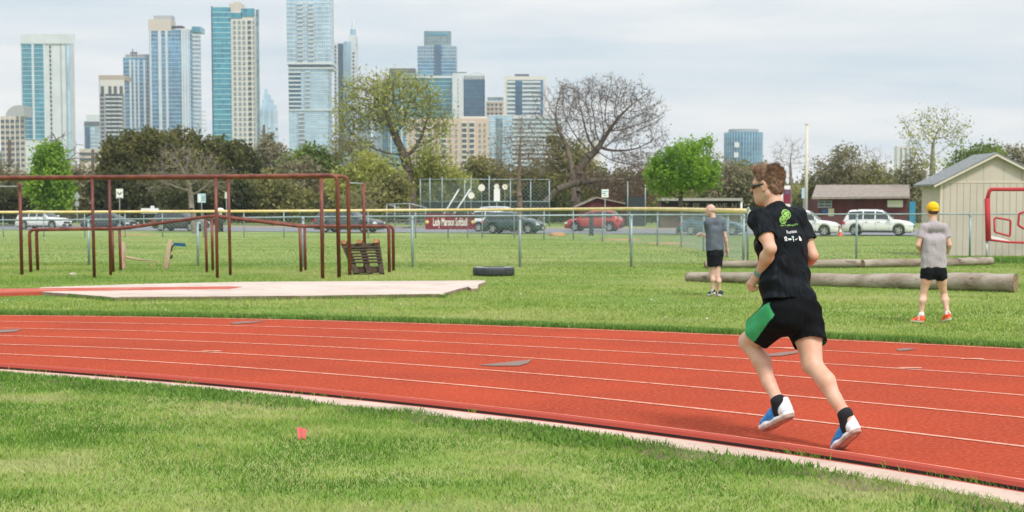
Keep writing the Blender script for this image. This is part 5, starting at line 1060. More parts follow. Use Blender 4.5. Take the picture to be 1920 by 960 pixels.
# teal and cream tower
t = Tower('tall tower half teal glass and half cream wall with square windows', 401, 489, 22, 1200, 26, CRM); t.strip(401, 436.5, 13, 320, GT, 'glass_facade', .9); 
b = MB(); z = zof(13, 1200)
while z > 3: b.bb(xof(401, 1200) - .1, xof(436.5, 1200), 1200 - 1.15, 1200 - .8, z - .55, z); z -= 3.9
t.p('floor_bands', b, M('pale_teal_band', (.35, .6, .66), .6)); t.strip(400.5, 403, 12, 320, GD, 'glass_edge', 1.3); t.box(433, 457, 6, 26, BEI, 'lift_core', 2, 12); t.strip(456, 481, 16, 31, GT, 'upper_glass', .6); t.strip(436.5, 458, 24, 34, GT, 'upper_glass', .6); t.strip(483.5, 489, 18, 320, GG, 'glass_edge', .8); t.box(440, 452, 2, 7, BEI, 'plant_room', 4, 6)
t.grid('window', GG, [443.5, 452.5, 461], 37, 320, 3.9, 1.9, 2.1); t.grid('balcony_recess', GK, [471], 37, 320, 3.9, 2.6, 2.2); t.grid('edge_window', GG, [478.5], 37, 320, 3.9, 1.0, 2.0)
# hazy stepped tower behind
t = Tower('pale hazy glass tower with a stepped pointed crown', 489, 523, 205, 1900, 20, GP, bands=None); 
for i, (x0, x1, y) in enumerate([(491, 517, 196), (493, 512, 186), (495, 507, 176), (497, 502, 166)]): t.box(x0, x1, y, 206, GP, 'stepped_crown', 2 + i, 14 - i * 2)
for x in (496, 507, 516): t.strip(x - .6, x + .6, 206, 320, LGT, 'pier', .8)
# offset stacked tower
t = Tower('highest tower, pale blue glass in stacked offset blocks, its top out of view', 543, 624, 120, 1300, 30, GP, bands=LGT, bh=.5, floors=3.5)
t.box(541, 621, -75, 117, GP, 'upper_block', -1.5, 30); 
b = MB(); z = zof(-75, 1300); xa, xc = xof(541, 1300), xof(621, 1300)
while z > zof(118, 1300): b.bb(xa - .2, xc + .2, 1300 - 1.8, 1300 + 29, z - .5, z); z -= 3.5
t.p('floor_bands', b, LGT); t.box(540, 626, 117.5, 121, LGT, 'deck_slab', -2.6, 34); t.strip(543, 622, 121, 126.5, GD, 'recessed_floor', .4); t.box(542, 626, 126.5, 129, LGT, 'deck_slab', -1.4, 32); t.strip(543.5, 566, 134, 205, GD, 'dark_glass', .35); t.box(543, 626, 204.5, 207.5, WHT, 'deck_slab', -1.0, 31)
b = MB(); z = zof(134, 1300)
while z > zof(205, 1300): b.bb(xof(543.5, 1300), xof(566, 1300), 1299.3, 1299.8, z - 1.2, z); z -= 3.5
t.p('floor_bands', b, LGT)
t.grid('balcony', WHT, [566, 586], 4, 114, 3.5, 4.6, 1.1, 3.4, 2.4); t.grid('balcony', WHT, [579], 131, 202, 3.5, 4.2, 1.1, 2.2, 1.8); t.grid('balcony', WHT, [567], 208, 275, 3.5, 5.2, 1.1, 2.2, 1.8); t.grid('balcony_door', GD, [567], 208, 275, 3.5, 4.6, 1.6, .9, .3)
for x in (555, 576, 596, 609): t.strip(x - .4, x + .4, -70, 117, LGT, 'mullion', 2.0)
# slim spired tower
t = Tower('slim white and glass tower with a thin rooftop spire', 627, 673, 80, 1450, 20, WHT); t.box(655, 670, 66, 82, WHT, 'stepped_crown', 1, 12); t.box(658, 668, 54, 68, GP, 'spire_base', 3, 7)
b = MB(); x = xof(663, 1450); b.tube([(x, 1456, zof(56, 1450)), (x, 1456, zof(42, 1450)), (x, 1456, zof(30, 1450))], [1.6, 1.2, .1], 8); t.p('spire', b, LGT)
t.strip(636, 645.5, 82, 320, GD, 'glass_facade', .6); t.strip(647, 660, 78, 320, GP, 'glass_facade', .6); t.grid('window', GK, [631], 84, 300, 3.5, 1.4, 2.1); t.grid('window', GK, [664.5], 96, 300, 3.5, 1.8, 1.5)
t = Tower('grey dark glass tower half hidden behind the tall oak', 672, 696, 208, 1350, 20, GG, bands=GRY, bh=.4); t.strip(683, 686, 208, 320, GRY, 'pier', .6)
t = Tower('pale white and teal tower behind the crown of the tall oak', 700, 732, 150, 1500, 18, WHT); t.strip(704, 712, 155, 320, GP, 'glass_facade', .5); t.strip(718, 728, 155, 320, GT, 'glass_facade', .5)
t = Tower('dark topped glass tower rising from the oak crown', 730, 785, 138, 1480, 20, GT, bands=LGT, bh=.35); t.box(731, 779, 128, 138, DKG, 'plant_room', 0, 14); t.strip(752, 756, 139, 320, WHT, 'pier', .8); t.strip(733, 735, 139, 320, WHT, 'pier', .8)
t = Tower('grey blue glass tower with a notched crown above the teal block', 784, 858, 86, 1600, 26, GB, bands=LGT, bh=.4); t.box(796, 846, 58, 86, GG, 'crown', 1, 18); t.box(799, 843, 62, 66, GT, 'crown_band', .2, 2)
for x in lin(787, 812, 7) + lin(833, 856, 7): t.strip(x - .35, x + .35, 84, 110, LGT, 'fin', .8)
t.strip(816, 828, 84, 320, GD, 'glass_facade', .7)
t = Tower('wide teal glass block with a white top edge behind the oak', 776, 850, 144, 1300, 26, GT, bands=LGT, bh=.3); t.strip(776, 850, 142, 146.5, WHT, 'crown', .9)
t = Tower('office tower half blank white wall and half dark blue glass', 849, 909, 137, 1280, 26, WHT); t.strip(870, 909.5, 148, 330, GD, 'glass_facade', .5); t.box(853, 875, 134.5, 138, DKG, 'plant_room', 3, 10); t.box(888, 903, 136, 139, DKG, 'plant_room', 3, 10); t.strip(869, 910, 140, 149, WHT, 'crown', .7)
for x in lin(872, 907, 10): t.strip(x - .7, x + .7, 142, 148, GK, 'crown_slot', .9)
t.grid('slot_window', GRY, [859.5], 145, 220, 3.6, .9, 1.8); 
b = MB(); z = zof(148, 1280)
while z > 3: b.bb(xof(870, 1280), xof(909.5, 1280), 1279.3, 1279.6, z - .25, z); z -= 3.6
t.p('floor_bands', b, GB)
t = Tower('small salmon brick block with a dark roof between the office towers', 911, 945, 189, 1250, 18, TAN, bands=LGT, bh=.9); t.box(914, 944, 182, 190, GG, 'roof_storey', 1, 12); t.grid('window', GK, [916, 923, 931, 939], 192, 216, 3.6, 2.2, 1.8)
t = Tower('white framed tower with horizontal white and grey stripes', 945, 1024, 143, 1150, 24, CRM); t.strip(951, 1018, 150, 216, GG, 'glass_facade', .4); t.box(965, 992, 138, 143, DKG, 'plant_room', 4, 8)
b = MB(); z = zof(152, 1150)
while z > zof(216, 1150): b.bb(xof(951, 1150), xof(1014, 1150), 1149.1, 1149.5, z - 1.35, z); z -= 3.1
t.p('floor_bands', b, WHT); t.strip(966, 979, 152, 216, GD, 'dark_glass', 1.0); t.strip(1013, 1018, 150, 216, GB, 'blue_glass_edge', 1.0)
t = Tower('broad lower block with dense white balcony stripes under the striped tower', 950, 1052, 219, 1120, 20, GG, bands=WHT, bh=1.3, floors=3.1); t.strip(950, 953, 219, 330, WHT, 'pier', 1.0)
t = Tower('tan and pink apartment block with white balcony stacks', 762, 917, 222, 900, 20, M('salmon_render', (.56, .43, .35), .85)); t.box(864, 914, 218, 223, CRM, 'roof_parapet', 1, 12)
for x0, x1 in ((778, 790), (800, 812), (826, 838), (866, 876), (880, 890)): t.strip(x0, x1, 228, 330, CRM, 'balcony_stack', .6); 
t.grid('balcony', GK, [784, 806, 832, 871, 885], 229, 310, 3.1, 2.6, 1.9, .9, .25); t.grid('window', GG, [770, 795, 819, 845, 856, 900, 909], 229, 310, 3.1, 1.1, 1.3)
t = Tower('pale teal glass apartment wing right of the tan block', 917, 960, 216, 920, 18, GP, bands=LGT, bh=.4, floors=3.1); t.strip(930, 942, 222, 320, GG, 'glass_facade', .6)
t = Tower('distant domed cream building seen through the huge bare oak', 1081, 1126, 264, 1000, 14, CRM, name='domed_building'); b = MB(); b.lathe([(8, 0), (6.5, 2.2), (3, 4), (0, 4.6)], (xof(1102, 1000), 1007, zof(264, 1000)), 20); t.p('dome', b, GRY, True); t.grid('window', GK, lin(1086, 1121, 5), 268, 290, 4, 1.4, 2.2)
def cyl_tower():
    Y = 1100; r = empty('round_tower', 'blue striped round glass tower standing alone at the right', 'tower', loc=(xof(1398, Y), Y + 13, gzf(0, Y))); z1 = zof(247, Y) - gzf(0, Y); b = MB(); R_ = (xof(1433.5, Y) - xof(1362.5, Y)) / 2; b.lathe([(R_, 0), (R_, z1), (0, z1)], n=40); b.build('wall', GB, r, False)
    b = MB(); 
    for i in range(40): a = 2 * math.pi * i / 40; q = R_ + .1; b.box((q * math.cos(a), q * math.sin(a), z1 / 2), (.7, .55, z1), Matrix.Rotation(a, 3, 'Z'))
    b.build('fins', GP, r); b = MB(); b.lathe([(R_ * .8, z1), (R_ * .8, z1 + 2.2), (0, z1 + 2.2)], n=24); b.build('roof_storey', GRY, r)
    for (x, y) in ((1381, 271), (1380, 290)):
        b = MB(); px_ = xof(x, Y) - r.location.x; yy = -math.sqrt(R_ ** 2 - px_ ** 2) - .6; b.bb(px_ - 1.6, px_ + 1.6, yy - .3, yy + 1, zof(y, Y) - r.location.z - 2, zof(y, Y) - r.location.z + 1.6); b.build('white_panel', WHT, r)
cyl_tower()
t = Tower('faint pale slab towers on the horizon right of the maroon building', 1681, 1712, 274, 1700, 14, CRM, name='hazy_tower')
for x in (1688, 1697, 1705): t.strip(x - 1.4, x + 1.4, 277, 340, GG, 'glass_facade', .6)
t = Tower('low tan office block at the foot of the white framed tower', 150, 192, 279, 1000, 14, BEI, name='low_building'); t.grid('window', GK, lin(156, 186, 5), 283, 300, 3.6, 3, 1.5)
t = Tower('low grey block at the left edge beside the beige tower', -30, 8, 282, 1000, 14, GRY, name='low_building'); t.grid('window', GK, lin(-24, 2, 4), 285, 305, 3.6, 3, 1.5)
def pole_far(x, y0, Y, lab): g = gat(x, Y); r = empty('utility_pole', lab, 'pole', loc=tuple(g)); rail('pole', [g, pt(x, y0, Y)], .16, r, mt_bark, 8); 
pole_far(17.5, 262, 150, 'dark utility pole in front of the beige tower'); pole_far(174, 280, 155, 'dark pole rising left of the dense dome of oaks'); pole_far(495, 234, 200, 'thin dark lamp pole beside the pale hazy tower')
# ---------------------------------------------------------------- air between here and the towers
def haze():
    b = MB(); b.bb(-1400, 1400, -60, 2100, -2.2, 330); m = bpy.data.materials.new('haze'); m.use_nodes = True; t = m.node_tree; t.nodes.clear(); v = N(t, 'ShaderNodeVolumePrincipled'); v.inputs['Color'].default_value = (.86, .93, 1, 1); v.inputs['Density'].default_value = .0002; v.inputs['Anisotropy'].default_value = .2
    o = N(t, 'ShaderNodeOutputMaterial'); t.links.new(v.outputs[0], o.inputs['Volume']); tag(b.build('haze', m), 'thin pale haze in the air between the field and the towers', None, None, 'stuff')
haze()
# ---------------------------------------------------------------- people: one blended body surface each, grown from a distance field
class Field:
    def __init__(s, lo, hi, h):
        s.h = h; s.lo = np.array(lo, float); s.n = np.ceil((np.array(hi) - s.lo) / h).astype(int) + 1; s.d = np.full(s.n, .3, np.float32)
    def blk(s, lo, hi):
        a = np.clip(np.floor((np.array(lo) - s.lo) / s.h).astype(int), 0, s.n - 1); b = np.clip(np.ceil((np.array(hi) - s.lo) / s.h).astype(int) + 1, 1, s.n)
        ax = [s.lo[i] + s.h * np.arange(a[i], b[i]) for i in range(3)]
        return tuple(slice(a[i], b[i]) for i in range(3)), np.stack(np.meshgrid(*ax, indexing='ij'), -1).astype(np.float32)
    def mix(s, sl, d, k):
        o = s.d[sl]
        if k <= 0: s.d[sl] = np.minimum(o, d); return
        h = np.maximum(k - np.abs(o - d), 0) / k; s.d[sl] = np.minimum(o, d) - h * h * k * .25
    def cone(s, a, b, ra, rb, k=.02, cut=None):
        a, b = np.array(a, float), np.array(b, float); m = max(ra, rb) + k + .03
        sl, P = s.blk(np.minimum(a, b) - m, np.maximum(a, b) + m); ba = b - a; L = np.dot(ba, ba); t = np.clip(((P - a) @ ba) / L, 0, 1)
        d = np.linalg.norm(P - a - t[..., None] * ba, axis=-1) - (ra + (rb - ra) * t)
        if cut is not None: d = np.maximum(d, (P - np.array(cut[0])) @ np.array(cut[1]))
        s.mix(sl, d, k)
    def ell(s, c, r, Rm=None, k=.02, cut=None):
        c = np.array(c, float); r = np.array(r, float); m = r.max() + k + .03; sl, P = s.blk(c - m, c + m); q = P - c
        if Rm is not None: q = q @ np.array(Rm)          # columns = local axes
        k0 = np.linalg.norm(q / r, axis=-1); k1 = np.linalg.norm(q / (r * r), axis=-1); d = k0 * (k0 - 1) / np.maximum(k1, 1e-6)
        if cut is not None: d = np.maximum(d, (P - np.array(cut[0])) @ np.array(cut[1]))
        s.mix(sl, d, k)
    def cutp(s, c, nrm): sl, P = s.blk(s.lo, s.lo + s.h * s.n); s.d = np.maximum(s.d, ((P - np.array(c)) @ np.array(nrm)).astype(np.float32))
    def warp(s, fn):
        sl, P = s.blk(s.lo, s.lo + s.h * s.n); m = np.abs(s.d) < .05; s.d[m] += fn(P[m]).astype(np.float32)
    def mesh(s):
        d = s.d; neg = d < 0; n = np.array(d.shape) - 1; cs = [(i, j, k) for i in (0, 1) for j in (0, 1) for k in (0, 1)]
        def c(A, o): return A[o[0]:o[0] + n[0], o[1]:o[1] + n[1], o[2]:o[2] + n[2]]
        cnt = sum(c(neg, o).astype(np.int8) for o in cs); act = (cnt > 0) & (cnt < 8); idx = np.full(act.shape, -1, np.int64); idx[act] = np.arange(act.sum()); I = np.argwhere(act)
        pos = np.zeros((len(I), 3)); w = np.zeros(len(I))
        vals = {o: d[I[:, 0] + o[0], I[:, 1] + o[1], I[:, 2] + o[2]] for o in cs}
        for o in cs:
            for ax in range(3):
                if o[ax] == 0:
                    p = list(o); p[ax] = 1; p = tuple(p); a, b = vals[o], vals[p]; m = (a < 0) != (b < 0); t = a / np.where(m, a - b, 1); q = np.array(o, float)[None] + np.zeros((len(I), 3)); q[:, ax] = t; pos[m] += q[m]; w[m] += 1
        V = s.lo + (I + pos / w[:, None]) * s.h; F_ = []
        for ax in range(3):
            u, v = (ax + 1) % 3, (ax + 2) % 3; sl0 = [slice(None)] * 3; sl1 = [slice(None)] * 3; sl0[ax] = slice(0, -1); sl1[ax] = slice(1, None)
            ch = neg[tuple(sl0)] != neg[tuple(sl1)]; E_ = np.argwhere(ch); E_ = E_[(E_[:, u] > 0) & (E_[:, v] > 0) & (E_[:, u] < n[u]) & (E_[:, v] < n[v])]
            def g(du, dv): q = E_.copy(); q[:, u] -= du; q[:, v] -= dv; return idx[q[:, 0], q[:, 1], q[:, 2]]
            Q = np.stack([g(1, 1), g(0, 1), g(0, 0), g(1, 0)], 1); fl = neg[E_[:, 0], E_[:, 1], E_[:, 2]]; Q[~fl] = Q[~fl][:, ::-1]; F_.append(Q)
        return V, np.concatenate(F_)
def smooth_v(V, F_, it=2, lam=.5):
    n = len(V); e = np.concatenate([F_[:, [0, 1]], F_[:, [1, 2]], F_[:, [2, 3]], F_[:, [3, 0]]]); e = np.concatenate([e, e[:, ::-1]])
    for _ in range(it):
        acc = np.zeros_like(V); np.add.at(acc, e[:, 0], V[e[:, 1]]); cnt = np.bincount(e[:, 0], minlength=n)[:, None]; V = V * (1 - lam) + lam * acc / np.maximum(cnt, 1)
    return V
def field_obj(name, f, mats, parent, it=2, midx=None, drop=None):
    V, F_ = f.mesh(); V = smooth_v(V, F_, it)
    C = V[F_].mean(1); Nn = np.cross(V[F_[:, 2]] - V[F_[:, 0]], V[F_[:, 3]] - V[F_[:, 1]]); Nn /= np.maximum(np.linalg.norm(Nn, axis=1, keepdims=True), 1e-9)
    if drop is not None:
        keep = ~drop(C, Nn); F_ = F_[keep]; C = C[keep]; Nn = Nn[keep]
        u, inv = np.unique(F_, return_inverse=True); V = V[u]; F_ = inv.reshape(F_.shape)
    o = np_mesh(name, V, F_, mats, smooth=True)
    if midx is not None: o.data.polygons.foreach_set('material_index', midx(C, Nn).astype(np.int32))
    if parent: o.parent = parent; place(o, parent)
    return o
def A3(v): return np.array(v, float)
def unit(v): v = A3(v); return v / np.linalg.norm(v)
def hand(f, wr, d, pn, th, s=1.0, curl=1.0):
    """palm from the wrist along d, pn = palm normal (the side fingers curl to), th = thumb side"""
    wr, d, pn, th = A3(wr), unit(d), unit(pn), unit(th); k = .006
    f.cone(wr - d * .01, wr + d * .03 * s, .026 * s, .028 * s, .02)
    for q in (-1, -.33, .33, 1): f.cone(wr + d * .02 * s + th * q * .018 * s, wr + d * .082 * s + th * q * .030 * s, .0165 * s, .0135 * s, .012)
    for i, q in enumerate((-1, -.33, .33, 1)):
        L = (.030, .036, .039, .035)[i] * s; a = wr + d * .085 * s + th * q * .031 * s; ang = curl * 1.25; dd = d * math.cos(ang) + pn * math.sin(ang); b = a + dd * L; ang2 = curl * 2.7; d2 = d * math.cos(ang2) + pn * math.sin(ang2); c = b + d2 * L * .72; ang3 = curl * 3.5; d3 = d * math.cos(ang3) + pn * math.sin(ang3); e = c + d3 * L * .5
        f.cone(a, b, .0108 * s, .0098 * s, k); f.cone(b, c, .0098 * s, .009 * s, k); f.cone(c, e, .009 * s, .008 * s, k)
    a = wr + d * .022 * s + th * .026 * s + pn * .008 * s; b = a + (d * .7 + th * .55 + pn * .45) * .036 * s; c = b + (d * .75 - th * .25 + pn * .6) * .032 * s; e = c + (d * .3 - th * .7 + pn * .5) * .022 * s
    f.cone(a, b, .0155 * s, .012 * s, .014); f.cone(b, c, .0115 * s, .0105 * s, k); f.cone(c, e, .0102 * s, .0085 * s, k)
def basis(fw, up):
    fw = unit(fw); up = A3(up); up = unit(up - fw * np.dot(up, fw)); lf = np.cross(up, fw); return fw, lf, up   # forward, left, up
def head_field(f, c, fw, up, s=1.0):
    F, L, U = basis(fw, up); c = A3(c); Rm = np.stack([F, L, U], 1); g = lambda a, b, e: c + (F * a + L * b + U * e) * s
    f.ell(g(-.012, 0, .035), A3((.097, .077, .088)) * s, Rm, .03); f.ell(g(.02, 0, -.02), A3((.078, .066, .088)) * s, Rm, .03); f.ell(g(.045, 0, -.072), A3((.045, .045, .038)) * s, Rm, .03)   # skull, face, chin
    for q in (-1, 1): f.cone(g(.065, .012 * q, -.092), g(-.02, .052 * q, -.05), .016 * s, .018 * s, .03); f.ell(g(.06, .038 * q, -.012), A3((.028, .026, .022)) * s, Rm, .02); f.cone(g(.086, .012 * q, .030), g(.07, .05 * q, .026), .009 * s, .009 * s, .015)
    f.cone(g(.092, 0, .018), g(.113, 0, -.016), .007 * s, .012 * s, .012)   # nose
    for q in (-1, 1): f.ell(g(.1, .011 * q, -.02), A3((.01, .008, .007)) * s, Rm, .008)
    f.ell(g(.092, 0, -.05), A3((.013, .022, .006)) * s, Rm, .008); f.ell(g(.09, 0, -.062), A3((.012, .018, .007)) * s, Rm, .008)   # lips
    for q in (-1, 1):   # ears: rim, lobe
        f.ell(g(-.005, .08 * q, .0), A3((.021, .009, .032)) * s, Rm, .007); f.ell(g(-.001, .082 * q, -.026), A3((.010, .008, .011)) * s, Rm, .006)
        f.cone(g(.012, .081 * q, .018), g(-.008, .088 * q, .032), .005 * s, .005 * s, .004); f.cone(g(-.008, .088 * q, .032), g(-.022, .087 * q, .012), .005 * s, .005 * s, .004); f.cone(g(-.022, .087 * q, .012), g(-.012, .084 * q, -.018), .005 * s, .004 * s, .004)
def limb(f, a, b, ra, rm, rb, bulge=None, k=.03, t=.4):
    a, b = A3(a), A3(b); m = a + (b - a) * t + (A3(bulge) if bulge is not None else 0); f.cone(a, m, ra, rm, k); f.cone(m, b, rm, rb, k)
def body(J, s, root, h, skin, lo, hi, curl, fw):
    f = Field(lo, hi, h); g = lambda n: A3(J[n]); Fw = A3(fw)
    ax = unit(g('neck') - g('pelvis')); sh = unit(g('shR') - g('shL')); ch = g('chest'); lg = J.get('lg', 1.0)
    f.cone(g('pelvis') + ax * .02, ch - ax * .06, .085 * s, .085 * s, .04); f.cone(ch + sh * .05, ch - sh * .05, .082 * s, .082 * s, .04); f.cone(g('shL') * .75 + g('shR') * .25, g('shR') * .75 + g('shL') * .25, .050 * s, .050 * s, .04)
    f.cone(g('neck') - ax * .03, g('head') - unit(J['headup']) * .03 - A3(J['headfw']) * .015, .062 * s, .052 * s, .03)
    head_field(f, g('head'), J['headfw'], J['headup'], s * J.get('hs', 1))
    for q in 'LR':
        S, E, W = g('sh' + q), g('el' + q), g('wr' + q); limb(f, S, E, .052 * s, .047 * s, .034 * s, None, .03, .5); el = unit(E - S) * .0
        
        limb(f, E, W, .034 * s, .041 * s, .0245 * s, None, .02, .3)
        hd = J['hand' + q]; hand(f, W, hd[0], hd[1], hd[2], s, curl[0 if q == 'L' else 1])
        Hh, K, An = g('hip' + q), g('kn' + q), g('an' + q); limb(f, Hh, K, .086 * s * lg, .076 * s * lg, .052 * s * lg, None, .04, .35)
        back = -unit(J.get('fw' + q, Fw)); f.ell(K - back * .012, A3((.047, .047, .052)) * s * lg, None, .03); cb = K + (An - K) * .32 + back * .022 * s
        sd_ = unit(np.cross(An - K, back)); f.cone(K, cb + sd_ * .015 + back * .006, .044 * s * lg, .048 * s * lg, .015); f.cone(K, cb - sd_ * .015 - (An - K) * .05, .044 * s * lg, .046 * s * lg, .015); f.cone(cb + sd_ * .013 + back * .006, K + (An - K) * .66, .048 * s * lg, .033 * s * lg, .015); f.cone(cb - sd_ * .013 - (An - K) * .05, K + (An - K) * .60, .046 * s * lg, .033 * s * lg, .015); f.cone(K + (An - K) * .7, An, .037 * s * lg, .035 * s, .02)
        f.ell(An, A3((.036, .036, .038)) * s, None, .02)
        hl, to = g('heel' + q), g('toe' + q); f.cone(An, hl * .7 + to * .3 + A3((0, 0, .04)), .034 * s, .03 * s, .03); f.cone(hl * .7 + to * .3 + A3((0, 0, .03)), hl * .25 + to * .75 + A3((0, 0, .02)), .03 * s, .025 * s, .02)
    return field_obj('body', f, skin, root, 2), f
def shoe(root, heel, toe, up, s, mats, laces=True):
    """heel and toe: lowest points of the sole; mats: upper front, upper heel, midsole, outsole"""
    F, L, U = basis(A3(toe) - A3(heel), up); c = A3(heel); Ls = np.linalg.norm(A3(toe) - A3(heel)) / .268; sc_ = Ls; Rm = np.stack([F, L, U], 1); g = lambda a, b, e: c + (F * a + L * b * 1.1 + U * e * 1.22) * sc_; sc_ = sc_ * 1.0
    h = .0045; P = np.array([g(a, b, e) for a in (-.03, .31) for b in (-.08, .08) for e in (-.04, .17)]); lo, hi = P.min(0) - .02, P.max(0) + .02
    f = Field(lo, hi, h)
    f.cone(g(.045, 0, .05), g(.045, 0, .088), .042 * sc_, .040 * sc_, .02); f.cone(g(.05, 0, .05), g(.14, 0, .045), .040 * sc_, .040 * sc_, .03); f.cone(g(.14, 0, .042), g(.215, 0, .034), .042 * sc_, .039 * sc_, .03); f.cone(g(.215, .004, .032), g(.252, .006, .028), .034 * sc_, .024 * sc_, .02); f.cone(g(.10, 0, .07), g(.17, 0, .05), .034 * sc_, .030 * sc_, .03); f.cone(g(.095, 0, .06), g(.078, 0, .092), .036 * sc_, .034 * sc_, .02)
    f.cone(g(.02, 0, .07), g(.018, 0, .098), .014 * sc_, .012 * sc_, .02)
    f.cutp(g(0, 0, .026), -U); f.cutp(g(.04, 0, .108), U * .97 - F * .10)
    def mi(C, Nn):
        q = (C - c) @ F / sc_; z = (C - c) @ U / sc_; return np.where(q < .075 - (z - .05) * .3, 1, 0)
    field_obj('shoe_upper', f, [mats[0], mats[1]], root, 2, mi)
    for nm, z0, z1, inf, mt in (('midsole', .014, .034, .003, mats[2]), ('outsole', -.002, .0145, .003, mats[3])):
        f = Field(lo, hi, h); w = lambda a: a
        f.cone(g(.038, 0, .016), g(.10, 0, .016), (.037 + inf) * sc_, (.034 + inf) * sc_, .03); f.cone(g(.10, 0, .016), g(.20, 0, .016), (.034 + inf) * sc_, (.044 + inf) * sc_, .03); f.cone(g(.20, 0, .016), g(.248, .006, .02), (.044 + inf) * sc_, (.028 + inf) * sc_, .02)
        if nm == 'midsole': f.cone(g(.01, 0, .03), g(.03, 0, .03), .02 * sc_, .03 * sc_, .02)
        f.cutp(g(0, 0, z0), -U); f.cutp(g(0, 0, z1), U); f.cutp(g(.275, 0, .018), unit(F * .75 - U * .6)); field_obj(nm, f, mt, root, 1)
    if laces:
        b = MB()
        for i in range(5):
            a = .10 + .018 * i; zz = .098 - .008 * i; b.tube([Vector(g(a, -.022, zz - .004)), Vector(g(a + .005, 0, zz + .008)), Vector(g(a + .012, .022, zz - .004))], .0028, 5)
        b.tube([Vector(g(.10, 0, .10)), Vector(g(.088, .018, .114)), Vector(g(.078, .026, .10)), Vector(g(.098, .004, .10))], .0028, 5); b.tube([Vector(g(.10, 0, .10)), Vector(g(.11, -.02, .112)), Vector(g(.10, -.034, .10)), Vector(g(.10, 0, .10))], .0028, 5)
        place(b.build('laces', laces, root), root)
def sock(root, an, kn, heel, toe, s, mat, stripe=None, top=.018):
    an, kn, heel, toe = A3(an), A3(kn), A3(heel), A3(toe); d = unit(kn - an); f = Field(an - .16, an + .14, .005); m = heel * .65 + toe * .35
    f.cone(an + d * .09, an, .0415 * s, .0410 * s, .02, cut=(an + d * top, d)); f.cone(an, heel * .80 + toe * .20 + (an - heel) * .45, .0405 * s, .038 * s, .02); f.cone(an, m + (an - heel) * .35, .038 * s, .032 * s, .02); o = field_obj('sock', f, mat, root, 2)
    if stripe: b = MB(); b.tube([Vector(an + d * (top - .018)), Vector(an + d * (top - .012))], [.0425 * s, .0425 * s], 24, caps=False); q = b.build('sock_stripe', stripe, o, True); q.matrix_parent_inverse = (root.matrix_basis @ o.matrix_parent_inverse).inverted()
def skin_mat(name, c1, c2):
    m = M(name, c1, .48, c2, 7, (.4, .65), col3=(c1[0] * 1.06, c1[1] * .80, c1[2] * .78), vs3=8, r3=(.5, .78), bump=.12, bs=160, spec=.4, bdist=.002); b = m.node_tree.nodes['Principled BSDF']; b.inputs['Subsurface Weight'].default_value = .12; b.inputs['Subsurface Radius'].default_value = (.02, .008, .004); b.inputs['Subsurface Scale'].default_value = .5; return m
def cloth(name, c, c2=None, fold=.6, rough=.9, sc_=5.0):
    if name in MATS: return MATS[name]
    m = M(name, c, rough, c2 or tuple(x * 1.35 + .002 for x in c), 3.5, (.35, .7), spec=.12); t = m.node_tree; b = t.nodes['Principled BSDF']; c_ = N(t, 'ShaderNodeTexCoord'); mp = N(t, 'ShaderNodeMapping', ins={'Scale': (1.6, 1.6, .55), 'Rotation': (.3, .5, .2)}); t.links.new(c_.outputs['Object'], mp.inputs[0])
    n1 = N(t, 'ShaderNodeTexNoise', ins={'Scale': sc_, 'Detail': 2.5, 'Distortion': 1.6}); t.links.new(mp.outputs[0], n1.inputs[0]); bp = N(t, 'ShaderNodeBump', ins={'Strength': fold, 'Distance': .05}); t.links.new(n1.outputs[0], bp.inputs['Height']); n2 = N(t, 'ShaderNodeTexNoise', ins={'Scale': 700.0}); t.links.new(c_.outputs['Object'], n2.inputs[0]); bp2 = N(t, 'ShaderNodeBump', ins={'Strength': .15, 'Distance': .001}); t.links.new(n2.outputs[0], bp2.inputs['Height']); t.links.new(bp.outputs[0], bp2.inputs['Normal']); t.links.new(bp2.outputs[0], b.inputs['Normal']); return m
def near_plane(C, Nn, p, n, rad, tol=.012): p, n = A3(p), unit(n); return (np.abs((C - p) @ n) < tol) & (Nn @ n > .75) & (np.linalg.norm(C - p, axis=1) < rad)
def hair_strands(root, pts, nrm, flow, L, w, mat, name, r, lift=.5):
    n = len(pts); d = nrm * lift + flow + r.normal(0, .25, (n, 3)); d /= np.linalg.norm(d, axis=1, keepdims=True); LL = (L * r.uniform(.5, 1.3, n))[:, None]; sd_ = np.cross(d, nrm + 1e-3); sd_ /= np.maximum(np.linalg.norm(sd_, axis=1, keepdims=True), 1e-6); sd_ *= w
    m = pts + d * LL * .55; e = pts + (d * .85 + flow * .35 + nrm * .05) * LL; V = np.stack([pts - sd_, pts + sd_, m + sd_ * .8, m - sd_ * .8, e], 1).reshape(-1, 3); b = np.arange(n)[:, None] * 5
    F_ = np.concatenate([b + np.array([[0, 1, 2]]), b + np.array([[0, 2, 3]]), b + np.array([[3, 2, 4]])]); return place(np_mesh(name, V, F_, mat, root), root)

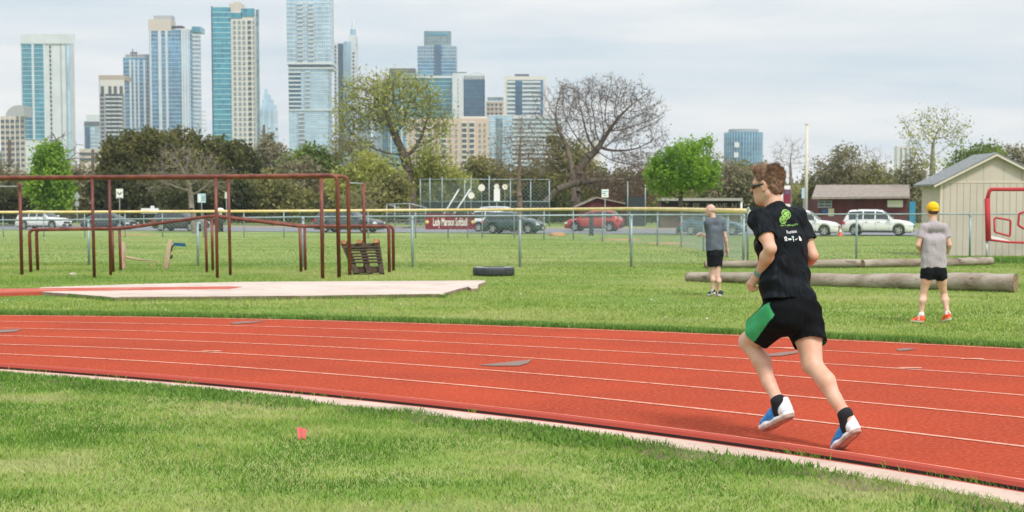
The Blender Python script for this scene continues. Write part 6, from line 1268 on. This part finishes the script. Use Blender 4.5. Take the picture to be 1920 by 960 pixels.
# ---------------------------------------------------------------- the runner
YR = 9.6
def runner():
    p = lambda x, y, Y: A3(pt(x, y, Y)); F = A3((-.6, .8, 0))
    J = dict(pelvis=p(1483, 582, 9.62), chest=p(1464, 452, 9.70), neck=p(1455, 394, 9.76), head=p(1440, 349, 9.80), headfw=unit((-.82, .56, -.10)), headup=unit((-.10, .07, 1)),
             shL=p(1424, 411, 9.60), shR=p(1493, 408, 9.84), elL=p(1445, 466, 9.44), wrL=p(1421, 517, 9.62), elR=p(1524, 480, 9.76), wrR=p(1500, 497, 9.98),
             hipL=p(1460, 590, 9.58), knL=p(1405, 642, 9.84), anL=p(1459, 752, 9.60), hipR=p(1508, 590, 9.70), knR=p(1524, 684, 9.54), anR=p(1585, 777, 9.30),
             heelL=p(1487, 781, 9.52), toeL=p(1431, 810, 9.72), heelR=p(1612, 808, 9.21), toeR=p(1566, 848, 9.37))
    J['handL'] = (unit(J['wrL'] - J['elL']) * .9 + A3((-.42, .1, -.25)), unit((.45, .15, -.75)), unit((-.35, .9, .1))); J['handR'] = (unit(J['wrR'] - J['elR']), (-.7, .2, -.2), (0, .2, 1)); J['fwL'] = (-.75, .45, .3); J['fwR'] = (-.75, .6, .3); J['hs'] = 1.0; J['lg'] = 1.18
    root = empty('person', 'runner in a black T-shirt with green prints and black shorts with green panels, mid-stride on the red track', 'person', loc=(float(J['toeR'][0]), float(J['toeR'][1]), 0)); s = 1.0
    root['label'] = 'runner in black T-shirt and black and green shorts, mid-stride on the red track'
    skin = skin_mat('runner_skin', (.60, .335, .235), (.66, .41, .31)); allp = np.array([v for k, v in J.items() if k[:2] in ('pe', 'ch', 'ne', 'sh', 'el', 'wr', 'hi', 'kn', 'an', 'to') or k in ('head', 'heelL', 'heelR')])
    lo, hi = allp.min(0) - .17, allp.max(0) + .17
    body(J, s, root, .0062, skin, lo, hi, (1.0, 1.0), F)
    # shirt
    ax = unit(J['neck'] - J['pelvis']); sh = unit(J['shR'] - J['shL']); ch = J['chest']; tor = unit(np.cross(ax, sh))
    f = Field(allp.min(0) - .17, allp.max(0) + .17, .007); 
    hem = p(1480, 566, 9.62)
    f.cone(ch + sh * .075 - ax * .02, ch - sh * .075 - ax * .02, .118, .118, .05); up_ = J['neck'] - ax * .065
    f.cone(J['shL'] + sh * .02 - ax * .015, J['shR'] - sh * .02 - ax * .015, .072, .072, .06); f.cone(up_ + sh * .05, up_ - sh * .05, .082, .082, .05); f.cone(J['neck'] - ax * .03, J['neck'] + ax * .012, .078, .066, .04)
    
    P0_, P1_ = ch - ax * .03, hem - ax * .06
    for i in range(11): u = i / 10; c_ = P0_ + (P1_ - P0_) * u + A3((-.012, 0, 0)) * math.sin(math.pi * u); q_ = .062 + .024 * u; r_ = .112 + .004 * u - .006 * math.sin(math.pi * u); f.cone(c_ + sh * q_, c_ - sh * q_, r_, r_, .02)
    f.cutp(hem, -unit(ax + A3((.10, 0, .0)))); f.cutp(J['neck'] + ax * .022 + A3((0, .0, 0)), unit(ax + F * .45))
    for q, t_ in (('L', .66), ('R', .62)):
        S, E = J['sh' + q], J['el' + q]; d = unit(E - S); e = S + (E - S) * t_; f.cone(S - ax * .004, e + d * .04, .070, .064, .035, cut=(e, d)); J['sl' + q] = (e, d)
    axis = ax
    def folds(P):
        a = P @ sh; z = (P - hem) @ ax; g_ = P @ tor; low = np.exp(-((z - .10) / .16) ** 2); return (.008 * np.sin(z * 44 + a * 24 + 1.8 * np.sin(a * 14 + g_ * 6)) * low + .005 * np.sin(z * 27 - a * 30 + 1.4 * np.sin(z * 9 + a * 8)) + .0025 * np.sin(z * 70 + a * 40 + 2 * np.sin(a * 25)))
    f.warp(folds)
    def drop(C, Nn):
        return near_plane(C, Nn, hem, -unit(ax + A3((.10, 0, 0))), .4) | near_plane(C, Nn, *J['slL'], .11) | near_plane(C, Nn, *J['slR'], .11) | near_plane(C, Nn, J['neck'] + ax * .022, unit(ax + F * .45), .12)
    shirt = field_obj('t_shirt', f, cloth('black_shirt', (.003, .005, .008), (.007, .010, .014), 1.0, .6), root, 2, None, drop)
    md = shirt.modifiers.new('s', 'SOLIDIFY'); md.thickness = .003; md.offset = -1
    # shorts
    f = Field(lo, hi, .0065); Fd = unit((-.6, .8, 0)); pc = J['pelvis']; 
    f.cone(pc + sh * .07 + ax * .05, pc - sh * .07 + ax * .05, .112, .112, .05); f.cone(pc + sh * .065 - ax * .03, pc - sh * .065 - ax * .03, .122, .122, .05); cuts = {}
    for q, t_, r1 in (('L', .66, .108), ('R', .58, .106)):
        Hh, K = J['hip' + q], J['kn' + q]; d = unit(K - Hh); e = Hh + (K - Hh) * t_; f.cone(Hh, e + d * .05, .112, r1, .045, cut=(e, d)); cuts[q] = (e, d)
    f.warp(lambda P: .005 * np.sin((P @ sh) * 55 + (P @ ax) * 10) * np.clip(-((P - pc) @ ax) * 5, 0, 1) + .003 * np.sin((P @ ax) * 60 + (P @ sh) * 20))
    def gm(C, Nn):   # green side panels on the outer thigh
        out = np.zeros(len(C), int); eL, dL = cuts['L']; cL = J['hipL']; t = (C - cL) @ dL; ctr = cL + np.outer(t, dL); v = C - ctr; side = unit(A3((-.9, -.42, 0)) - dL * np.dot(A3((-.9, -.42, 0)), dL)); b2 = np.cross(dL, side); ang = np.arctan2(v @ b2, v @ side)
        wdt = .52 + .22 * (t / .2); m = (np.abs(ang - .0) < wdt) & (t > -.07) & (((C - pc) @ sh) < -.02); out[m] = 1
        eR, dR = cuts['R']; v2 = (C - J['hipR']); sd2 = unit((.92, .38, 0)); m = (v2 @ sd2 > .088) & (Nn @ sd2 > .72) & (Nn @ A3((0, 1, 0)) > -.35); out[m] = 1; return out
    shorts = field_obj('shorts', f, [cloth('black_shorts', (.003, .004, .005), (.006, .007, .009), .6), cloth('green_panel', (.05, .32, .13), (.07, .40, .17), .5)], root, 2, gm, lambda C, Nn: near_plane(C, Nn, *cuts['L'], .17) | near_plane(C, Nn, *cuts['R'], .17))
    md = shorts.modifiers.new('s', 'SOLIDIFY'); md.thickness = .003; md.offset = -1
    wm = M('shoe_white', (.74, .76, .80), .6, (.66, .69, .74), 20); mats = [M('shoe_blue', (.012, .15, .50), .55, (.02, .30, .64), 26, (.45, .6), bump=.2, bs=300, bdist=.001), wm, M('midsole_white', (.78, .78, .78), .5), M('outsole_pink_grey', (.46, .30, .26), .8, (.36, .24, .21), 40, (.45, .55), bump=.6, bs=90, bdist=.004)]
    lc = M('lace_blue', (.015, .10, .34), .7)
    tl = A3((-.32, .78, 0)); shoe(root, J['heelL'], J['toeL'], unit(J['anL'] - J['heelL'] * .75 - J['toeL'] * .25) + tl, s, mats, lc); shoe(root, J['heelR'], J['toeR'], unit(J['anR'] - J['heelR'] * .75 - J['toeR'] * .25) + tl * 1.2, s, mats, lc)
    sk = M('black_sock', (.008, .009, .014), .9)
    for q in 'LR': sock(root, J['an' + q], J['kn' + q], J['heel' + q], J['toe' + q], 1.0, sk, mt_white)
    # hair: cap plus strands
    Fh, Lh, Uh = basis(J['headfw'], J['headup']); hc = J['head']; g = lambda a, b, e: hc + Fh * a + Lh * b + Uh * e; Rm = np.stack([Fh, Lh, Uh], 1)
    f = Field(hc - .2, hc + .2, .005); f.ell(g(-.018, 0, .045), (.094, .082, .084), Rm, .02); f.ell(g(-.046, 0, -.018), (.054, .066, .060), Rm, .02); f.ell(g(.03, 0, .098), (.056, .058, .028), Rm, .02); f.cone(g(.074, .035, .104), g(.086, -.03, .106), .015, .015, .02)
    f.cutp(g(.042, 0, .045), unit(Fh * .92 - Uh * .45)); f.cutp(g(-.03, 0, -.075), -unit(Uh * .95 + Fh * .3))
    def ear(C): return None
    sl, P = f.blk(f.lo, f.lo + f.h * f.n)
    for q in (-1, 1):
        e = np.linalg.norm((P - g(.004, .083 * q, -.012)) / A3((1, 1, 1)), axis=-1) - .036; f.d = np.maximum(f.d, -e.astype(np.float32))
    f.warp(lambda P: .002 * np.sin(P[:, 0] * 130 + 3 * np.sin(P[:, 2] * 90)))
    hm = M('brown_hair', (.12, .058, .033), .6, (.22, .12, .068), 60, (.4, .65), stretch=(1, 1, .4), bump=.6, bs=220, bdist=.004); hm2 = M('hair_strands', (.13, .062, .034), .5, (.34, .20, .115), 45, (.42, .62), spec=.5)
    hair = field_obj('hair', f, hm, root, 1)
    me = hair.data; r = np.random.default_rng(4); nf = len(me.polygons); C = np.zeros(nf * 3); me.polygons.foreach_get('center', C); C = C.reshape(-1, 3); Nn = np.zeros(nf * 3); me.polygons.foreach_get('normal', Nn); Nn = Nn.reshape(-1, 3)
    top = (C - hc) @ Uh; fr = (C - hc) @ Fh; keep = (Nn @ Uh > -.45); C, Nn, top, fr = C[keep], Nn[keep], top[keep], fr[keep]; k = r.integers(0, len(C), 12000); C, Nn, top, fr = C[k] + r.normal(0, .002, (12000, 3)), Nn[k], top[k], fr[k]
    hi_ = np.clip((top - .02) / .10, 0, 1)[:, None]; flow = Uh * (.55 * hi_ - .8 * (1 - hi_)) + Fh * (.75 * hi_ * np.sign(fr + .02)[:, None] - .15) ; hs = hair_strands(root, C, Nn, flow, .008 + .018 * hi_[:, 0], .0008, hm2, 'hair_strands', r, .28); hs.parent = hair; hs.matrix_parent_inverse = Matrix(); 
    hs.matrix_parent_inverse = (root.matrix_basis @ hair.matrix_parent_inverse).inverted()
    # sunglasses, eyes, brows, watch
    bl = M('black_glossy', (.008, .008, .01), .15, spec=.8); b = MB()
    for q in (-1, 1):
        V = []; 
        for i in range(9):
            u = i / 8; a = g(.108 - .045 * u ** 2.2, q * (.008 + .066 * u),   .016 + .0); c_ = g(.104 - .045 * u ** 2.2, q * (.008 + .064 * u), .016 - .046 * (1 - .4 * u)); V += [a, c_]
        b.add(V, [(2 * i, 2 * i + 1, 2 * i + 3, 2 * i + 2) for i in range(8)])
        b.tube([Vector(g(.066, q * .076, .006)), Vector(g(.03, q * .082, .008)), Vector(g(-.012, q * .086, .012))], [.013, .009, .006], 8)
    b.tube([Vector(g(.108, -.012, .012)), Vector(g(.112, 0, .013)), Vector(g(.108, .012, .012))], .004, 6)
    sg = place(b.build('sunglasses', bl, root, True), root); md = sg.modifiers.new('s', 'SOLIDIFY'); md.thickness = .003; sg.modifiers.remove(md)
    for q in (-1, 1): b = MB(); b.lathe([(0, -.011), (.008, -.008), (.011, 0), (.008, .008), (0, .011)], tuple(g(.076, q * .032, .004)), 12); place(b.build('eye', mt_white, root, True), root)
    W, E = J['wrL'], J['elL']; d = unit(E - W); c_ = W + d * .018
    b = MB(); b.tube([Vector(c_), Vector(c_ + d * .014)], [.0325, .0325], 20); b.tube([Vector(c_ + d * .022), Vector(c_ + d * .029)], [.0332, .0332], 20); place(b.build('wristband', M('teal_band', (.14, .30, .33), .6), root, True), root)
    # prints on the back, draped on the shirt surface
    dg = bpy.context.evaluated_depsgraph_get(); me = shirt.data; bvh = BVHTree.FromPolygons([tuple(v.co) for v in me.vertices], [tuple(q.vertices) for q in me.polygons])
    cx, cy_ = Vector(cam.location), None
    def drape(o, off=.0045):   # push every vertex along the back's own facing direction until it meets the cloth
        bk = Vector(-tor) if tor @ A3((0, -1, 0)) < 0 else Vector(tor)
        bk = bkdir
        for v in o.data.vertices:
            h_ = bvh.ray_cast(v.co + bk * .3, -bk); 
            if h_[0] is not None: v.co = h_[0] + bk * (off + max(0, v.co.dot(bk) - o['base'] ) * .0)
        del o['base']
    bkdir = Vector(unit(A3((-.02, -.99, .08))))
    U3 = Vector(unit(J['neck'] - J['pelvis'])); U3 = (U3 - bkdir * U3.dot(bkdir)).normalized(); Rv = (U3.cross(bkdir)).normalized()
    if Rv.x < 0: Rv = -Rv
    def frame(x, y, rot=0):
        o_ = pt(x, y, 9.6); up = U3; rt = Rv; c, s_ = math.cos(rot), math.sin(rot); r2 = rt * c + up * s_; u2 = up * c - rt * s_; return Matrix((( r2.x, u2.x, bkdir.x, o_.x), (r2.y, u2.y, bkdir.y, o_.y), (r2.z, u2.z, bkdir.z, o_.z), (0, 0, 0, 1)))
    def sub(o):
        import bmesh
        bm = bmesh.new(); bm.from_mesh(o.data); bmesh.ops.triangulate(bm, faces=bm.faces[:])
        long_ = [e for e in bm.edges if e.calc_length() > .012]
        for _ in range(3):
            long_ = [e for e in bm.edges if e.calc_length() > .006]
            if long_: bmesh.ops.subdivide_edges(bm, edges=long_, cuts=1)
        bm.to_mesh(o.data); bm.free()
    k = 9.6 / F_PX   # metres per photo pixel
    mg, mw = M('print_green', (.32, .62, .14), .7), M('print_white', (.75, .75, .75), .7)
    def txt(s_, x, y, size, mat, rot=0, sx=1, nm='print'):
        o = text_mesh(s_, size * k, nm, mat, None, frame(x, y, rot), (sx, 1), 0); sub(o); o['base'] = 0.0; drape(o); o.parent = shirt_root; place(o, shirt_root); return o
    shirt_root = root
    def shape(mb, x, y, mat, nm, rot=0, parent=root):
        M4 = frame(x, y, rot); mb.v = [tuple(M4 @ Vector((v[0] * k, v[1] * k, 0))) for v in mb.v]; o = mb.build(nm, mat); sub(o); o['base'] = 0.0; drape(o); o.parent = root; place(o, root); return o
    def ringpoly(mb, cx_, cy2, r0, r1, a0=0, a1=2 * math.pi, n=20):
        V = []
        for i in range(n + 1): a = a0 + (a1 - a0) * i / n; V += [(cx_ + r0 * math.cos(a), cy2 + r0 * math.sin(a), 0), (cx_ + r1 * math.cos(a), cy2 + r1 * math.sin(a), 0)]
        mb.add(V, [(2 * i, 2 * i + 1, 2 * i + 3, 2 * i + 2) for i in range(n)])
    def line_(mb, P, w):
        for (xa, ya), (xb, yb) in zip(P, P[1:]): L = math.hypot(xb - xa, yb - ya) or 1; nx_, ny_ = -(yb - ya) / L * w / 2, (xb - xa) / L * w / 2; mb.add([(xa + nx_, ya + ny_, 0), (xa - nx_, ya - ny_, 0), (xb - nx_, yb - ny_, 0), (xb + nx_, yb + ny_, 0)], [(0, 1, 2, 3)])
    b = MB()      # two overlapping round green emblems filled with looping strokes
    ringpoly(b, 4, 4.5, 8.6, 10.0); ringpoly(b, -4.6, -6, 6.3, 7.6)
    for i in range(4): ringpoly(b, 4 + 4.6 * math.cos(i * 1.57 + .5), 4.5 + 4.6 * math.sin(i * 1.57 + .5), 1.9, 3.3, n=10)
    for i in range(3): ringpoly(b, -4.6 + 3.3 * math.cos(i * 2.1 + .9), -6 + 3.3 * math.sin(i * 2.1 + .9), 1.3, 2.4, n=10)
    ringpoly(b, 4, 4.5, .8, 2.0, n=10); line_(b, [(-2, 2), (1, 7), (6, 9), (10, 6)], 1.0); line_(b, [(-8, -8), (-4, -4), (0, 1), (6, 0), (10, 3)], 1.0); line_(b, [(-10, -4), (-6, -2), (-2, -7)], .9)
    shape(b, 1473, 405.5, mg, 'emblem')
    txt('ALL', 1466.5, 422.6, 4.6, mg, .12); txt('IS', 1473.8, 422, 4.6, mg, .12); txt('WELL', 1482.4, 421.3, 5, mg, .12, .85); txt('AUSTIN', 1494, 420, 4.6, mg, .12, .8)
    txt('Runtex', 1485, 434.2, 9.4, mw, .03, .82)
    b = MB(); ringpoly(b, 0, 0, 1.6, 3.2, n=14); line_(b, [(-3, -4.5), (3, -4.5)], 1.3); shape(b, 1470.8, 447.5, mw, 'sponsor_mark')
    b = MB(); line_(b, [(-3.6, .9), (3.6, .9)], 1.2); line_(b, [(-3.6, -1.0), (3.6, -1.0)], 1.2); line_(b, [(-2, -1), (-1, 1)], 1); line_(b, [(1, -1), (2, 1)], 1); shape(b, 1479.5, 449, mw, 'sponsor_mark')
    b = MB(); line_(b, [(0, 5), (0, -5.5)], 1.6); line_(b, [(-2.2, 3.5), (2.2, 3.5)], 2.6); line_(b, [(-1.4, -1.5), (1.4, -1.5)], 2); shape(b, 1487, 447.5, M('print_pale_teal', (.4, .55, .52), .7), 'sponsor_mark')
    b = MB(); b.add([(-3.4, 1.2, 0), (-2.2, -1.8, 0), (4, 2.8, 0), (-1.4, .1, 0)], [(0, 1, 3), (1, 2, 3)]); shape(b, 1494.3, 448.6, mw, 'sponsor_mark')
    b = MB(); b.add([(-2.2, -4.4, 0), (2.8, -4.4, 0), (2.2, .2, 0), (.6, 2.4, 0), (-.6, 4.6, 0), (-2, 4.2, 0), (-2.6, 0, 0)], [(0, 1, 2, 3, 4, 5, 6)]); shape(b, 1501.8, 446.5, mw, 'sponsor_mark')
    return J
JR = runner()

# ---------------------------------------------------------------- the two walking men
def walker(kind):
    if kind == 'bald':
        Y = 28.8; p = lambda x, y, dY=0: A3(pt(x, y, Y + dY)); F = unit((-.65, .75, 0)); gz_ = gzf(3.7, Y)
        J = dict(pelvis=p(1341, 470, 0), chest=p(1339, 432, .0), neck=p(1339, 411, 0), head=p(1332, 394.5, .03), headfw=unit((-.88, .45, -.12)), headup=unit((-.08, .05, 1)), shL=p(1326, 418, -.10), shR=p(1352, 418, .12), elL=p(1328.5, 444, -.02), wrL=p(1317, 439.5, .10), elR=p(1360, 444, .10), wrR=p(1363.5, 467, .16),
                 hipL=p(1335.5, 478, -.05), hipR=p(1346, 478, .06), knL=p(1335, 515, .02), anL=p(1337, 546, -.0), knR=p(1345, 517, .0), anR=p(1349, 549.5, .0))
        J['heelL'] = p(1341, 551, -.05); J['toeL'] = p(1327.5, 556, .10); J['toeL'][2] = max(J['toeL'][2], gz_ + .004); J['heelR'] = p(1351, 557, -.10); J['heelR'][2] = gz_ + .01; J['toeR'] = p(1341, 555.5, .12); J['toeR'][2] = gz_ + .008
        J['handL'] = ((-.85, .4, .1), (0, -.1, -1), (-.2, .9, .1)); J['handR'] = ((.08, .05, -1), (-.8, .5, 0), (-.5, .8, 0)); curl = (.8, .25)
        lab = 'bald man in a dark grey T-shirt and black shorts walking left past the logs'; shirt_c = ('grey_heather_shirt', (.085, .10, .13), (.12, .14, .17)); hem = p(1341, 469, 0); sk = skin_mat('pale_skin', (.60, .37, .30), (.64, .42, .35)); slv = .62; hemr = .118; legt = .56; sh_m = [M('navy_shoe', (.02, .03, .05), .7)] * 2 + [mt_white, M('white_outsole', (.65, .65, .6), .7)]; sock_m = M('grey_sock', (.5, .5, .5), .9); slen = .93; hs = .90
    else:
        Y = 22.5; p = lambda x, y, dY=0: A3(pt(x, y, Y + dY)); F = unit((.03, 1, 0)); gz_ = gzf(6.1, Y)
        J = dict(pelvis=p(1751, 504, 0), chest=p(1751, 452, 0), neck=p(1750, 418, .02), head=p(1748.5, 395.5, .05), headfw=unit((-.08, 1, -.12)), headup=(0, .08, 1), shL=p(1731.5, 427, .02), shR=p(1771, 427, .02), elL=p(1721.5, 460, -.03), wrL=p(1728, 472, .2), elR=p(1780, 459, -.02), wrR=p(1776, 474, .2),
                 hipL=p(1739.5, 512, 0), hipR=p(1762.5, 512, 0), knL=p(1731, 552, .03), anL=p(1727.5, 590, -.02), knR=p(1770, 552, .08), anR=p(1777, 588.5, -.10))
        J['heelL'] = p(1731.5, 603, -.1); J['toeL'] = p(1708.5, 604, .06); J['heelL'][2] = gz_ + .006; J['toeL'][2] = gz_ + .006; J['heelR'] = p(1781.5, 599, -.16); J['toeR'] = p(1769, 606, .08); J['toeR'][2] = gz_ + .004
        J['handL'] = ((.1, 1, .0), (.3, 0, -1), (0.9, .2, .3)); J['handR'] = ((-.1, 1, .0), (-.3, 0, -1), (-.9, .2, .3)); curl = (.8, .8)
        lab = 'man in a yellow cap and pale grey T-shirt walking away with bright orange shoes'; shirt_c = ('pale_grey_shirt', (.37, .33, .36), (.43, .39, .42)); hem = p(1751, 502, 0); sk = skin_mat('warm_skin', (.62, .37, .27), (.66, .43, .33)); slv = .60; hemr = .112; legt = .28; sh_m = [M('orange_shoe', (.85, .07, .01), .5)] * 2 + [M('orange_mid', (.8, .3, .12), .5), mt_white]; sock_m = mt_white; slen = .93; hs = .97
    J['hs'] = hs / slen; s = slen; root = empty('person', lab, 'person', loc=(float(J['pelvis'][0]), Y, gz_))
    allp = np.array([v for k, v in J.items() if (k[:2] in ('pe', 'ch', 'ne', 'sh', 'el', 'wr', 'hi', 'kn', 'an', 'to') or k in ('head', 'heelL', 'heelR')) and k != 'hs']); lo, hi = allp.min(0) - .16, allp.max(0) + .16
    body(J, s, root, .009, sk, lo, hi, curl, F); ax = unit(J['neck'] - J['pelvis']); sh = unit(J['shR'] - J['shL']); ch = J['chest']
    f = Field(lo, hi, .009); f.cone(ch + sh * .07, ch - sh * .07, .112 * s, .112 * s, .05); f.cone(J['shL'] + sh * .02, J['shR'] - sh * .02, .070 * s, .070 * s, .06); f.cone(J['neck'] - ax * .05 + sh * .04, J['neck'] - ax * .05 - sh * .04, .07 * s, .07 * s, .05); f.cone(J['neck'] - ax * .03, J['neck'] + ax * .015, .075 * s, .062 * s, .04)
    
    for i in range(9): m0 = ch + (hem - ax * .06 - ch) * (i / 8); rr_ = .108 * s + (hemr - .108 * s) * (i / 8); f.cone(m0 + sh * .075, m0 - sh * .075, rr_, rr_, .02)
   
    f.cutp(hem, -ax); f.cutp(J['neck'] + ax * .02, unit(ax + F * .4)); SL = {}
    for q in 'LR': S, E = J['sh' + q], J['el' + q]; d = unit(E - S); e = S + (E - S) * slv; f.cone(S, e + d * .04, .068 * s, .066 * s, .035, cut=(e, d)); SL[q] = (e, d)
    fr = F; f.warp(lambda P: (.007 * np.sin((P @ sh) * 48 + 2 * np.sin((P @ ax) * 9 + (P @ sh) * 11)) + .004 * np.sin((P @ ax) * 40 + (P @ sh) * 25)) * np.clip(.75 - ((P - hem) @ ax) * 1.3, .25, 1))
    o = field_obj('t_shirt', f, cloth(shirt_c[0], shirt_c[1], shirt_c[2], .5), root, 2, None, lambda C, Nn: near_plane(C, Nn, hem, -ax, .4, .015) | near_plane(C, Nn, *SL['L'], .11, .015) | near_plane(C, Nn, *SL['R'], .11, .015)); md = o.modifiers.new('s', 'SOLIDIFY'); md.thickness = .004; md.offset = -1
    f = Field(lo, hi, .008); pc = J['pelvis']; f.cone(pc + sh * .06 + ax * .03, pc - sh * .06 + ax * .03, .108 * s, .108 * s, .05); f.cone(pc + sh * .065 - ax * .04, pc - sh * .065 - ax * .04, .116 * s, .116 * s, .05); CT = {}
    for q in 'LR': Hh, K = J['hip' + q], J['kn' + q]; d = unit(K - Hh); e = Hh + (K - Hh) * legt; f.cone(Hh, e + d * .05, .108 * s, .095 * s, .04, cut=(e, d)); CT[q] = (e, d)
    f.warp(lambda P: .004 * np.sin((P @ sh) * 60)); o = field_obj('shorts', f, cloth('plain_black_shorts', (.008, .009, .012), (.014, .016, .02), .5), root, 2, None, lambda C, Nn: near_plane(C, Nn, *CT['L'], .15, .014) | near_plane(C, Nn, *CT['R'], .15, .014)); md = o.modifiers.new('s', 'SOLIDIFY'); md.thickness = .003; md.offset = -1
    for q in 'LR': shoe(root, J['heel' + q], J['toe' + q], J['an' + q] - J['heel' + q] * .75 - J['toe' + q] * .25, s, sh_m, mt_white); sock(root, J['an' + q], J['kn' + q], J['heel' + q], J['toe' + q], s * .95, sock_m, None, .03)
    Fh, Lh, Uh = basis(J['headfw'], J['headup']); hc = J['head']; g = lambda a, b, e: hc + (Fh * a + Lh * b + Uh * e) * hs; Rm = np.stack([Fh, Lh, Uh], 1)
    for q in (-1, 1): b = MB(); b.lathe([(0, -.011), (.008, -.008), (.011, 0), (.008, .008), (0, .011)], tuple(g(.078, q * .032, .012)), 12); place(b.build('eye', mt_white, root, True), root)
    if kind == 'bald':
        f = Field(hc - .17, hc + .17, .007); f.ell(g(-.02, 0, .0), (.088, .0785, .06), Rm, .02); f.cutp(g(.02, 0, 0), Fh); f.cutp(g(0, 0, .03), Uh); f.cutp(g(0, 0, -.04), -Uh); field_obj('hair', f, M('grey_stubble', (.42, .30, .25), .8, (.5, .35, .29), 60), root, 1)
    else:
        ym = cloth('yellow_cap_cloth', (.80, .46, .02), (.86, .53, .04), .2); f = Field(hc - .2, hc + .2, .007); f.ell(g(-.014, 0, .045), (.108, .088, .092), Rm, .02); f.cutp(g(0, 0, .015), -unit(Uh + Fh * .12)); f.ell(g(-.06, 0, .012), (.052, .07, .032), Rm, .02); field_obj('cap', f, ym, root, 2)
        b = MB(); V = []
        for i in range(11): a = math.pi * (i / 10 - .5); V += [tuple(g(.07 + .0 * math.cos(a), .075 * math.sin(a), .03)), tuple(g(.085 + .085 * math.cos(a), .075 * math.sin(a), .015))]
        b.add(V, [(2 * i, 2 * i + 1, 2 * i + 3, 2 * i + 2) for i in range(10)]); o = place(b.build('cap_brim', ym, root), root); md = o.modifiers.new('s', 'SOLIDIFY'); md.thickness = .004
        b = MB(); b.add([tuple(g(-.02 - .108 * math.cos(a), .09 * math.sin(a), z)) for z in (.004, -.012) for a in np.linspace(-.55, .55, 8)], [(i, i + 1, i + 9, i + 8) for i in range(7)]); place(b.build('cap_strap', ym, root), root)
        f = Field(hc - .2, hc + .2, .007); f.ell(g(-.03, 0, -.015), (.076, .076, .055), Rm, .02); f.cutp(g(0, 0, -.055), -Uh); f.cutp(g(.01, 0, 0), Fh); field_obj('hair', f, M('dark_brown_hair', (.10, .05, .03), .8), root, 1)
walker('bald'); walker('cap')
